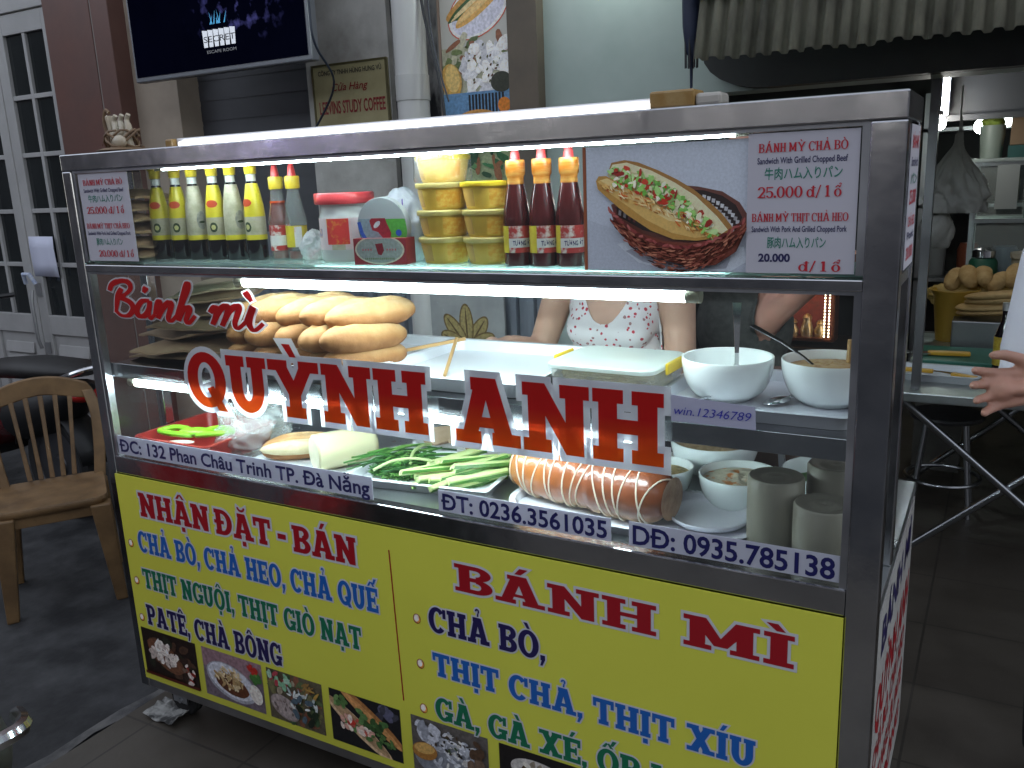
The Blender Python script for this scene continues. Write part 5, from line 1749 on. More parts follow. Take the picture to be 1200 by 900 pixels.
bowl('large_bowl', .089, .084, bowl_white, 'large white bowl of brown peanut sauce at the right post', (1.868, .240, MZ + .0075), brown_f, .80, fseed=3)
spoon('steel spoon standing upright in the left large bowl', (1.690, .245, MZ + .040), (0, R(-78), R(110)), .15)
spoon('steel spoon leaning over the rim of the sauce bowl', (1.862, .220, MZ + .068), (0, R(-24), R(165)), .17)
spoon('steel spoon lying flat on the tray between the two large bowls', (1.782, .195, MZ + .014), (0, R(-8), R(40)), .10)
spoon('steel fork end lying in front of the left large bowl', (1.625, .120, MZ + .014), (0, R(-4), R(35)), .10)
g = MB(); g.tube([(1.895, .268, MZ + .055), (1.898, .272, MZ + .125)], .0055, 8)
tag(g.build('wooden_stick', MATS['pale_wood'], smooth=True), 'short brown wooden stick standing in the sauce bowl', 'stick')
# hand written note
r = thing('handwritten_note', 'small white note with blue handwritten figures on the glass', 'note', (1.636, .0098, 1.128))
g = MB(); g.add([(0, 0, .003), (.152, 0, .002), (.150, 0, .043), (-.001, 0, .052)], [(0, 1, 2, 3)]); o = g.build('paper', mat('note_paper', (.52, .52, .66), .6, transl=.2), r, recalc=False)
o.modifiers.new('thick', 'SOLIDIFY').thickness = .0006
text_mesh('handwriting', 'win.12346789', mat('blue_pen', (.03, .03, .36), .5), .006, .017, .016, -.0016, r, x1=.144, bold=-.004, shear=.25)

# ================================================================== COUNTER (LOW SHELF)
LZ = ZY + .0245
# red basket with green tool
r = thing('red_basket', 'flat red plastic basket in the left corner of the counter', 'basket', (.185, .20, LZ))
redp = mat('red_plastic', (.36, .030, .022), .35, color2=(.30, .025, .02), scale=12)
g = MB(); g.loft([rrect(.25, .24, .02, 0), rrect(.285, .27, .025, .060), rrect(.298, .283, .028, .062), rrect(.298, .283, .028, .066), rrect(.278, .263, .022, .066), rrect(.242, .232, .018, .005)]); g.build('basket', redp, r, smooth=True, angle=40)
lime = mat('lime_plastic', (.22, .52, .02), .3, color2=(.18, .46, .02), scale=8)
r = thing('green_grater', 'lime green plastic hand tool with looped handles in the red basket', 'tool', (.195, .155, LZ + .062), R(18))
g = MB()
for s_ in (-1, 1):
    g.tube(catmull([(s_ * .008, -.012, .002), (s_ * .05, -.030, .010), (s_ * .10, -.018, .012), (s_ * .108, .004, .010), (s_ * .075, .020, .014), (s_ * .03, .012, .010)], 6, closed=True), .0085, 8, closed=True)
g.build('handle', lime, r, smooth=True)
g = MB(); g.ell((0, 0, .008), (.055, .024, .012), seg=20, rings=10); g.build('body', lime, r, smooth=True)
g = MB(); g.ell((-.03, -.035, -.012), (.04, .014, .004)); g.build('blade', mat('pale_blade', (.6, .6, .56), .3), r, smooth=True)
# plastic bag
crumple('plastic_bag', (.095, .075, .085), glassy('bag_film', (.93, .95, .94), .72, .10, body=(.72, .76, .75)), 'crumpled clear plastic bag between the red basket and the baguette', 'bag', (.345, .235, LZ), .4, 14, .30, 5)
# cut baguette
r = thing('cut_baguette', 'sliced open baguette lying beside the pale pork roll', 'bread', (.505, .24, LZ + .036), R(38))
g = roll_mesh(7.7); 
for i, v in enumerate(g.v): g.v[i] = (v[0] * .92, v[1] * .95, v[2] * .95)
g.build('crust', crust, r, smooth=True, angle=60)
g = MB(); g.ell((0, -.030, .010), (.108, .020, .022), (R(25), 0, 0), 20, 10); g.build('crumb', mat('bread_crumb', (.62, .55, .36), .8, color2=(.55, .46, .27), scale=30, bump=.3, bscale=80), r, smooth=True)
# pale pork roll lying on its side
pork = mat('pale_pork_roll', (.60, .57, .36), .4, color2=(.56, .52, .32), scale=10, sss=.15)
r = thing('pork_roll', 'cream coloured cylinder of pork roll lying with its cut end forward', 'pork roll', (.655, .245, LZ + .052))
ax = Vector((.50, .86, 0)).normalized()
g = MB(); g.lathe([(0, -.085), (.044, -.085), (.049, -.081), (.050, .06), (.046, .075), (.03, .084), (0, .086)], seg=36, axis=ax); g.build('roll', pork, r, smooth=True, angle=50)
g = MB(); g.lathe([(0, -.0865), (.0435, -.0856)], seg=36, axis=ax, cap=False); g.build('cut_face', mat('cut_pork', (.62, .60, .44), .45, color2=(.56, .54, .40), scale=30), r)
tray('meat_plate', .34, .22, .014, (.56, .24, LZ), R(5), 'white plate under the baguette and pale pork roll')
tray('vegetable_tray', .40, .27, .024, (.925, .275, LZ), R(7), 'shallow white tray holding herbs and cucumber sticks', rnd=.012)
# cucumber sticks
cuc = mat('cucumber_flesh', (.55, .64, .30), .4, color2=(.46, .58, .22), scale=25, sss=.1)
cuc_s = mat('cucumber_skin', (.035, .13, .02), .35, color2=(.08, .22, .035), scale=25)
random.seed(77)
cp = None
for k in range(26):
    if cp is None:
        o = thing('cucumber_stick', 'pale green cucumber stick in the pile on the vegetable tray', 'cucumber', (0, 0, 0), 0, 'cucumber sticks on the vegetable tray')
        v = [(-.075, -.008, 0), (.075, -.008, 0), (.078, .008, 0), (-.075, .008, 0), (-.07, -.004, .013), (.073, -.004, .013), (.073, .007, .011), (-.07, .007, .011)]
        g = MB(); g.add(v, [(3, 2, 1, 0), (4, 5, 6, 7), (0, 1, 5, 4), (2, 3, 7, 6), (1, 2, 6, 5), (3, 0, 4, 7)]); g.build('flesh', cuc, o, bevel=.002)
        g = MB(); g.add([(-.074, -.0086, .0006), (.074, -.0086, .0006), (.072, -.0058, .0075), (-.069, -.0058, .0075)], [(0, 1, 2, 3)]); x_ = g.build('skin', cuc_s, o, recalc=False)
        x_.modifiers.new('thick', 'SOLIDIFY').thickness = -.0012
        cp = o
    else:
        o = dup(cp)
    o.location = (1.02 + random.uniform(-.075, .085), .265 + random.uniform(-.065, .05), LZ + .014 + .011 * (k // 7) + random.uniform(0, .004))
    o.rotation_euler = (R(random.uniform(-40, 60)), R(random.uniform(-6, 6)), R(52 + random.uniform(-16, 16)))
# herbs and scallion: a heap nobody can count
random.seed(15)
def leaf_heap(name, label, cx, cy, cz, rx, ry, hz, n, cols, lr=(.010, .024), stems=0):
    g = MB()
    for i in range(n):
        t, q = random.uniform(0, 6.283), math.sqrt(random.random())
        x_, y_ = cx + rx * q * math.cos(t), cy + ry * q * math.sin(t)
        z_ = cz + hz * (1 - q * q) * random.uniform(.2, 1.05) + .004
        L_, w_ = random.uniform(*lr), random.uniform(.003, .007)
        E = Euler((random.uniform(-.7, .7), random.uniform(-.6, .6), R(50) + random.uniform(-1.0, 1.0))).to_matrix()
        pts = [Vector((-L_, 0, 0)), Vector((-L_ * .3, -w_, .002)), Vector((L_ * .5, -w_ * .7, .003)), Vector((L_, 0, -.002)), Vector((L_ * .5, w_ * .7, .003)), Vector((-L_ * .3, w_, .002))]
        g.add([Vector((x_, y_, z_)) + E @ p for p in pts], [tuple(range(6))], random.randrange(len(cols)))
    for i in range(stems):
        x_, y_ = cx + random.uniform(-rx, rx), cy + random.uniform(-ry, ry)
        d = Vector((math.cos(R(50) + random.uniform(-.5, .5)), math.sin(R(50) + random.uniform(-.5, .5)), random.uniform(-.1, .15))) * random.uniform(.04, .09)
        g.tube([Vector((x_, y_, cz + hz * .8)) - d, Vector((x_, y_, cz + hz)), Vector((x_, y_, cz + hz * .7)) + d], .0025, 6, random.randrange(len(cols)))
    o = g.build(name, cols, recalc=False)
    o['kind'] = 'stuff'
    return tag(o, label, 'herbs')
greens = [mat('herb_dark', (.020, .085, .018), .45), mat('herb_mid', (.045, .16, .03), .45), mat('herb_pale', (.14, .30, .07), .45)]
leaf_heap('herbs', 'heap of dark green chopped herbs and scallion on the vegetable tray', .835, .265, LZ + .008, .085, .085, .040, 700, greens, stems=26)
# long scallion stalks over the heap
for k, (x, y, rz) in enumerate(((.86, .29, 1.9), (.87, .20, .9))):
    g = MB(); g.tube(catmull([(-.07, 0, 0), (-.02, .008, .012), (.03, 0, .014), (.075, -.012, .004)], 5), [.004] * 16, 8)
    o = g.build('scallion_stalk', mat('scallion', (.40, .50, .22), .4), smooth=True); o.location = (x, y, LZ + .044); o.rotation_euler = (0, 0, rz)
    tag(o, ['pale scallion stalk lying across the back of the herb heap', 'pale scallion stalk lying at the front of the herb heap'][k], 'scallion')
# sliced meat behind
tray('slice_plate', .40, .20, .016, (.92, .53, LZ), 0, 'white plate of sliced meat behind the vegetable tray')
slm = [mat('meat_slice_pale', (.50, .36, .24), .45, color2=(.42, .29, .18), scale=25), mat('meat_slice_orange', (.50, .20, .06), .4, color2=(.40, .16, .06), scale=25)]
random.seed(41)
base = []
for k in range(18):
    if len(base) < 2:
        g = MB(); g.loft([rrect(.075, .04, .012, 0), rrect(.078, .042, .012, .002), rrect(.075, .04, .012, .005)]); o = g.build('meat_slice', slm[len(base)], smooth=True); base.append(o)
    else:
        o = base[0 if k < 13 else 1].copy(); COL.objects.link(o)
    pal = o.data.materials[0] is slm[0]
    o.location = ((.78 + (k % 7) * .034 if pal else 1.02 + (k % 4) * .03) + random.uniform(-.01, .01), .50 + random.uniform(-.03, .05), LZ + .014 + (k // 7) * .012 + random.uniform(0, .006))
    o.rotation_euler = (R(random.uniform(10, 35)), R(random.uniform(-25, 25)), R(random.uniform(20, 80)))
    tag(o, 'thin pale meat slice in the heap at the left of its plate' if pal else 'thin orange rimmed meat slice at the right of its plate', 'meat slice', 'pale meat slices' if pal else 'orange meat slices')
# netted ham
r = thing('netted_ham', 'long glazed brown ham roll tied in white netting', 'ham', (1.372, .225, LZ + .071))
a0_, a1_ = Vector((-.205, .035, .004)), Vector((.205, -.035, -.004))
ax = (a1_ - a0_).normalized()
def ham_r(t):
    r_ = .068 * (1 - abs(t) ** 7) ** .5 if abs(t) < 1 else 0
    return max(.0, r_) * (1 - .07 * math.exp(-((t - .0) / .10) ** 2)) + .002 * math.sin(t * 40) * (1 - abs(t))
N_ = 60
prf = [(ham_r(-1 + 2 * i / N_), (-.21 + .42 * i / N_)) for i in range(N_ + 1)]
g = MB(); g.lathe(prf, seg=36, axis=ax, cap=False)
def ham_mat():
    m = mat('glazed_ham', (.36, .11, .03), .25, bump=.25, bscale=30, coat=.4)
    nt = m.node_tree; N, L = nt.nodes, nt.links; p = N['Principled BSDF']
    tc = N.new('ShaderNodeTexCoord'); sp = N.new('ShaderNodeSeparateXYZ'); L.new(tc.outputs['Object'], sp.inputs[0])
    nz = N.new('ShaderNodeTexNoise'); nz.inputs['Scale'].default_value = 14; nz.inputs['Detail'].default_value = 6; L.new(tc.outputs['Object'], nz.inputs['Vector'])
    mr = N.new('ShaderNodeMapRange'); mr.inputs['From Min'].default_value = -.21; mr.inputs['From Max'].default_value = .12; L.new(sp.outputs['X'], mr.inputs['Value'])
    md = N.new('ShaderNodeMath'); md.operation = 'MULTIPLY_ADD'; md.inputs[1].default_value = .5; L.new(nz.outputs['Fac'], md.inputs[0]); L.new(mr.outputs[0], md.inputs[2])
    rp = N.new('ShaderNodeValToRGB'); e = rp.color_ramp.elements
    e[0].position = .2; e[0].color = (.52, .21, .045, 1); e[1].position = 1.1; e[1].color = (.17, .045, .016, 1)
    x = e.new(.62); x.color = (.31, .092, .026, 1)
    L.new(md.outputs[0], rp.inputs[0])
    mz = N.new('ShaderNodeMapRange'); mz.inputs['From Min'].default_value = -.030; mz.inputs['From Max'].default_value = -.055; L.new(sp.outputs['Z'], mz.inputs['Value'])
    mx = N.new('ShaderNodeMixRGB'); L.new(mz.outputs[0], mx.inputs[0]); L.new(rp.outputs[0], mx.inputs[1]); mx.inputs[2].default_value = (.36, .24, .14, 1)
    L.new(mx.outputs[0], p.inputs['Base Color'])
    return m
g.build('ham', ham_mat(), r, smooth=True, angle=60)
g = MB(); g.lathe([(0, .2105), (.025, .2092), (.046, .2070)], seg=30, axis=ax, cap=False); g.build('cut_end', mat('ham_end', (.42, .27, .16), .5, color2=(.25, .13, .07), scale=40, bump=.3, bscale=70), r, smooth=True)
g = MB(); q_ = Vector((0, 0, 1)).rotation_difference(ax)
random.seed(9)
for k in range(15):
    t0 = -.86 + k * .122 + random.uniform(-.03, .03); tilt = random.uniform(-.13, .13)
    pts = []
    for j in range(30):
        a_ = 2 * math.pi * j / 30
        t = max(-.97, min(.97, t0 + tilt * math.cos(a_ + .6)))
        rr = ham_r(t) + .0012
        pts.append(q_ @ Vector((rr * math.cos(a_), rr * math.sin(a_), t * .21)))
    g.tube(pts, .0019, 5, closed=True)
g.build('netting', mat('white_string', (.60, .52, .40), .7), r, smooth=True)
tray('ham_plate', .56, .26, .022, (1.47, .235, LZ), 0, 'white plastic platter under the netted ham roll', mat('pale_tray', (.66, .67, .72), .25), rnd=.10)
bowl('small_dish', .085, .024, mat('pale_tray', (.66, .67, .72), .25), 'shallow pale oval dish in front of the pickle bowl', (1.640, .245, LZ + .0015))
# grey wrapped pork rolls standing on end
gw = mat('wrapped_roll', (.28, .262, .205), .45, color2=(.24, .225, .175), scale=4, stretch=(3, 3, .7), bump=.15, bscale=18)
gt = mat('wrapped_roll_top', (.17, .16, .125), .5, color2=(.15, .14, .11), scale=12)
def stand_roll(r_, h, loc, label):
    r = thing('wrapped_pork_roll', label, 'pork roll', loc)
    g = MB(); g.lathe([(0, 0), (r_ - .004, 0), (r_, .004), (r_ * 1.01, h * .5), (r_, h - .004), (r_ - .003, h)], seg=40, cap=False); g.build('roll', gw, r, smooth=True, angle=50)
    g = MB(); nr = 8; g.lathe([(r_ - .003, h)] + [(r_ * (1 - k / nr), h - .002 + .002 * math.sin(k * 1.3)) for k in range(1, nr)] + [(0, h - .003)], seg=40, cap=False); g.build('top_face', gt, r, smooth=True, angle=60)
    r['group'] = 'grey wrapped pork rolls'
    return r
stand_roll(.0535, .150, (1.787, .185, LZ), 'grey wrapped pork roll standing upright, left of the three')
stand_roll(.0555, .128, (1.888, .130, LZ), 'shorter grey wrapped pork roll standing at the right front corner')
stand_roll(.053, .165, (1.885, .255, LZ), 'taller grey wrapped pork roll partly hidden behind the corner roll')
# bowls at the back of the counter
shred = mat('shredded_brown', (.30, .20, .10), .8, color2=(.40, .29, .16), scale=70, bump=.6, bscale=160)
pick = mat('pickle_mix', (.60, .56, .42), .5, color2=(.60, .22, .06), scale=30, bump=.5, bscale=70, amount=(.55, .62))
greenf = mat('green_mix', (.05, .15, .03), .6, color2=(.12, .26, .06), scale=40, bump=.6, bscale=80)
bw2 = mat('cool_white_bowl', (.70, .76, .76), .2)
bowl('counter_bowl', .106, .085, bw2, 'white bowl heaped with brown shredded meat under the middle shelf', (1.552, .572, LZ), shred, .92, fseed=5)
bowl('counter_bowl', .088, .078, bw2, 'white bowl of pickled carrot and radish behind the grey pork roll', (1.668, .370, LZ), pick, .80, fseed=7)
bowl('counter_bowl', .070, .070, bw2, 'small white bowl of chopped peanuts beside the lettering', (1.490, .375, LZ), mat('peanut_mix', (.50, .36, .16), .6, color2=(.2, .16, .06), scale=60, bump=.5, bscale=90), .75, fseed=8)
bowl('counter_bowl', .098, .085, bw2, 'white bowl of green herbs nearest the right end of the counter', (1.842, .440, LZ), greenf, .6, fseed=9)
leaf_heap('herb_sprig', 'small green herb sprig rising from the right end bowl', 1.91, .36, LZ + .055, .03, .03, .035, 90, greens, (.008, .016))
# brown wall board behind bowls
g = MB(); g.box(1.62, 1.95, D2 - .018, D2 - .004, LZ, 1.06)
tag(g.build('back_board', mat('brown_board', (.10, .055, .035), .6, color2=(.08, .045, .03), scale=3)), 'brown board standing at the back right of the counter', 'board')

# ================================================================== CHAIR, SCOOTERS, GROUND LITTER
beige = mat('worn_beige_plastic', (.26, .155, .070), .45, color2=(.145, .085, .040), scale=7, bump=.08, bscale=30, detail=8)
ch = thing('plastic_chair', 'worn tan plastic chair with slatted back, empty, left of the cart', 'chair', (-1.085, .475, 0), R(56))
ch.scale = (.93, .93, .97)
g = MB(); g.loft([rrect(.37, .36, .05, .405), rrect(.415, .40, .06, .415), rrect(.425, .41, .06, .435), rrect(.415, .40, .06, .446), rrect(.33, .32, .05, .437)]); g.build('seat', beige, ch, smooth=True, angle=50)
for sx in (-1, 1):
    for sy, top, bot, nm in ((-1, (-.175), (-.195), 'leg'), (1, .165, .215, 'leg')):
        g = MB()
        t_, b_ = Vector((sx * .178, top, .418)), Vector((sx * .205, bot, 0))
        v = []
        for p, w in ((t_, .040), (t_ * .5 + b_ * .5, .031), (b_, .023)):
            v += [p + Vector((a_ * w, c_ * w, 0)) for a_, c_ in ((-1, -1), (1, -1), (1, 1), (-1, 1))]
        g.add(v, [(3, 2, 1, 0), (8, 9, 10, 11)] + [(4 * i + k, 4 * i + (k + 1) % 4, 4 * i + 4 + (k + 1) % 4, 4 * i + 4 + k) for i in range(2) for k in range(4)])
        g.build(nm, beige, ch, bevel=.006)
for p, q in (((-.17, -.18), (.17, -.18)), ((-.17, .17), (.17, .17)), ((-.19, -.17), (-.19, .16)), ((.19, -.17), (.19, .16))):
    g = MB(); g.bar((p[0], p[1], .395), (q[0], q[1], .395), .018, .05); g.build('apron', beige, ch, bevel=.004)
for sx in (-1, 1):
    g = MB()
    P = catmull([(sx * .185, .175, .40), (sx * .205, .205, .55), (sx * .212, .235, .70), (sx * .190, .26, .80)], 6)
    v = []
    for i, p in enumerate(P):
        w = .024
        v += [p + Vector((-w, -.011, 0)), p + Vector((w, -.011, 0)), p + Vector((w, .011, 0)), p + Vector((-w, .011, 0))]
    n_ = len(P)
    g.add(v, [(3, 2, 1, 0), tuple(range(4 * n_ - 4, 4 * n_))] + [(4 * i + k, 4 * i + (k + 1) % 4, 4 * i + 4 + (k + 1) % 4, 4 * i + 4 + k) for i in range(n_ - 1) for k in range(4)])
    g.build('upright', beige, ch, bevel=.005)
g = MB(); v = []
n_ = 22
for i in range(n_ + 1):
    t = -1 + 2 * i / n_
    x = t * .212; zt = .875 - .055 * t * t - (.02 if abs(t) > .97 else 0); zb = .785 + .012 * math.cos(t * 3.1) - .012 * abs(t)
    y = .262 + .012 * (1 - t * t)
    v += [(x, y - .012, zb), (x, y + .012, zb), (x, y + .016, zt), (x, y - .008, zt)]
g.add(v, [(3, 2, 1, 0), tuple(range(4 * n_, 4 * n_ + 4))] + [(4 * i + k, 4 * i + (k + 1) % 4, 4 * i + 4 + (k + 1) % 4, 4 * i + 4 + k) for i in range(n_) for k in range(4)])
g.build('top_rail', beige, ch, smooth=True, bevel=.005)
for k in range(5):
    xb, xt = -.088 + k * .044, -.118 + k * .059
    g = MB(); v = []
    for j in range(6):
        t = j / 5
        x = xb + (xt - xb) * t; y = .19 + .078 * t; z = .45 + .345 * t; w = .0105 - .002 * math.sin(t * 3.14)
        v += [(x - w, y - .006, z), (x + w, y - .006, z), (x + w, y + .006, z), (x - w, y + .006, z)]
    g.add(v, [(3, 2, 1, 0), (20, 21, 22, 23)] + [(4 * i + q, 4 * i + (q + 1) % 4, 4 * i + 4 + (q + 1) % 4, 4 * i + 4 + q) for i in range(5) for q in range(4)])
    g.build('slat', beige, ch, bevel=.003)

# scooter: built along local -x (front), rear wheel at the origin
red_paint = mat('red_paint', (.30, .012, .015), .25, coat=.5)
blk_paint = mat('black_paint', (.010, .010, .011), .5)
sc = thing('scooter', 'red and black motor scooter parked behind the tan chair', 'scooter', (-1.86, 1.02, 0), R(-4))
def wheel(x):
    e = bpy.data.objects.new('wheel', None); COL.objects.link(e); e.parent = sc; e.location = (x, 0, .27)
    g = MB(); g.lathe([(.205, -.04), (.24, -.048), (.265, -.03), (.27, 0), (.265, .03), (.24, .048), (.205, .04)], seg=40, axis=(0, 1, 0), cap=False); g.build('tyre', rubber, e, smooth=True)
    g = MB(); g.lathe([(0, -.03), (.05, -.035), (.06, -.02), (.19, -.02), (.207, -.035), (.207, .035), (.19, .02), (.06, .02), (.05, .035), (0, .03)], seg=30, axis=(0, 1, 0), cap=False)
    g.build('rim', mat('wheel_rim', (.10, .10, .11), .35, .7), e, smooth=True)
wheel(0); wheel(-1.24)
def lofted(secs, name, m):
    g = MB(); loops = []
    for x, z, w, h in secs:
        loops.append([(x, w * math.cos(2 * math.pi * k / 16), z + h * math.sin(2 * math.pi * k / 16)) for k in range(16)])
    g.loft(loops); return g.build(name, m, sc, smooth=True, angle=60)
lofted([(.34, .70, .02, .02), (.26, .66, .10, .07), (.05, .58, .16, .13), (-.20, .53, .17, .15)], 'body', blk_paint)
lofted([(-.20, .56, .168, .12), (-.30, .54, .172, .13), (-.48, .44, .16, .12), (-.55, .36, .10, .06)], 'side_fairing', red_paint)
lofted([(.34, .775, .05, .02), (.20, .775, .12, .045), (-.1, .76, .14, .055), (-.42, .73, .12, .05), (-.50, .70, .06, .03)], 'seat', mat('black_seat', (.014, .013, .013), .55, bump=.1, bscale=80))
lofted([(-.50, .30, .15, .03), (-.70, .28, .16, .03), (-.90, .30, .15, .04)], 'floor_board', black_plastic)
lofted([(-.88, .28, .16, .05), (-.96, .55, .20, .15), (-1.00, .80, .19, .12), (-1.03, .93, .10, .06)], 'front_shield', red_paint)
lofted([(-.92, 1.0, .16, .06), (-1.02, 1.02, .15, .07), (-1.08, 1.0, .08, .05)], 'handlebar_cowl', blk_paint)
g = MB(); g.tube(catmull([(-.88, -.34, 1.04), (-.95, -.2, 1.03), (-.98, 0, 1.0), (-.95, .2, 1.03), (-.88, .34, 1.04)], 5), .014, 8); g.build('handlebar', black_plastic, sc, smooth=True)
g = MB(); g.ell((-1.09, 0, 1.0), (.03, .08, .05)); g.build('headlight', mat('headlight', (.5, .5, .5), .1), sc, smooth=True)
g = MB(); g.ell((.30, 0, .66), (.05, .085, .035)); g.build('tail_light', mat('tail_lens', (.35, .015, .012), .15), sc, smooth=True)
g = MB(); g.tube(catmull([(.30, -.11, .76), (.42, -.07, .80), (.42, .07, .80), (.30, .11, .76)], 6), .013, 8); g.build('grab_rail', chrome, sc, smooth=True)
g = MB(); g.tube([(-.35, .16, .24), (-.05, .17, .26), (.22, .17, .32)], [.03, .05, .045], 14); g.build('exhaust_pipe', black_plastic, sc, smooth=True)
g = MB(); g.tube([(-1.0, 0, .8), (-1.2, 0, .32)], .04, 8); g.bar((0, .07, .27), (-.4, .08, .35), .04, .07); g.build('fork', steel_dull, sc)
g = MB(); v = []
for i in range(12):
    t = R(10 + i * 14)
    v += [(-.01 + .31 * math.cos(t), -.07, .27 + .31 * math.sin(t)), (-.01 + .31 * math.cos(t), .07, .27 + .31 * math.sin(t))]
g.add(v, [(2 * i, 2 * i + 2, 2 * i + 3, 2 * i + 1) for i in range(11)]); o = g.build('mudguard', blk_paint, sc, smooth=True); o.modifiers.new('thick', 'SOLIDIFY').thickness = .006
o = dup(sc, (.49, -.81, 0), R(-12), 'motor scooter whose dark tail and chrome grab rail fill the lower left corner')
for q in (sc, o): q['group'] = 'motor scooters'

# crushed litter beside the caster
g = MB(); v = []
random.seed(2)
for j in range(7):
    for i in range(9):
        u, w = i / 8 - .5, j / 6 - .5
        v.append((u * .13, w * .085, .012 + .030 * abs(noise.noise(Vector((u * 5, w * 5, 1)))) + .02 * (u * u * 2)))
g.add(v, [(j * 9 + i, j * 9 + i + 1, j * 9 + i + 10, j * 9 + i + 9) for j in range(6) for i in range(8)])
o = g.build('crushed_paper', mat('dirty_paper', (.42, .42, .40), .6, color2=(.06, .06, .06), scale=22, amount=(.42, .58)), smooth=False)
o.location = (.02, .06, .003); o.modifiers.new('thick', 'SOLIDIFY').thickness = .0015
tag(o, 'crushed dirty paper wrapper lying by the front caster', 'litter')

# ornament on the top left of the cart
r = thing('shell_ornament', 'cream ornament with curled prongs and brown wire on the cart top', 'ornament', (.06, .150, ZT))
cer = mat('cream_ceramic', (.55, .50, .40), .3, color2=(.42, .34, .24), scale=18)
wire = mat('brown_wire', (.16, .095, .05), .55, color2=(.22, .14, .08), scale=40)
g = MB(); g.lathe([(0, 0), (.055, 0), (.07, .010), (.05, .016), (0, .016)], seg=24); g.build('base', wire, r, smooth=True)
for k in range(3):
    g = MB(); x = -.022 + k * .026
    g.tube(catmull([(x - .004, 0, .016), (x - .002, -.005, .04), (x + .004, -.002, .065), (x - .004, 0, .085), (x + .006, 0, .100)], 5), [.014, .014, .0135, .013, .012, .012, .011, .011, .010, .0095, .009, .0085, .008, .0075, .007, .0065, .006, .006, .006, .006, .006], 10)
    g.build('prong', cer, r, smooth=True)
g = MB(); g.obox((-.040, .008, .060), (.012, .03, .085), (0, R(-12), 0)); g.build('card', cer, r, bevel=.004)
g = MB(); g.ell((.02, -.025, .03), (.025, .014, .018)); g.build('pebble', cer, r, smooth=True)
g = MB()
random.seed(14)
for k in range(9):
    a0 = random.uniform(0, 6.28); rr = random.uniform(.035, .07); cx = random.uniform(-.02, .02)
    g.tube([(cx + rr * math.cos(a0 + t * .5), .6 * rr * math.sin(a0 + t * .5), .016 + .045 * math.sin(t * .35 + k) ** 2) for t in range(10)], .0032, 6)
g.tube(catmull([(-.05, 0, .03), (-.065, 0, .08), (-.055, 0, .115), (-.04, 0, .108)], 6), .005, 6)
g.build('wire_coil', wire, r, smooth=True)

# ================================================================== SHOP INTERIOR
tb_ = thing('work_table', 'steel topped work table on crossed tube legs inside the shop', 'table', (2.75, 2.55, 0))
g = MB(); g.box(-.93, 1.1, -.63, .62, .715, .75); g.build('table_top', mat('table_steel', (.38, .41, .41), .35, 1.0, (.45, .48, .48), 4, rvar=.1), tb_, bevel=.004)
tl = mat('leg_tube', (.34, .35, .37), .3, 1.0)
for y in (-.55, .5):
    for a_, b_ in (((-.90, y, .70), (-.20, y + .02, .10)), ((-.20, y + .03, .70), (-.90, y + .03, .06))):
        g = MB(); d = (Vector(b_) - Vector(a_)).normalized()
        ex = .18 if b_[0] > a_[0] else -.10
        g.tube(catmull([a_, (Vector(a_) + Vector(b_)) / 2, Vector(b_), Vector(b_) + Vector((ex * .6, 0, -.055)), Vector(b_) + Vector((ex * 1.2, 0, -.065 if b_[2] > .08 else -.035))], 6), .0135, 10)
        g.build('leg', tl, tb_, smooth=True)
    for a_, b_ in (((1.0, y, .70), (.3, y + .02, .03)), ((.3, y + .03, .70), (1.0, y + .03, .03))):
        g = MB(); g.tube([a_, b_], .0135, 10); g.build('leg', tl, tb_, smooth=True)
# stool under the table
st = thing('steel_stool', 'round steel stool with ring foot bars under the work table', 'stool', (1.97, 2.78, 0))
g = MB(); g.lathe([(0, .44), (.15, .44), (.155, .45), (.15, .46), (0, .462)], seg=28); g.build('seat', mat('stool_seat', (.05, .05, .055), .5), st, smooth=True)
for k in range(4):
    t = R(45 + 90 * k); g = MB(); g.tube([(.11 * math.cos(t), .11 * math.sin(t), .44), (.17 * math.cos(t), .17 * math.sin(t), 0)], .010, 8); g.build('leg', tl, st, smooth=True)
g = MB(); g.tube([(.155 * math.cos(R(k * 15)), .155 * math.sin(R(k * 15)), .16) for k in range(24)], .009, 8, closed=True); g.build('foot_ring', tl, st, smooth=True)
# bin / plinth behind
g = MB(); g.box(1.80, 2.02, 3.3, 3.5, 0, .70); tag(g.build('plinth', mat('plinth_grey', (.13, .125, .115), .7, color2=(.09, .088, .08), scale=8)), 'rough grey plinth standing behind the crossed table legs', 'plinth')
# tray with yellow knives, green board
TT = .7505
tray('knife_tray', .30, .21, .03, (1.955, 2.20, TT), R(-3), 'small white tray holding two yellow handled knives', mat('knife_tray', (.58, .62, .65), .3), rnd=.02)
yk = mat('yellow_handle', (.58, .33, .03), .4)
for k, (x, y, rz, lb) in enumerate(((1.90, 2.21, 3.05, 'yellow handled knife at the left of the small white tray'), (2.03, 2.16, -.5, 'yellow handled knife at the right of the small white tray'))):
    r = thing('knife', lb, 'knife', (x, y, TT + .022), rz)
    g = MB(); g.obox((.02, 0, 0), (.11, .022, .016), (0, 0, 0)); g.build('handle', yk, r, bevel=.005)
    g = MB(); g.add([(-.035, -.010, 0), (-.13, -.002, 0), (-.13, .004, 0), (-.035, .010, 0), (-.035, -.010, .002), (-.13, -.002, .001), (-.13, .004, .001), (-.035, .010, .002)], [(3, 2, 1, 0), (4, 5, 6, 7), (0, 1, 5, 4), (1, 2, 6, 5), (2, 3, 7, 6), (3, 0, 4, 7)]); g.build('blade', chrome, r)
g = MB(); g.box(1.84, 2.14, 2.42, 2.74, TT, TT + .022); tag(g.build('cutting_board', mat('green_board', (.03, .17, .12), .5, color2=(.025, .13, .09), scale=10), bevel=.006), 'dark green plastic cutting board lying behind the knife tray', 'board')
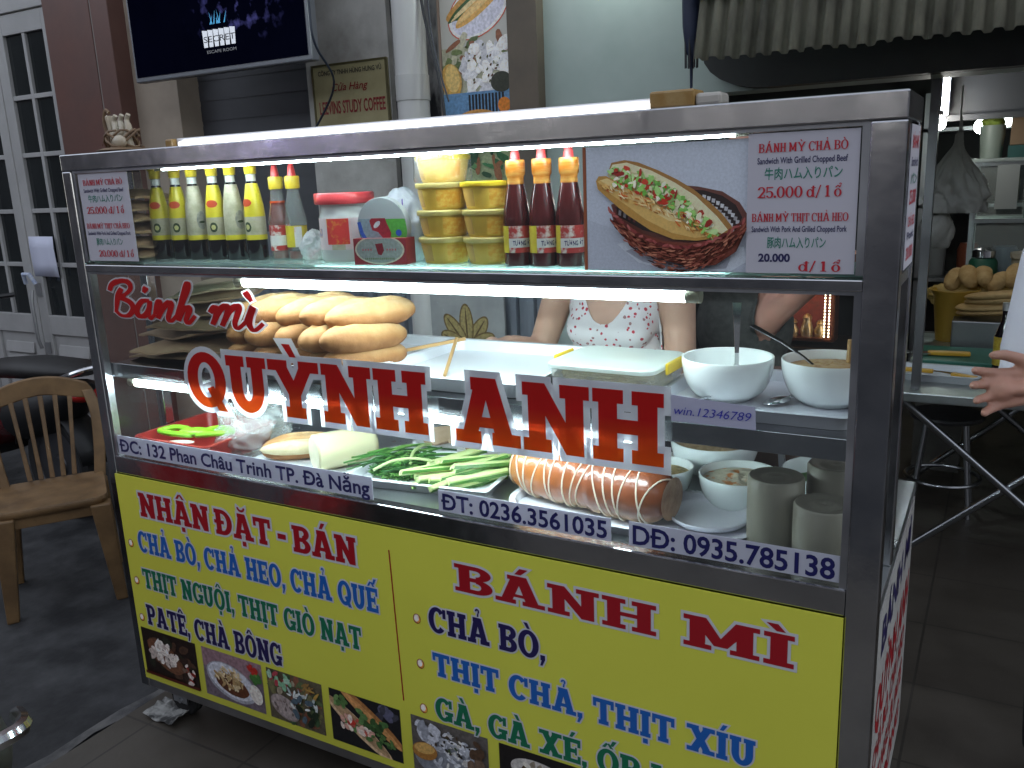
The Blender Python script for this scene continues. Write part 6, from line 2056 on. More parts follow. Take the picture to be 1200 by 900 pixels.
r = thing('knife', 'yellow handled knife lying on the green cutting board', 'knife', (1.97, 2.52, TT + .034), .1)
g = MB(); g.obox((0, 0, 0), (.16, .03, .018)); g.build('handle', yk, r, bevel=.005)
g = MB(); g.obox((-.13, 0, 0), (.12, .045, .003)); g.build('blade', chrome, r)
# steel box with split baguettes, yellow basin
g = MB(); g.box(1.96, 2.62, 2.80, 3.08, TT, TT + .125)
r = tag(g.build('steel_box', mat('box_steel', (.26, .27, .28), .35, 1.0), bevel=.005), 'low steel box supporting the split baguettes', 'box')
r = thing('yellow_basin', 'yellow plastic basin at the back left of the work table', 'basin', (1.955, 3.02, TT))
g = MB(); g.lathe([(0, 0), (.07, 0), (.09, .21), (.105, .235), (.10, .238), (.085, .21), (.066, .01), (0, .01)], seg=30); g.build('basin', mat('basin_yellow', (.36, .22, .03), .5), r, smooth=True)
random.seed(10)
bd = mat('dim_bread', (.40, .25, .09), .7, color2=(.52, .36, .16), scale=14, bump=.4, bscale=50)
for k in range(9):
    g = roll_mesh(20 + k); o = g.build('split_baguette', bd, smooth=True, angle=60)
    if k < 4:
        o.location = (2.10 + .012 * k + random.uniform(-.02, .02), 2.90 - .015 * k, TT + .155 + (k % 4) * .026); o.rotation_euler = (random.uniform(-.3, .3), R(-4), R(-6 + random.uniform(-8, 8))); o.scale = (1.15, 1.1, .55)
        tag(o, 'flat split baguette half on the steel box, %s of four' % ['lowest', 'second lowest', 'second highest', 'topmost'][k], 'bread', 'split baguettes on the steel box')
    else:
        q = k - 4
        o.location = (1.945 + q * .06, 3.07 + random.uniform(-.03, .03), TT + .27 + random.uniform(0, .03)); o.rotation_euler = (random.uniform(-1, 1), R(-50 + random.uniform(-30, 30)), random.uniform(0, 3)); o.scale = (.55, 1.0, 1.0)
        tag(o, 'golden bread chunk heaped behind the split baguettes, %s in the heap' % pn[q], 'bread', 'bread chunks in the heap')
g = crumple('yellow_bag', (.20, .06, .07), mat('yellow_bag', (.42, .27, .05), .5, color2=(.5, .36, .12), scale=12), 'crumpled yellow bag under the heap of bread chunks', 'bag', (2.06, 3.11, TT + .13), 0, 22, .3, 4)
# glass cabinet behind
gc = thing('glass_cabinet', 'glass and steel display cabinet at the back of the work table', 'cabinet', (1.98, 3.25, TT))
g = MB()
for x in (0, .55):
    for y in (0, .32):
        g.box(x, x + .022, y, y + .022, 0, .80)
for z in (.0, .52, .78):
    g.box(.022, .55, .001, .021, z, z + .02); g.box(.022, .55, .321, .341, z, z + .02)
    g.box(.001, .021, .022, .32, z, z + .02); g.box(.551, .571, .022, .32, z, z + .02)
g.build('frame', mat('cabinet_frame', (.40, .42, .42), .3, 1.0), gc)
g = MB(); g.box(.022, .55, .009, .012, .02, .78); g.build('glass', glassy('cabinet_glass', (.85, .92, .90), .86, .04), gc)
g = MB(); g.box(.021, .551, .021, .321, .522, .535); g.box(-.02, .59, -.02, .36, .801, .815); g.build('shelf', mat('cabinet_shelf', (.28, .33, .32), .4), gc)
g = MB(); g.box(.10, .19, -.012, -.003, .585, .785); tag(g.build('card', mat('grey_card', (.30, .33, .33), .6)), 'pale grey card hung on the front of the glass cabinet', 'card'); bpy.data.objects['card.001' if 'card.001' in bpy.data.objects else 'card']
for o in [q for q in COL.objects if q.name.startswith('card') and q.parent is None]: o.location = (1.98, 3.25, TT)
r = thing('green_canister', 'dark green canister standing in front of the glass cabinet', 'canister', (2.055, 3.17, TT + .13)); g = MB(); g.lathe([(0, .0), (.075, .0), (.075, .02), (.06, .22), (.05, .235), (0, .24)], seg=24); g.build('body', mat('dark_green', (.012, .085, .05), .45), r, smooth=True)
g = MB(); g.lathe([(0, .241), (.05, .241), (.05, .27), (.03, .285), (0, .286)], seg=20); g.build('knob', chrome, r, smooth=True)
r = thing('cream_canister', 'cream plastic canister right of the green canister', 'canister', (2.26, 3.17, TT + .13)); g = MB(); g.lathe([(0, 0), (.085, 0), (.09, .22), (.092, .24), (0, .24)], seg=26); g.build('body', mat('cream_plastic', (.34, .31, .23), .5), r, smooth=True)
g = MB(); g.lathe([(0, .2402), (.098, .2402), (.098, .262), (0, .264)], seg=26); g.build('lid', mat('cream_lid', (.36, .34, .27), .5), r, smooth=True)
g = MB(); g.box(2.20, 2.42, 3.29, 3.52, TT + .536, TT + .62); tag(g.build('teal_box', mat('teal_plastic', (.02, .16, .18), .5), bevel=.008), 'teal plastic box on the shelf of the glass cabinet', 'box')
# cardboard box, bowl, bag
r = thing('cardboard_box', 'brown cardboard carton with red printing on top of the cabinet', 'box', (2.33, 3.40, TT + .8155))
g = MB(); g.box(-.21, .26, -.15, .15, .055, .33); g.build('carton', mat('cardboard', (.22, .15, .09), .75, color2=(.18, .12, .07), scale=6), r, bevel=.003)
g = MB(); g.box(-.205, .255, -.1515, -.1502, .22, .285); g.box(-.10, .16, -.1515, -.1502, .13, .17); g.box(-.15, -.08, -.1515, -.1502, .075, .1); g.build('printed_band', mat('carton_red', (.22, .03, .02), .6), r)
g = MB(); g.box(-.215, .265, -.155, .155, .0, .054); g.build('tray_base', mat('dark_teal', (.02, .09, .085), .6), r)
r = thing('cup', 'pale green cup with lime rim left of the cardboard carton', 'cup', (2.045, 3.36, TT + .8155))
g = MB(); g.lathe([(0, 0), (.045, 0), (.055, .15), (.052, .15), (.042, .004), (0, .004)], seg=22); g.build('cup', mat('pale_green_cup', (.28, .34, .30), .4), r, smooth=True)
g = MB(); g.ell((0, 0, .165), (.05, .05, .03), jit=.25, seed=2); g.build('lime_top', mat('lime_top', (.26, .36, .05), .5), r, smooth=True)
def bagfac(co):
    k = max(.12, 1 - max(0, co.z - .02) / .19 * .95)
    return Vector((co.x * k * 1.05, co.y * k, co.z * 1.25))
bgm = mat('grey_bag', (.36, .36, .33), .4, color2=(.26, .26, .24), scale=14, transl=.3)
crumple('hanging_bag', (.12, .07, .13), bgm, 'knotted pale plastic bag hanging in the shop doorway', 'bag', (1.955, 2.35, 1.37), 0, 31, .42, 5, bagfac)
crumple('hanging_bag', (.055, .05, .075), bgm, 'small round plastic bag hanging below the knotted bag', 'bag', (1.90, 2.35, 1.235), 0, 33, .2, 4)
g = MB(); g.tube([(1.955, 2.35, 1.66), (1.955, 2.35, 1.835)], .003, 6); g.tube([(1.91, 2.35, 1.35), (1.93, 2.35, 1.40)], .003, 6)
tag(g.build('bag_string', mat('string', (.3, .3, .28), .7)), 'thin string from the header board to the hanging bags', 'string')
r = thing('sauce_bottle', 'dark sauce bottle with yellow label beside the man in white', 'bottle', (2.165, 2.33, TT))
g = MB(); g.lathe([(0, 0), (.035, 0), (.036, .15), (.016, .21), (.015, .25), (0, .25)], seg=20); g.build('bottle', soy, r, smooth=True)
g = MB(); g.lathe([(.0365, .04), (.0368, .15)], seg=20, cap=False); g.build('label', mat('mustard_label', (.50, .40, .04), .4, color2=(.3, .2, .03), scale=50), r, smooth=True)
g = MB(); g.lathe([(0, .2505), (.017, .2505), (.017, .28), (0, .28)], seg=16); g.build('cap', mat('silver_cap', (.6, .6, .6), .3, .8), r, smooth=True)
# door post of the opening, lit lamps deep in the shop
g = MB(); g.box(1.875, 1.905, 1.98, 2.03, .75, 2.69); tag(g.build('steel_post', mat('dark_post', (.12, .12, .125), .4, .7)), 'slim steel post standing on the work table edge in the doorway', 'post')
def hanging_bulb(loc, rad, e, label, col=(1, .95, .85), drop=.3):
    r = thing('light_bulb', label, 'lamp', loc)
    g = MB(); g.ell((0, 0, 0), (rad, rad, rad * 1.15)); g.build('bulb', mat('bulb_%d_%d' % (int(e * 10), int(col[2] * 100)), (.8, .8, .8), .4, emit=e, ecol=col), r, smooth=True)
    g = MB(); g.lathe([(0, rad * 1.1), (rad * .5, rad * 1.1), (rad * .5, rad * 1.9), (0, rad * 1.9)], seg=12); g.tube([(0, 0, rad * 1.8), (0, 0, drop)], .004, 6); g.build('holder', black_plastic, r, smooth=True)
hanging_bulb((1.845, 2.9, 1.725), .028, 40, 'round white bulb hanging just inside the shop opening', (1, .97, .9), .97)
hanging_bulb((1.97, 4.2, 1.74), .035, 25, 'small greenish white lamp left of the lime rimmed cup', (.85, 1, .9), .96)
hanging_bulb((2.10, 4.2, 1.76), .026, 7, 'dim small lamp half hidden by the cardboard carton', (.85, 1, .9), .94)
r = thing('wall_tube_lamp', 'upright white tube lamp glowing at the shop doorway top', 'lamp', (1.853, 3.0, 1.78))
g = MB(); g.tube([(0, 0, 0), (.004, 0, .14)], .010, 10); g.build('tube', mat('shop_tube', (.8, .85, .9), .4, emit=26, ecol=(.85, .92, 1)), r, smooth=True)
g = MB(); g.box(-.02, .02, .012, .03, -.02, .16); g.build('bracket', steel_dull, r)
g = MB(); g.box(1.80, 3.4, 3.05, 3.09, 1.735, 1.76); g.box(1.80, 3.4, 3.095, 3.11, 1.76, 1.98)
tag(g.build('rail_panel', mat('dim_panel', (.07, .073, .078), .5, .2)), 'grey panel and rail crossing the shop behind the tube lamp', 'panel')
sv = thing('wall_shelf', 'steel rack with two shelves far back in the shop behind the cabinet', 'rack', (2.2, 5.2, 0))
for z in (.75, 1.25, 1.75):
    g = MB(); g.box(-.6, 1.6, 0, .4, z, z + .025); g.build('shelf', steel_dull, sv)
for x in (-.6, 1.57):
    for y in (0, .37):
        g = MB(); g.box(x, x + .03, y, y + .03, 0, 2.0); g.build('upright', steel_dull, sv)
random.seed(19)
cols_ = [(.30, .30, .32), (.35, .10, .06), (.08, .16, .28), (.36, .32, .20), (.10, .22, .14)]
for k in range(12):
    x, z = 1.70 + (k % 6) * .22, (.775, 1.275)[k // 6]
    h_, w_ = random.uniform(.14, .30), random.uniform(.05, .085)
    g = MB(); g.lathe([(0, 0), (w_, 0), (w_ * 1.05, h_ * .8), (w_ * .8, h_), (0, h_)], (x, 5.4, z + .001), 20)
    tag(g.build('storage_pot', mat('pot_%d' % (k % 5), cols_[k % 5], .4), smooth=True), 'storage pot on the %s shelf of the rack far back in the shop' % ('lower', 'upper')[k // 6], 'pot', 'storage pots on the far rack, %s shelf' % ('lower', 'upper')[k // 6])
# lit altar shelf deep in the shop, seen through the case
al = thing('lit_altar', 'small red household altar with gold figures and strings of bulbs', 'altar', (1.03, 4.4, .44))
al.scale = (.62, .62, .62)
g = MB(); g.box(-.30, .30, 0, .25, 0, .03); g.box(-.30, -.27, 0, .25, .03, .55); g.box(.27, .30, 0, .25, .03, .55); g.box(-.30, .30, 0, .25, .55, .58); g.build('cabinet', mat('altar_wood', (.16, .05, .025), .4), al)
g = MB(); g.box(-.27, .27, .24, .248, .03, .55); g.build('back_panel', mat('altar_red', (.22, .025, .02), .5, color2=(.10, .02, .015), scale=14, emit=.02, ecol=(.9, .25, .18)), al)  # panel emits faintly itself, standing in for light from the string bulbs
g = MB()
for k, (x, h_) in enumerate(((-.15, .20), (.0, .26), (.14, .2))):
    g.lathe([(0, .03), (.06, .03), (.07, .10), (.045, h_ * .72), (.04, h_ * .78), (.05, h_ * .88), (.035, h_), (0, h_ + .02)], (x, .13, 0), 16)
g.build('figure', mat('gold_figure', (.55, .34, .10), .3, .6, color2=(.7, .6, .5), scale=20), al, smooth=True)
g = MB()
for i in range(15):
    for x in (-.245, .245, .20):
        g.ell((x, -.01, .06 + i * .034), (.007, .007, .009), seg=8, rings=6)
g.build('string_lights', mat('string_light', (1, .9, .6), .4, emit=5, ecol=(1, .86, .55)), al, smooth=True)
g = MB(); g.ell((-.05, -.02, .46), (.022, .022, .026)); g.build('lamp', mat('altar_lamp', (1, .6, .3), .4, emit=8, ecol=(1, .55, .25)), al, smooth=True)
sh = MB(); sh.box(.4, 1.6, 4.35, 4.9, .35, .399); sh.box(.45, .5, 4.4, 4.85, 0, .3499); sh.box(1.5, 1.55, 4.4, 4.85, 0, .3499)
tag(sh.build('side_board', mat('dark_wood', (.05, .032, .02), .5)), 'dark low table carrying the lit altar', 'table')

# ================================================================== PEOPLE
def remesh(parts, voxel, smooth_n, name):
    g = MB()
    for p in parts:
        if p[0] == 'c':
            _, pts, rad = p[:3]
            g.tube(pts, rad, 18, flat=p[3] if len(p) > 3 else 1.0)
            g.ell(pts[0], (rad[0],) * 3, seg=14, rings=10); g.ell(pts[-1], (rad[-1],) * 3, seg=14, rings=10)
        else:
            g.ell(p[1], p[2], p[3] if len(p) > 3 else (0, 0, 0), 24, 16)
    o = g.build('tmp', [], None)
    m = o.modifiers.new('r', 'REMESH'); m.mode = 'VOXEL'; m.voxel_size = voxel; m.use_smooth_shade = True
    s = o.modifiers.new('s', 'SMOOTH'); s.factor = .5; s.iterations = smooth_n
    bpy.context.view_layer.update()
    me = bpy.data.meshes.new_from_object(o.evaluated_get(bpy.context.evaluated_depsgraph_get()))
    bpy.data.objects.remove(o)
    me.name = name
    me.polygons.foreach_set('use_smooth', [True] * len(me.polygons))
    return me
def isoclip(me, f, off, name):
    """keep the part of a mesh where f(v) > 0, pushed outward by off"""
    vs = [v.co.copy() for v in me.vertices]; ns = [v.normal.copy() for v in me.vertices]
    val = [f(p) for p in vs]
    nv, nf, mp, ed = [], [], {}, {}
    def vert(i):
        if i not in mp:
            mp[i] = len(nv); nv.append(vs[i] + ns[i] * off)
        return mp[i]
    def cut(i, j):
        k = (min(i, j), max(i, j))
        if k not in ed:
            t = val[i] / (val[i] - val[j]); ed[k] = len(nv)
            nv.append(vs[i].lerp(vs[j], t) + ns[i].lerp(ns[j], t) * off * .6)
        return ed[k]
    for p in me.polygons:
        out = []; q = list(p.vertices)
        for a_, b_ in zip(q, q[1:] + q[:1]):
            if val[a_] > 0: out.append(vert(a_))
            if (val[a_] > 0) != (val[b_] > 0): out.append(cut(a_, b_))
        if len(out) > 2: nf.append(tuple(out))
    m = bpy.data.meshes.new(name); m.from_pydata([tuple(v) for v in nv], [], nf)
    m.polygons.foreach_set('use_smooth', [True] * len(m.polygons))
    return m
def head_parts(c, yawr, s=1.0):
    """ellipsoids of a head whose face looks along -y turned by yawr"""
    E = Matrix.Rotation(yawr, 3, 'Z')
    P = lambda x, y, z: tuple(Vector(c) + E @ Vector((x * s, y * s, z * s)))
    r = (0, 0, yawr)
    q = lambda a_, b_, d: (a_ * s, b_ * s, d * s)
    return [('e', P(0, .012, .025), q(.074, .092, .098), r), ('e', P(0, -.020, -.040), q(.058, .068, .075), r), ('e', P(0, -.058, -.090), q(.030, .026, .022), r),
            ('c', [P(0, -.086, .018), P(0, -.108, -.022)], [.009 * s, .014 * s]), ('e', P(-.013, -.098, -.026), q(.009, .010, .008), r), ('e', P(.013, -.098, -.026), q(.009, .010, .008), r),
            ('e', P(0, -.084, .038), q(.050, .012, .010), r), ('e', P(0, -.084, -.058), q(.024, .012, .008), r), ('e', P(-.076, .010, -.005), q(.010, .020, .032), r), ('e', P(.076, .010, -.005), q(.010, .020, .032), r)]
def face_bits(par, c, yawr, hair_m, long_hair=False):
    E = Matrix.Rotation(yawr, 3, 'Z')
    P = lambda x, y, z: tuple(Vector(c) + E @ Vector((x, y, z)))
    for sx in (-1, 1):
        g = MB(); g.ell(P(sx * .031, -.078, .012), (.013, .010, .009), (0, 0, yawr), 14, 10); g.build('eye', mat('eye_white', (.6, .58, .55), .2), par, smooth=True)
        g = MB(); g.ell(P(sx * .031, -.0865, .012), (.006, .003, .0065), (0, 0, yawr), 12, 8); g.build('iris', mat('iris_dark', (.02, .012, .008), .15), par, smooth=True)
        g = MB(); g.ell(P(sx * .032, -.090, .036), (.018, .005, .0038), (0, 0, yawr), 12, 8); g.build('eyebrow', hair_m, par, smooth=True)
    g = MB(); g.ell(P(0, -.0925, -.055), (.022, .006, .0045), (0, 0, yawr), 14, 8); g.ell(P(0, -.0915, -.064), (.018, .006, .005), (0, 0, yawr), 14, 8); g.build('lips', mat('lips', (.32, .11, .09), .4), par, smooth=True)
    hp = [('e', P(0, .032, .050), (.083, .092, .090), (0, 0, yawr)), ('e', P(0, .060, -.02), (.072, .062, .09), (0, 0, yawr))]
    if long_hair:
        hp += [('e', P(0, .105, .02), (.045, .045, .045), (0, 0, yawr))]
    me = remesh(hp, .010, 4, 'hair')
    me.materials.append(hair_m)
    o = bpy.data.objects.new('hair', me); COL.objects.link(o); o.parent = par
def hand_parts(w, d, up, size=1.0, curl=.5, right=True, spread=.5):
    """palm + five fingers: w wrist point, d direction of fingers, up back-of-hand normal"""
    d = Vector(d).normalized(); up = Vector(up); up = (up - d * up.dot(d)).normalized()
    sd_ = d.cross(up) * (1 if right else -1)      # towards the thumb
    w = Vector(w); k = size
    parts = [('c', [w, w + d * .045 * k, w + d * .080 * k], [.026 * k, .030 * k, .026 * k], .55)]
    for off, ln, sp in ((.030, .072, .16), (.011, .080, .05), (-.009, .075, -.06), (-.028, .060, -.18)):
        b = w + d * .078 * k + sd_ * off * k
        parts.append(('c', [w + d * .03 * k + sd_ * off * .8 * k, b], [.013 * k, .011 * k]))
        dr = (d + sd_ * sp * spread).normalized()
        pts = [b]; a_ = .25 * curl
        for seg_, rr in ((.45, 0), (.32, 0), (.23, 0)):
            dd = dr * math.cos(a_) - up * math.sin(a_)
            pts.append(pts[-1] + dd * ln * seg_ * k); a_ += .62 * curl
        parts.append(('c', pts, [.0100 * k, .0092 * k, .0084 * k, .0068 * k]))
    t0 = w + d * .022 * k + sd_ * .024 * k
    td = (d * .55 + sd_ * .75 - up * .25).normalized()
    t1 = t0 + td * .038 * k; t2 = t1 + (d * .85 + sd_ * .35 - up * .15).normalized() * .030 * k; t3 = t2 + (d * .95 + sd_ * .1 - up * .2).normalized() * .022 * k
    parts.append(('c', [t0, t1, t2, t3], [.015 * k, .0125 * k, .0105 * k, .0085 * k]))
    return parts
skin_w = mat('skin_light', (.52, .33, .235), .5, color2=(.47, .285, .20), scale=10, sss=.12)
skin_m = mat('skin_tan', (.40, .215, .155), .5, color2=(.46, .23, .17), scale=16, sss=.10, bump=.06, bscale=60)
hair = mat('black_hair', (.012, .010, .009), .45, bump=.3, bscale=60, stretch=(4, 4, .6))

# --- woman behind the counter
wx, wy = 1.115, 1.02
r = thing('person', 'person in a white top with small red flowers behind the counter', 'person', (0, 0, 0))
V3 = Vector
P = [('e', (wx, wy, 1.17), (.150, .100, .13)), ('e', (wx, wy, 1.02), (.142, .105, .15)), ('e', (wx, wy + .005, .86), (.165, .115, .13)), ('c', [(wx - .12, wy + .01, 1.262), (wx + .12, wy + .01, 1.268)], [.062, .062]),
     ('e', (wx, wy - .045, 1.13), (.132, .070, .085)), ('e', (wx - .066, wy - .072, 1.115), (.064, .044, .062)), ('e', (wx + .066, wy - .072, 1.12), (.064, .044, .062)),
     ('c', [(wx, wy + .012, 1.26), (wx, wy - .004, 1.38)], [.056, .048]),
     ('c', [(wx - .185, wy + .005, 1.245), (wx - .262, wy - .02, 1.02)], [.054, .043]), ('c', [(wx - .262, wy - .02, 1.02), (wx - .285, wy - .16, 1.07)], [.041, .027]),
     ('c', [(wx + .185, wy + .005, 1.25), (wx + .205, wy - .01, 1.00)], [.056, .045]), ('c', [(wx + .205, wy - .01, 1.00), (wx + .175, wy - .19, 1.155 - .20)], [.042, .027]),
     ('c', [(wx - .085, wy, .82), (wx - .10, wy, .46), (wx - .10, wy + .02, .10), (wx - .10, wy + .02, .07)], [.095, .062, .042, .04]), ('c', [(wx + .085, wy, .82), (wx + .10, wy, .46), (wx + .10, wy + .02, .10), (wx + .10, wy + .02, .07)], [.095, .062, .042, .04]),
     ('e', (wx - .10, wy - .05, .045), (.045, .115, .04)), ('e', (wx + .10, wy - .05, .045), (.045, .115, .04))]
hc = (wx, wy - .02, 1.475)
P += head_parts(hc, .1)
P += hand_parts((wx - .288, wy - .185, 1.075), (-.15, -.95, .12), (.1, .1, 1), .98, .9, True) + hand_parts((wx + .172, wy - .20, .955), (-.45, -.85, -.1), (0, 0, 1), .98, .8, False)
me = remesh(P, .0085, 5, 'body'); me.materials.append(skin_w)
bd_ = bpy.data.objects.new('body', me); COL.objects.link(bd_); bd_.parent = r
def ftop(v):
    dx, dz = v.x - wx, v.z
    if abs(dx) > .165 or dz < .80 or dz > 1.33: return -.01
    arm = .158 - max(0, dz - 1.12) * .30 - abs(dx)
    if v.y < wy:
        nk = dz - 1.135 - (abs(dx) / .072) ** 2.4 * .085
        neck = -nk if abs(dx) < .080 else .02
    else:
        neck = 1.22 + abs(dx) * .3 - dz if abs(dx) < .085 else .02
    return min(arm, neck, 1.32 - dz, dz - .80)
tm = isoclip(me, ftop, .009, 'top')
def floral():
    m = mat('floral_cloth', (.62, .60, .60), .75)
    nt = m.node_tree; N, L = nt.nodes, nt.links; p = N['Principled BSDF']
    tc = N.new('ShaderNodeTexCoord'); vo = N.new('ShaderNodeTexVoronoi'); vo.inputs['Scale'].default_value = 58; L.new(tc.outputs['Object'], vo.inputs['Vector'])
    nz = N.new('ShaderNodeTexNoise'); nz.inputs['Scale'].default_value = 90; L.new(tc.outputs['Object'], nz.inputs['Vector'])
    ad = N.new('ShaderNodeMath'); ad.operation = 'MULTIPLY_ADD'; ad.inputs[1].default_value = .35; L.new(nz.outputs['Fac'], ad.inputs[0]); L.new(vo.outputs['Distance'], ad.inputs[2])
    lt = N.new('ShaderNodeMath'); lt.operation = 'LESS_THAN'; lt.inputs[1].default_value = .46; L.new(ad.outputs[0], lt.inputs[0])
    rp = N.new('ShaderNodeValToRGB'); rp.color_ramp.interpolation = 'CONSTANT'; e = rp.color_ramp.elements
    e[0].color = (.42, .035, .055, 1); e[1].position = .5; e[1].color = (.30, .16, .16, 1); x = e.new(.75); x.color = (.62, .60, .60, 1)
    sx = N.new('ShaderNodeSeparateColor'); L.new(vo.outputs['Color'], sx.inputs[0]); L.new(sx.outputs[0], rp.inputs[0])
    mx = N.new('ShaderNodeMixRGB'); mx.inputs[1].default_value = (.62, .60, .60, 1); L.new(lt.outputs[0], mx.inputs[0]); L.new(rp.outputs[0], mx.inputs[2])
    L.new(mx.outputs[0], p.inputs['Base Color'])
    return m
tm.materials.append(floral()); o = bpy.data.objects.new('top', tm); COL.objects.link(o); o.parent = r
tm = isoclip(me, lambda v: min(.86 - v.z, v.z - .10, .22 - abs(v.x - wx) + (0 if v.z < .8 else 0)) if abs(v.x - wx) < .24 and v.y > wy - .16 else -.01, .012, 'trousers')
tm.materials.append(mat('dark_trousers', (.03, .03, .04), .8)); o = bpy.data.objects.new('trousers', tm); COL.objects.link(o); o.parent = r
face_bits(r, hc, .1, hair, True)
g = MB(); g.ell((wx - .305, wy - .275, 1.055), (.026, .05, .018), (R(20), 0, R(25)), jit=.2, seed=3)
tag(g.build('ginger_piece', mat('ginger', (.55, .34, .08), .5, color2=(.62, .42, .14), scale=30), smooth=True), 'small yellow food piece held by the person in the floral top', 'food')

# --- second person in a dark shirt behind, arm raised
px_, py_ = 1.40, 1.42
r = thing('person', 'person in a dark patterned shirt with one bent arm behind the bowls', 'person', (0, 0, 0))
P = [('e', (px_, py_, 1.24), (.165, .11, .15)), ('e', (px_, py_, 1.06), (.150, .11, .17)), ('e', (px_, py_, .88), (.16, .12, .14)), ('c', [(px_ - .14, py_ + .01, 1.345), (px_ + .14, py_ + .01, 1.345)], [.062, .062]),
     ('c', [(px_, py_ + .01, 1.34), (px_, py_, 1.47)], [.058, .05]),
     ('c', [(px_ - .19, py_, 1.33), (px_ - .235, py_, 1.07)], [.055, .044]), ('c', [(px_ - .235, py_, 1.07), (px_ - .18, py_ - .17, .93)], [.042, .028]),
     ('c', [(px_ + .18, py_ - .01, 1.33), (px_ + .10, py_ - .10, 1.095)], [.057, .047]), ('c', [(px_ + .10, py_ - .10, 1.095), (px_ + .27, py_ - .19, 1.245)], [.044, .028]),
     ('c', [(px_ - .09, py_, .84), (px_ - .10, py_, .46), (px_ - .10, py_ + .02, .10)], [.10, .065, .045]), ('c', [(px_ + .09, py_, .84), (px_ + .10, py_, .46), (px_ + .10, py_ + .02, .10)], [.10, .065, .045]),
     ('e', (px_ - .10, py_ - .05, .045), (.045, .12, .04)), ('e', (px_ + .10, py_ - .05, .045), (.045, .12, .04))]
hc = (px_, py_ - .02, 1.575)
P += head_parts(hc, -.3)
P += hand_parts((px_ - .17, py_ - .19, .92), (.2, -.9, -.2), (0, 0, 1), .98, .8, True) + hand_parts((px_ + .285, py_ - .195, 1.26), (.75, -.3, .6), (-.3, .6, .6), .98, .8, False)
me = remesh(P, .009, 5, 'body'); me.materials.append(skin_m)
o = bpy.data.objects.new('body', me); COL.objects.link(o); o.parent = r
def fsh(v):
    dx, dy = v.x - px_, v.y - py_
    if v.z < .80 or v.z > 1.44: return -.01
    if dx > .07 and dy < -.075 and v.z > 1.03: return -.01
    return min(1.425 - v.z - .0, v.z - .80, (.31 - abs(dx)), .14 + dy + .05, (v.z - 1.13) + .35 * max(0, .21 - abs(dx)) * 10 if abs(dx) > .19 else .1)
tm = isoclip(me, fsh, .012, 'shirt'); tm.materials.append(mat('dark_shirt', (.035, .038, .034), .8, color2=(.06, .062, .055), scale=45)); o = bpy.data.objects.new('shirt', tm); COL.objects.link(o); o.parent = r
tm = isoclip(me, lambda v: min(.86 - v.z, v.z - .10) if abs(v.x - px_) < .22 and abs(v.y - py_) < .15 else -.01, .012, 'trousers'); tm.materials.append(MATS['dark_trousers']); o = bpy.data.objects.new('trousers', tm); COL.objects.link(o); o.parent = r
face_bits(r, hc, -.3, hair, True)

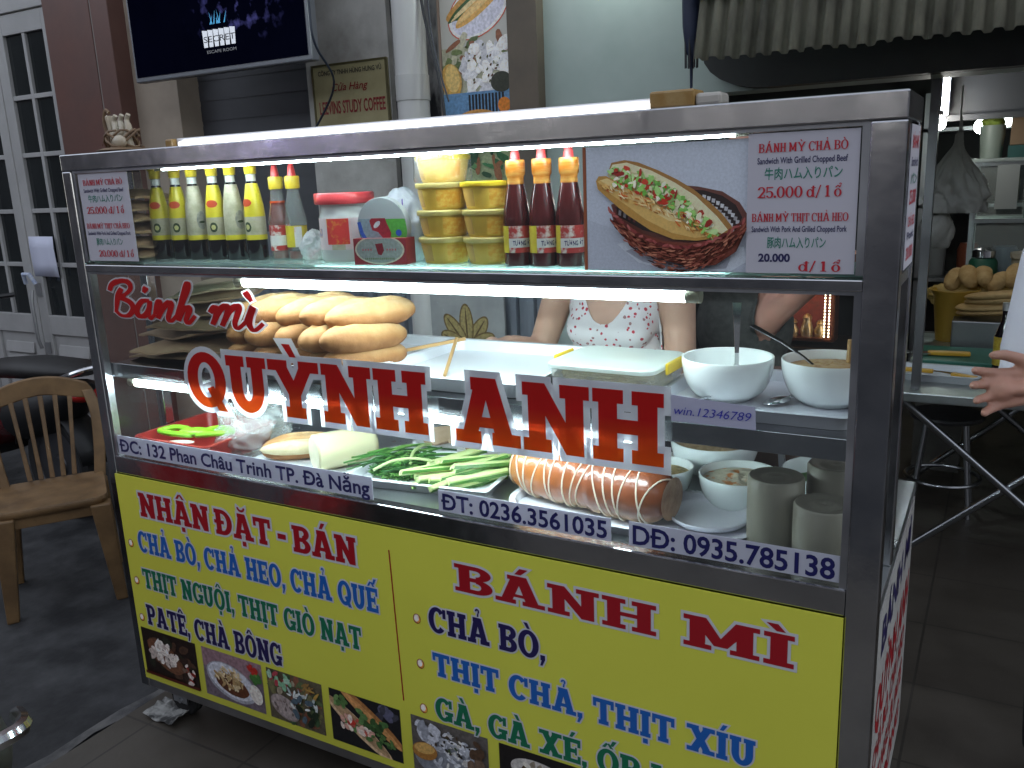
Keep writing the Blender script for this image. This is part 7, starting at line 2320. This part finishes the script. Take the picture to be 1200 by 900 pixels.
# --- man in a white shirt at the right, hand gesturing
mx_, my_ = 2.445, .86
r = thing('person', 'person in a plain white shirt gesturing with one open hand at the right', 'person', (0, 0, 0))
P = [('e', (mx_, my_, 1.26), (.190, .125, .17)), ('e', (mx_, my_, 1.06), (.175, .125, .18)), ('e', (mx_, my_, .90), (.165, .125, .14)), ('c', [(mx_ - .155, my_ + .01, 1.375), (mx_ + .155, my_ + .01, 1.375)], [.070, .070]),
     ('c', [(mx_, my_ + .01, 1.38), (mx_, my_ - .005, 1.50)], [.062, .055]),
     ('c', [(mx_ - .20, my_, 1.345), (mx_ - .235, my_ - .01, 1.13), (mx_ - .235, my_ - .015, 1.09)], [.062, .052, .047]), ('c', [(mx_ - .240, my_ - .015, 1.09), (mx_ - .208, my_ - .15, 1.085)], [.046, .029]),
     ('c', [(mx_ + .21, my_, 1.345), (mx_ + .25, my_, 1.09)], [.062, .048]), ('c', [(mx_ + .25, my_, 1.09), (mx_ + .25, my_ - .05, .85)], [.045, .03]),
     ('c', [(mx_ - .09, my_, .86), (mx_ - .11, my_, .47), (mx_ - .11, my_ + .02, .11)], [.105, .068, .048]), ('c', [(mx_ + .09, my_, .86), (mx_ + .11, my_, .47), (mx_ + .11, my_ + .02, .11)], [.105, .068, .048]),
     ('e', (mx_ - .11, my_ - .05, .05), (.05, .13, .045)), ('e', (mx_ + .11, my_ - .05, .05), (.05, .13, .045))]
hc = (mx_, my_ - .02, 1.605)
P += head_parts(hc, .5, 1.03)
P += hand_parts((mx_ + .25, my_ - .06, .83), (0, -.15, -1), (.9, 0, 0), 1.0, .8, True)
me = remesh(P, .009, 5, 'body'); me.materials.append(skin_m)
o = bpy.data.objects.new('body', me); COL.objects.link(o); o.parent = r
# gesturing hand, finely modelled, overlapping the wrist
HP = [('c', [(mx_ - .240, my_ - .07, 1.085), (mx_ - .208, my_ - .15, 1.085)], [.040, .030])]
HP += hand_parts((mx_ - .206, my_ - .145, 1.088), (-.90, -.34, -.12), (.15, .95, -.12), 1.14, .75, False, 1.5)
hm = remesh(HP, .0042, 5, 'hand'); hm.materials.append(skin_m)
ho = bpy.data.objects.new('hand', hm); COL.objects.link(ho); ho.parent = r
def fws(v):
    dx, dy = v.x - mx_, v.y - my_
    if v.z < .84 or v.z > 1.46: return -.01
    neck = 1.448 - v.z - max(0, .05 - abs(dx)) * .3
    sl_ = .01
    if dx < -.185: sl_ = min(v.z - 1.055, dy + .075)
    if dx > .20: sl_ = v.z - 1.16
    return min(neck, v.z - .84, sl_ if abs(dx) > .185 else .1)
tm = isoclip(me, fws, .014, 'shirt'); tm.materials.append(mat('white_shirt', (.62, .62, .68), .8, color2=(.57, .57, .63), scale=7, bump=.15, bscale=16)); o = bpy.data.objects.new('shirt', tm); COL.objects.link(o); o.parent = r
tm = isoclip(me, lambda v: min(.90 - v.z, v.z - .10) if abs(v.x - mx_) < .22 and abs(v.y - my_) < .15 else -.01, .012, 'trousers'); tm.materials.append(MATS['dark_trousers']); o = bpy.data.objects.new('trousers', tm); COL.objects.link(o); o.parent = r
face_bits(r, hc, .5, hair)
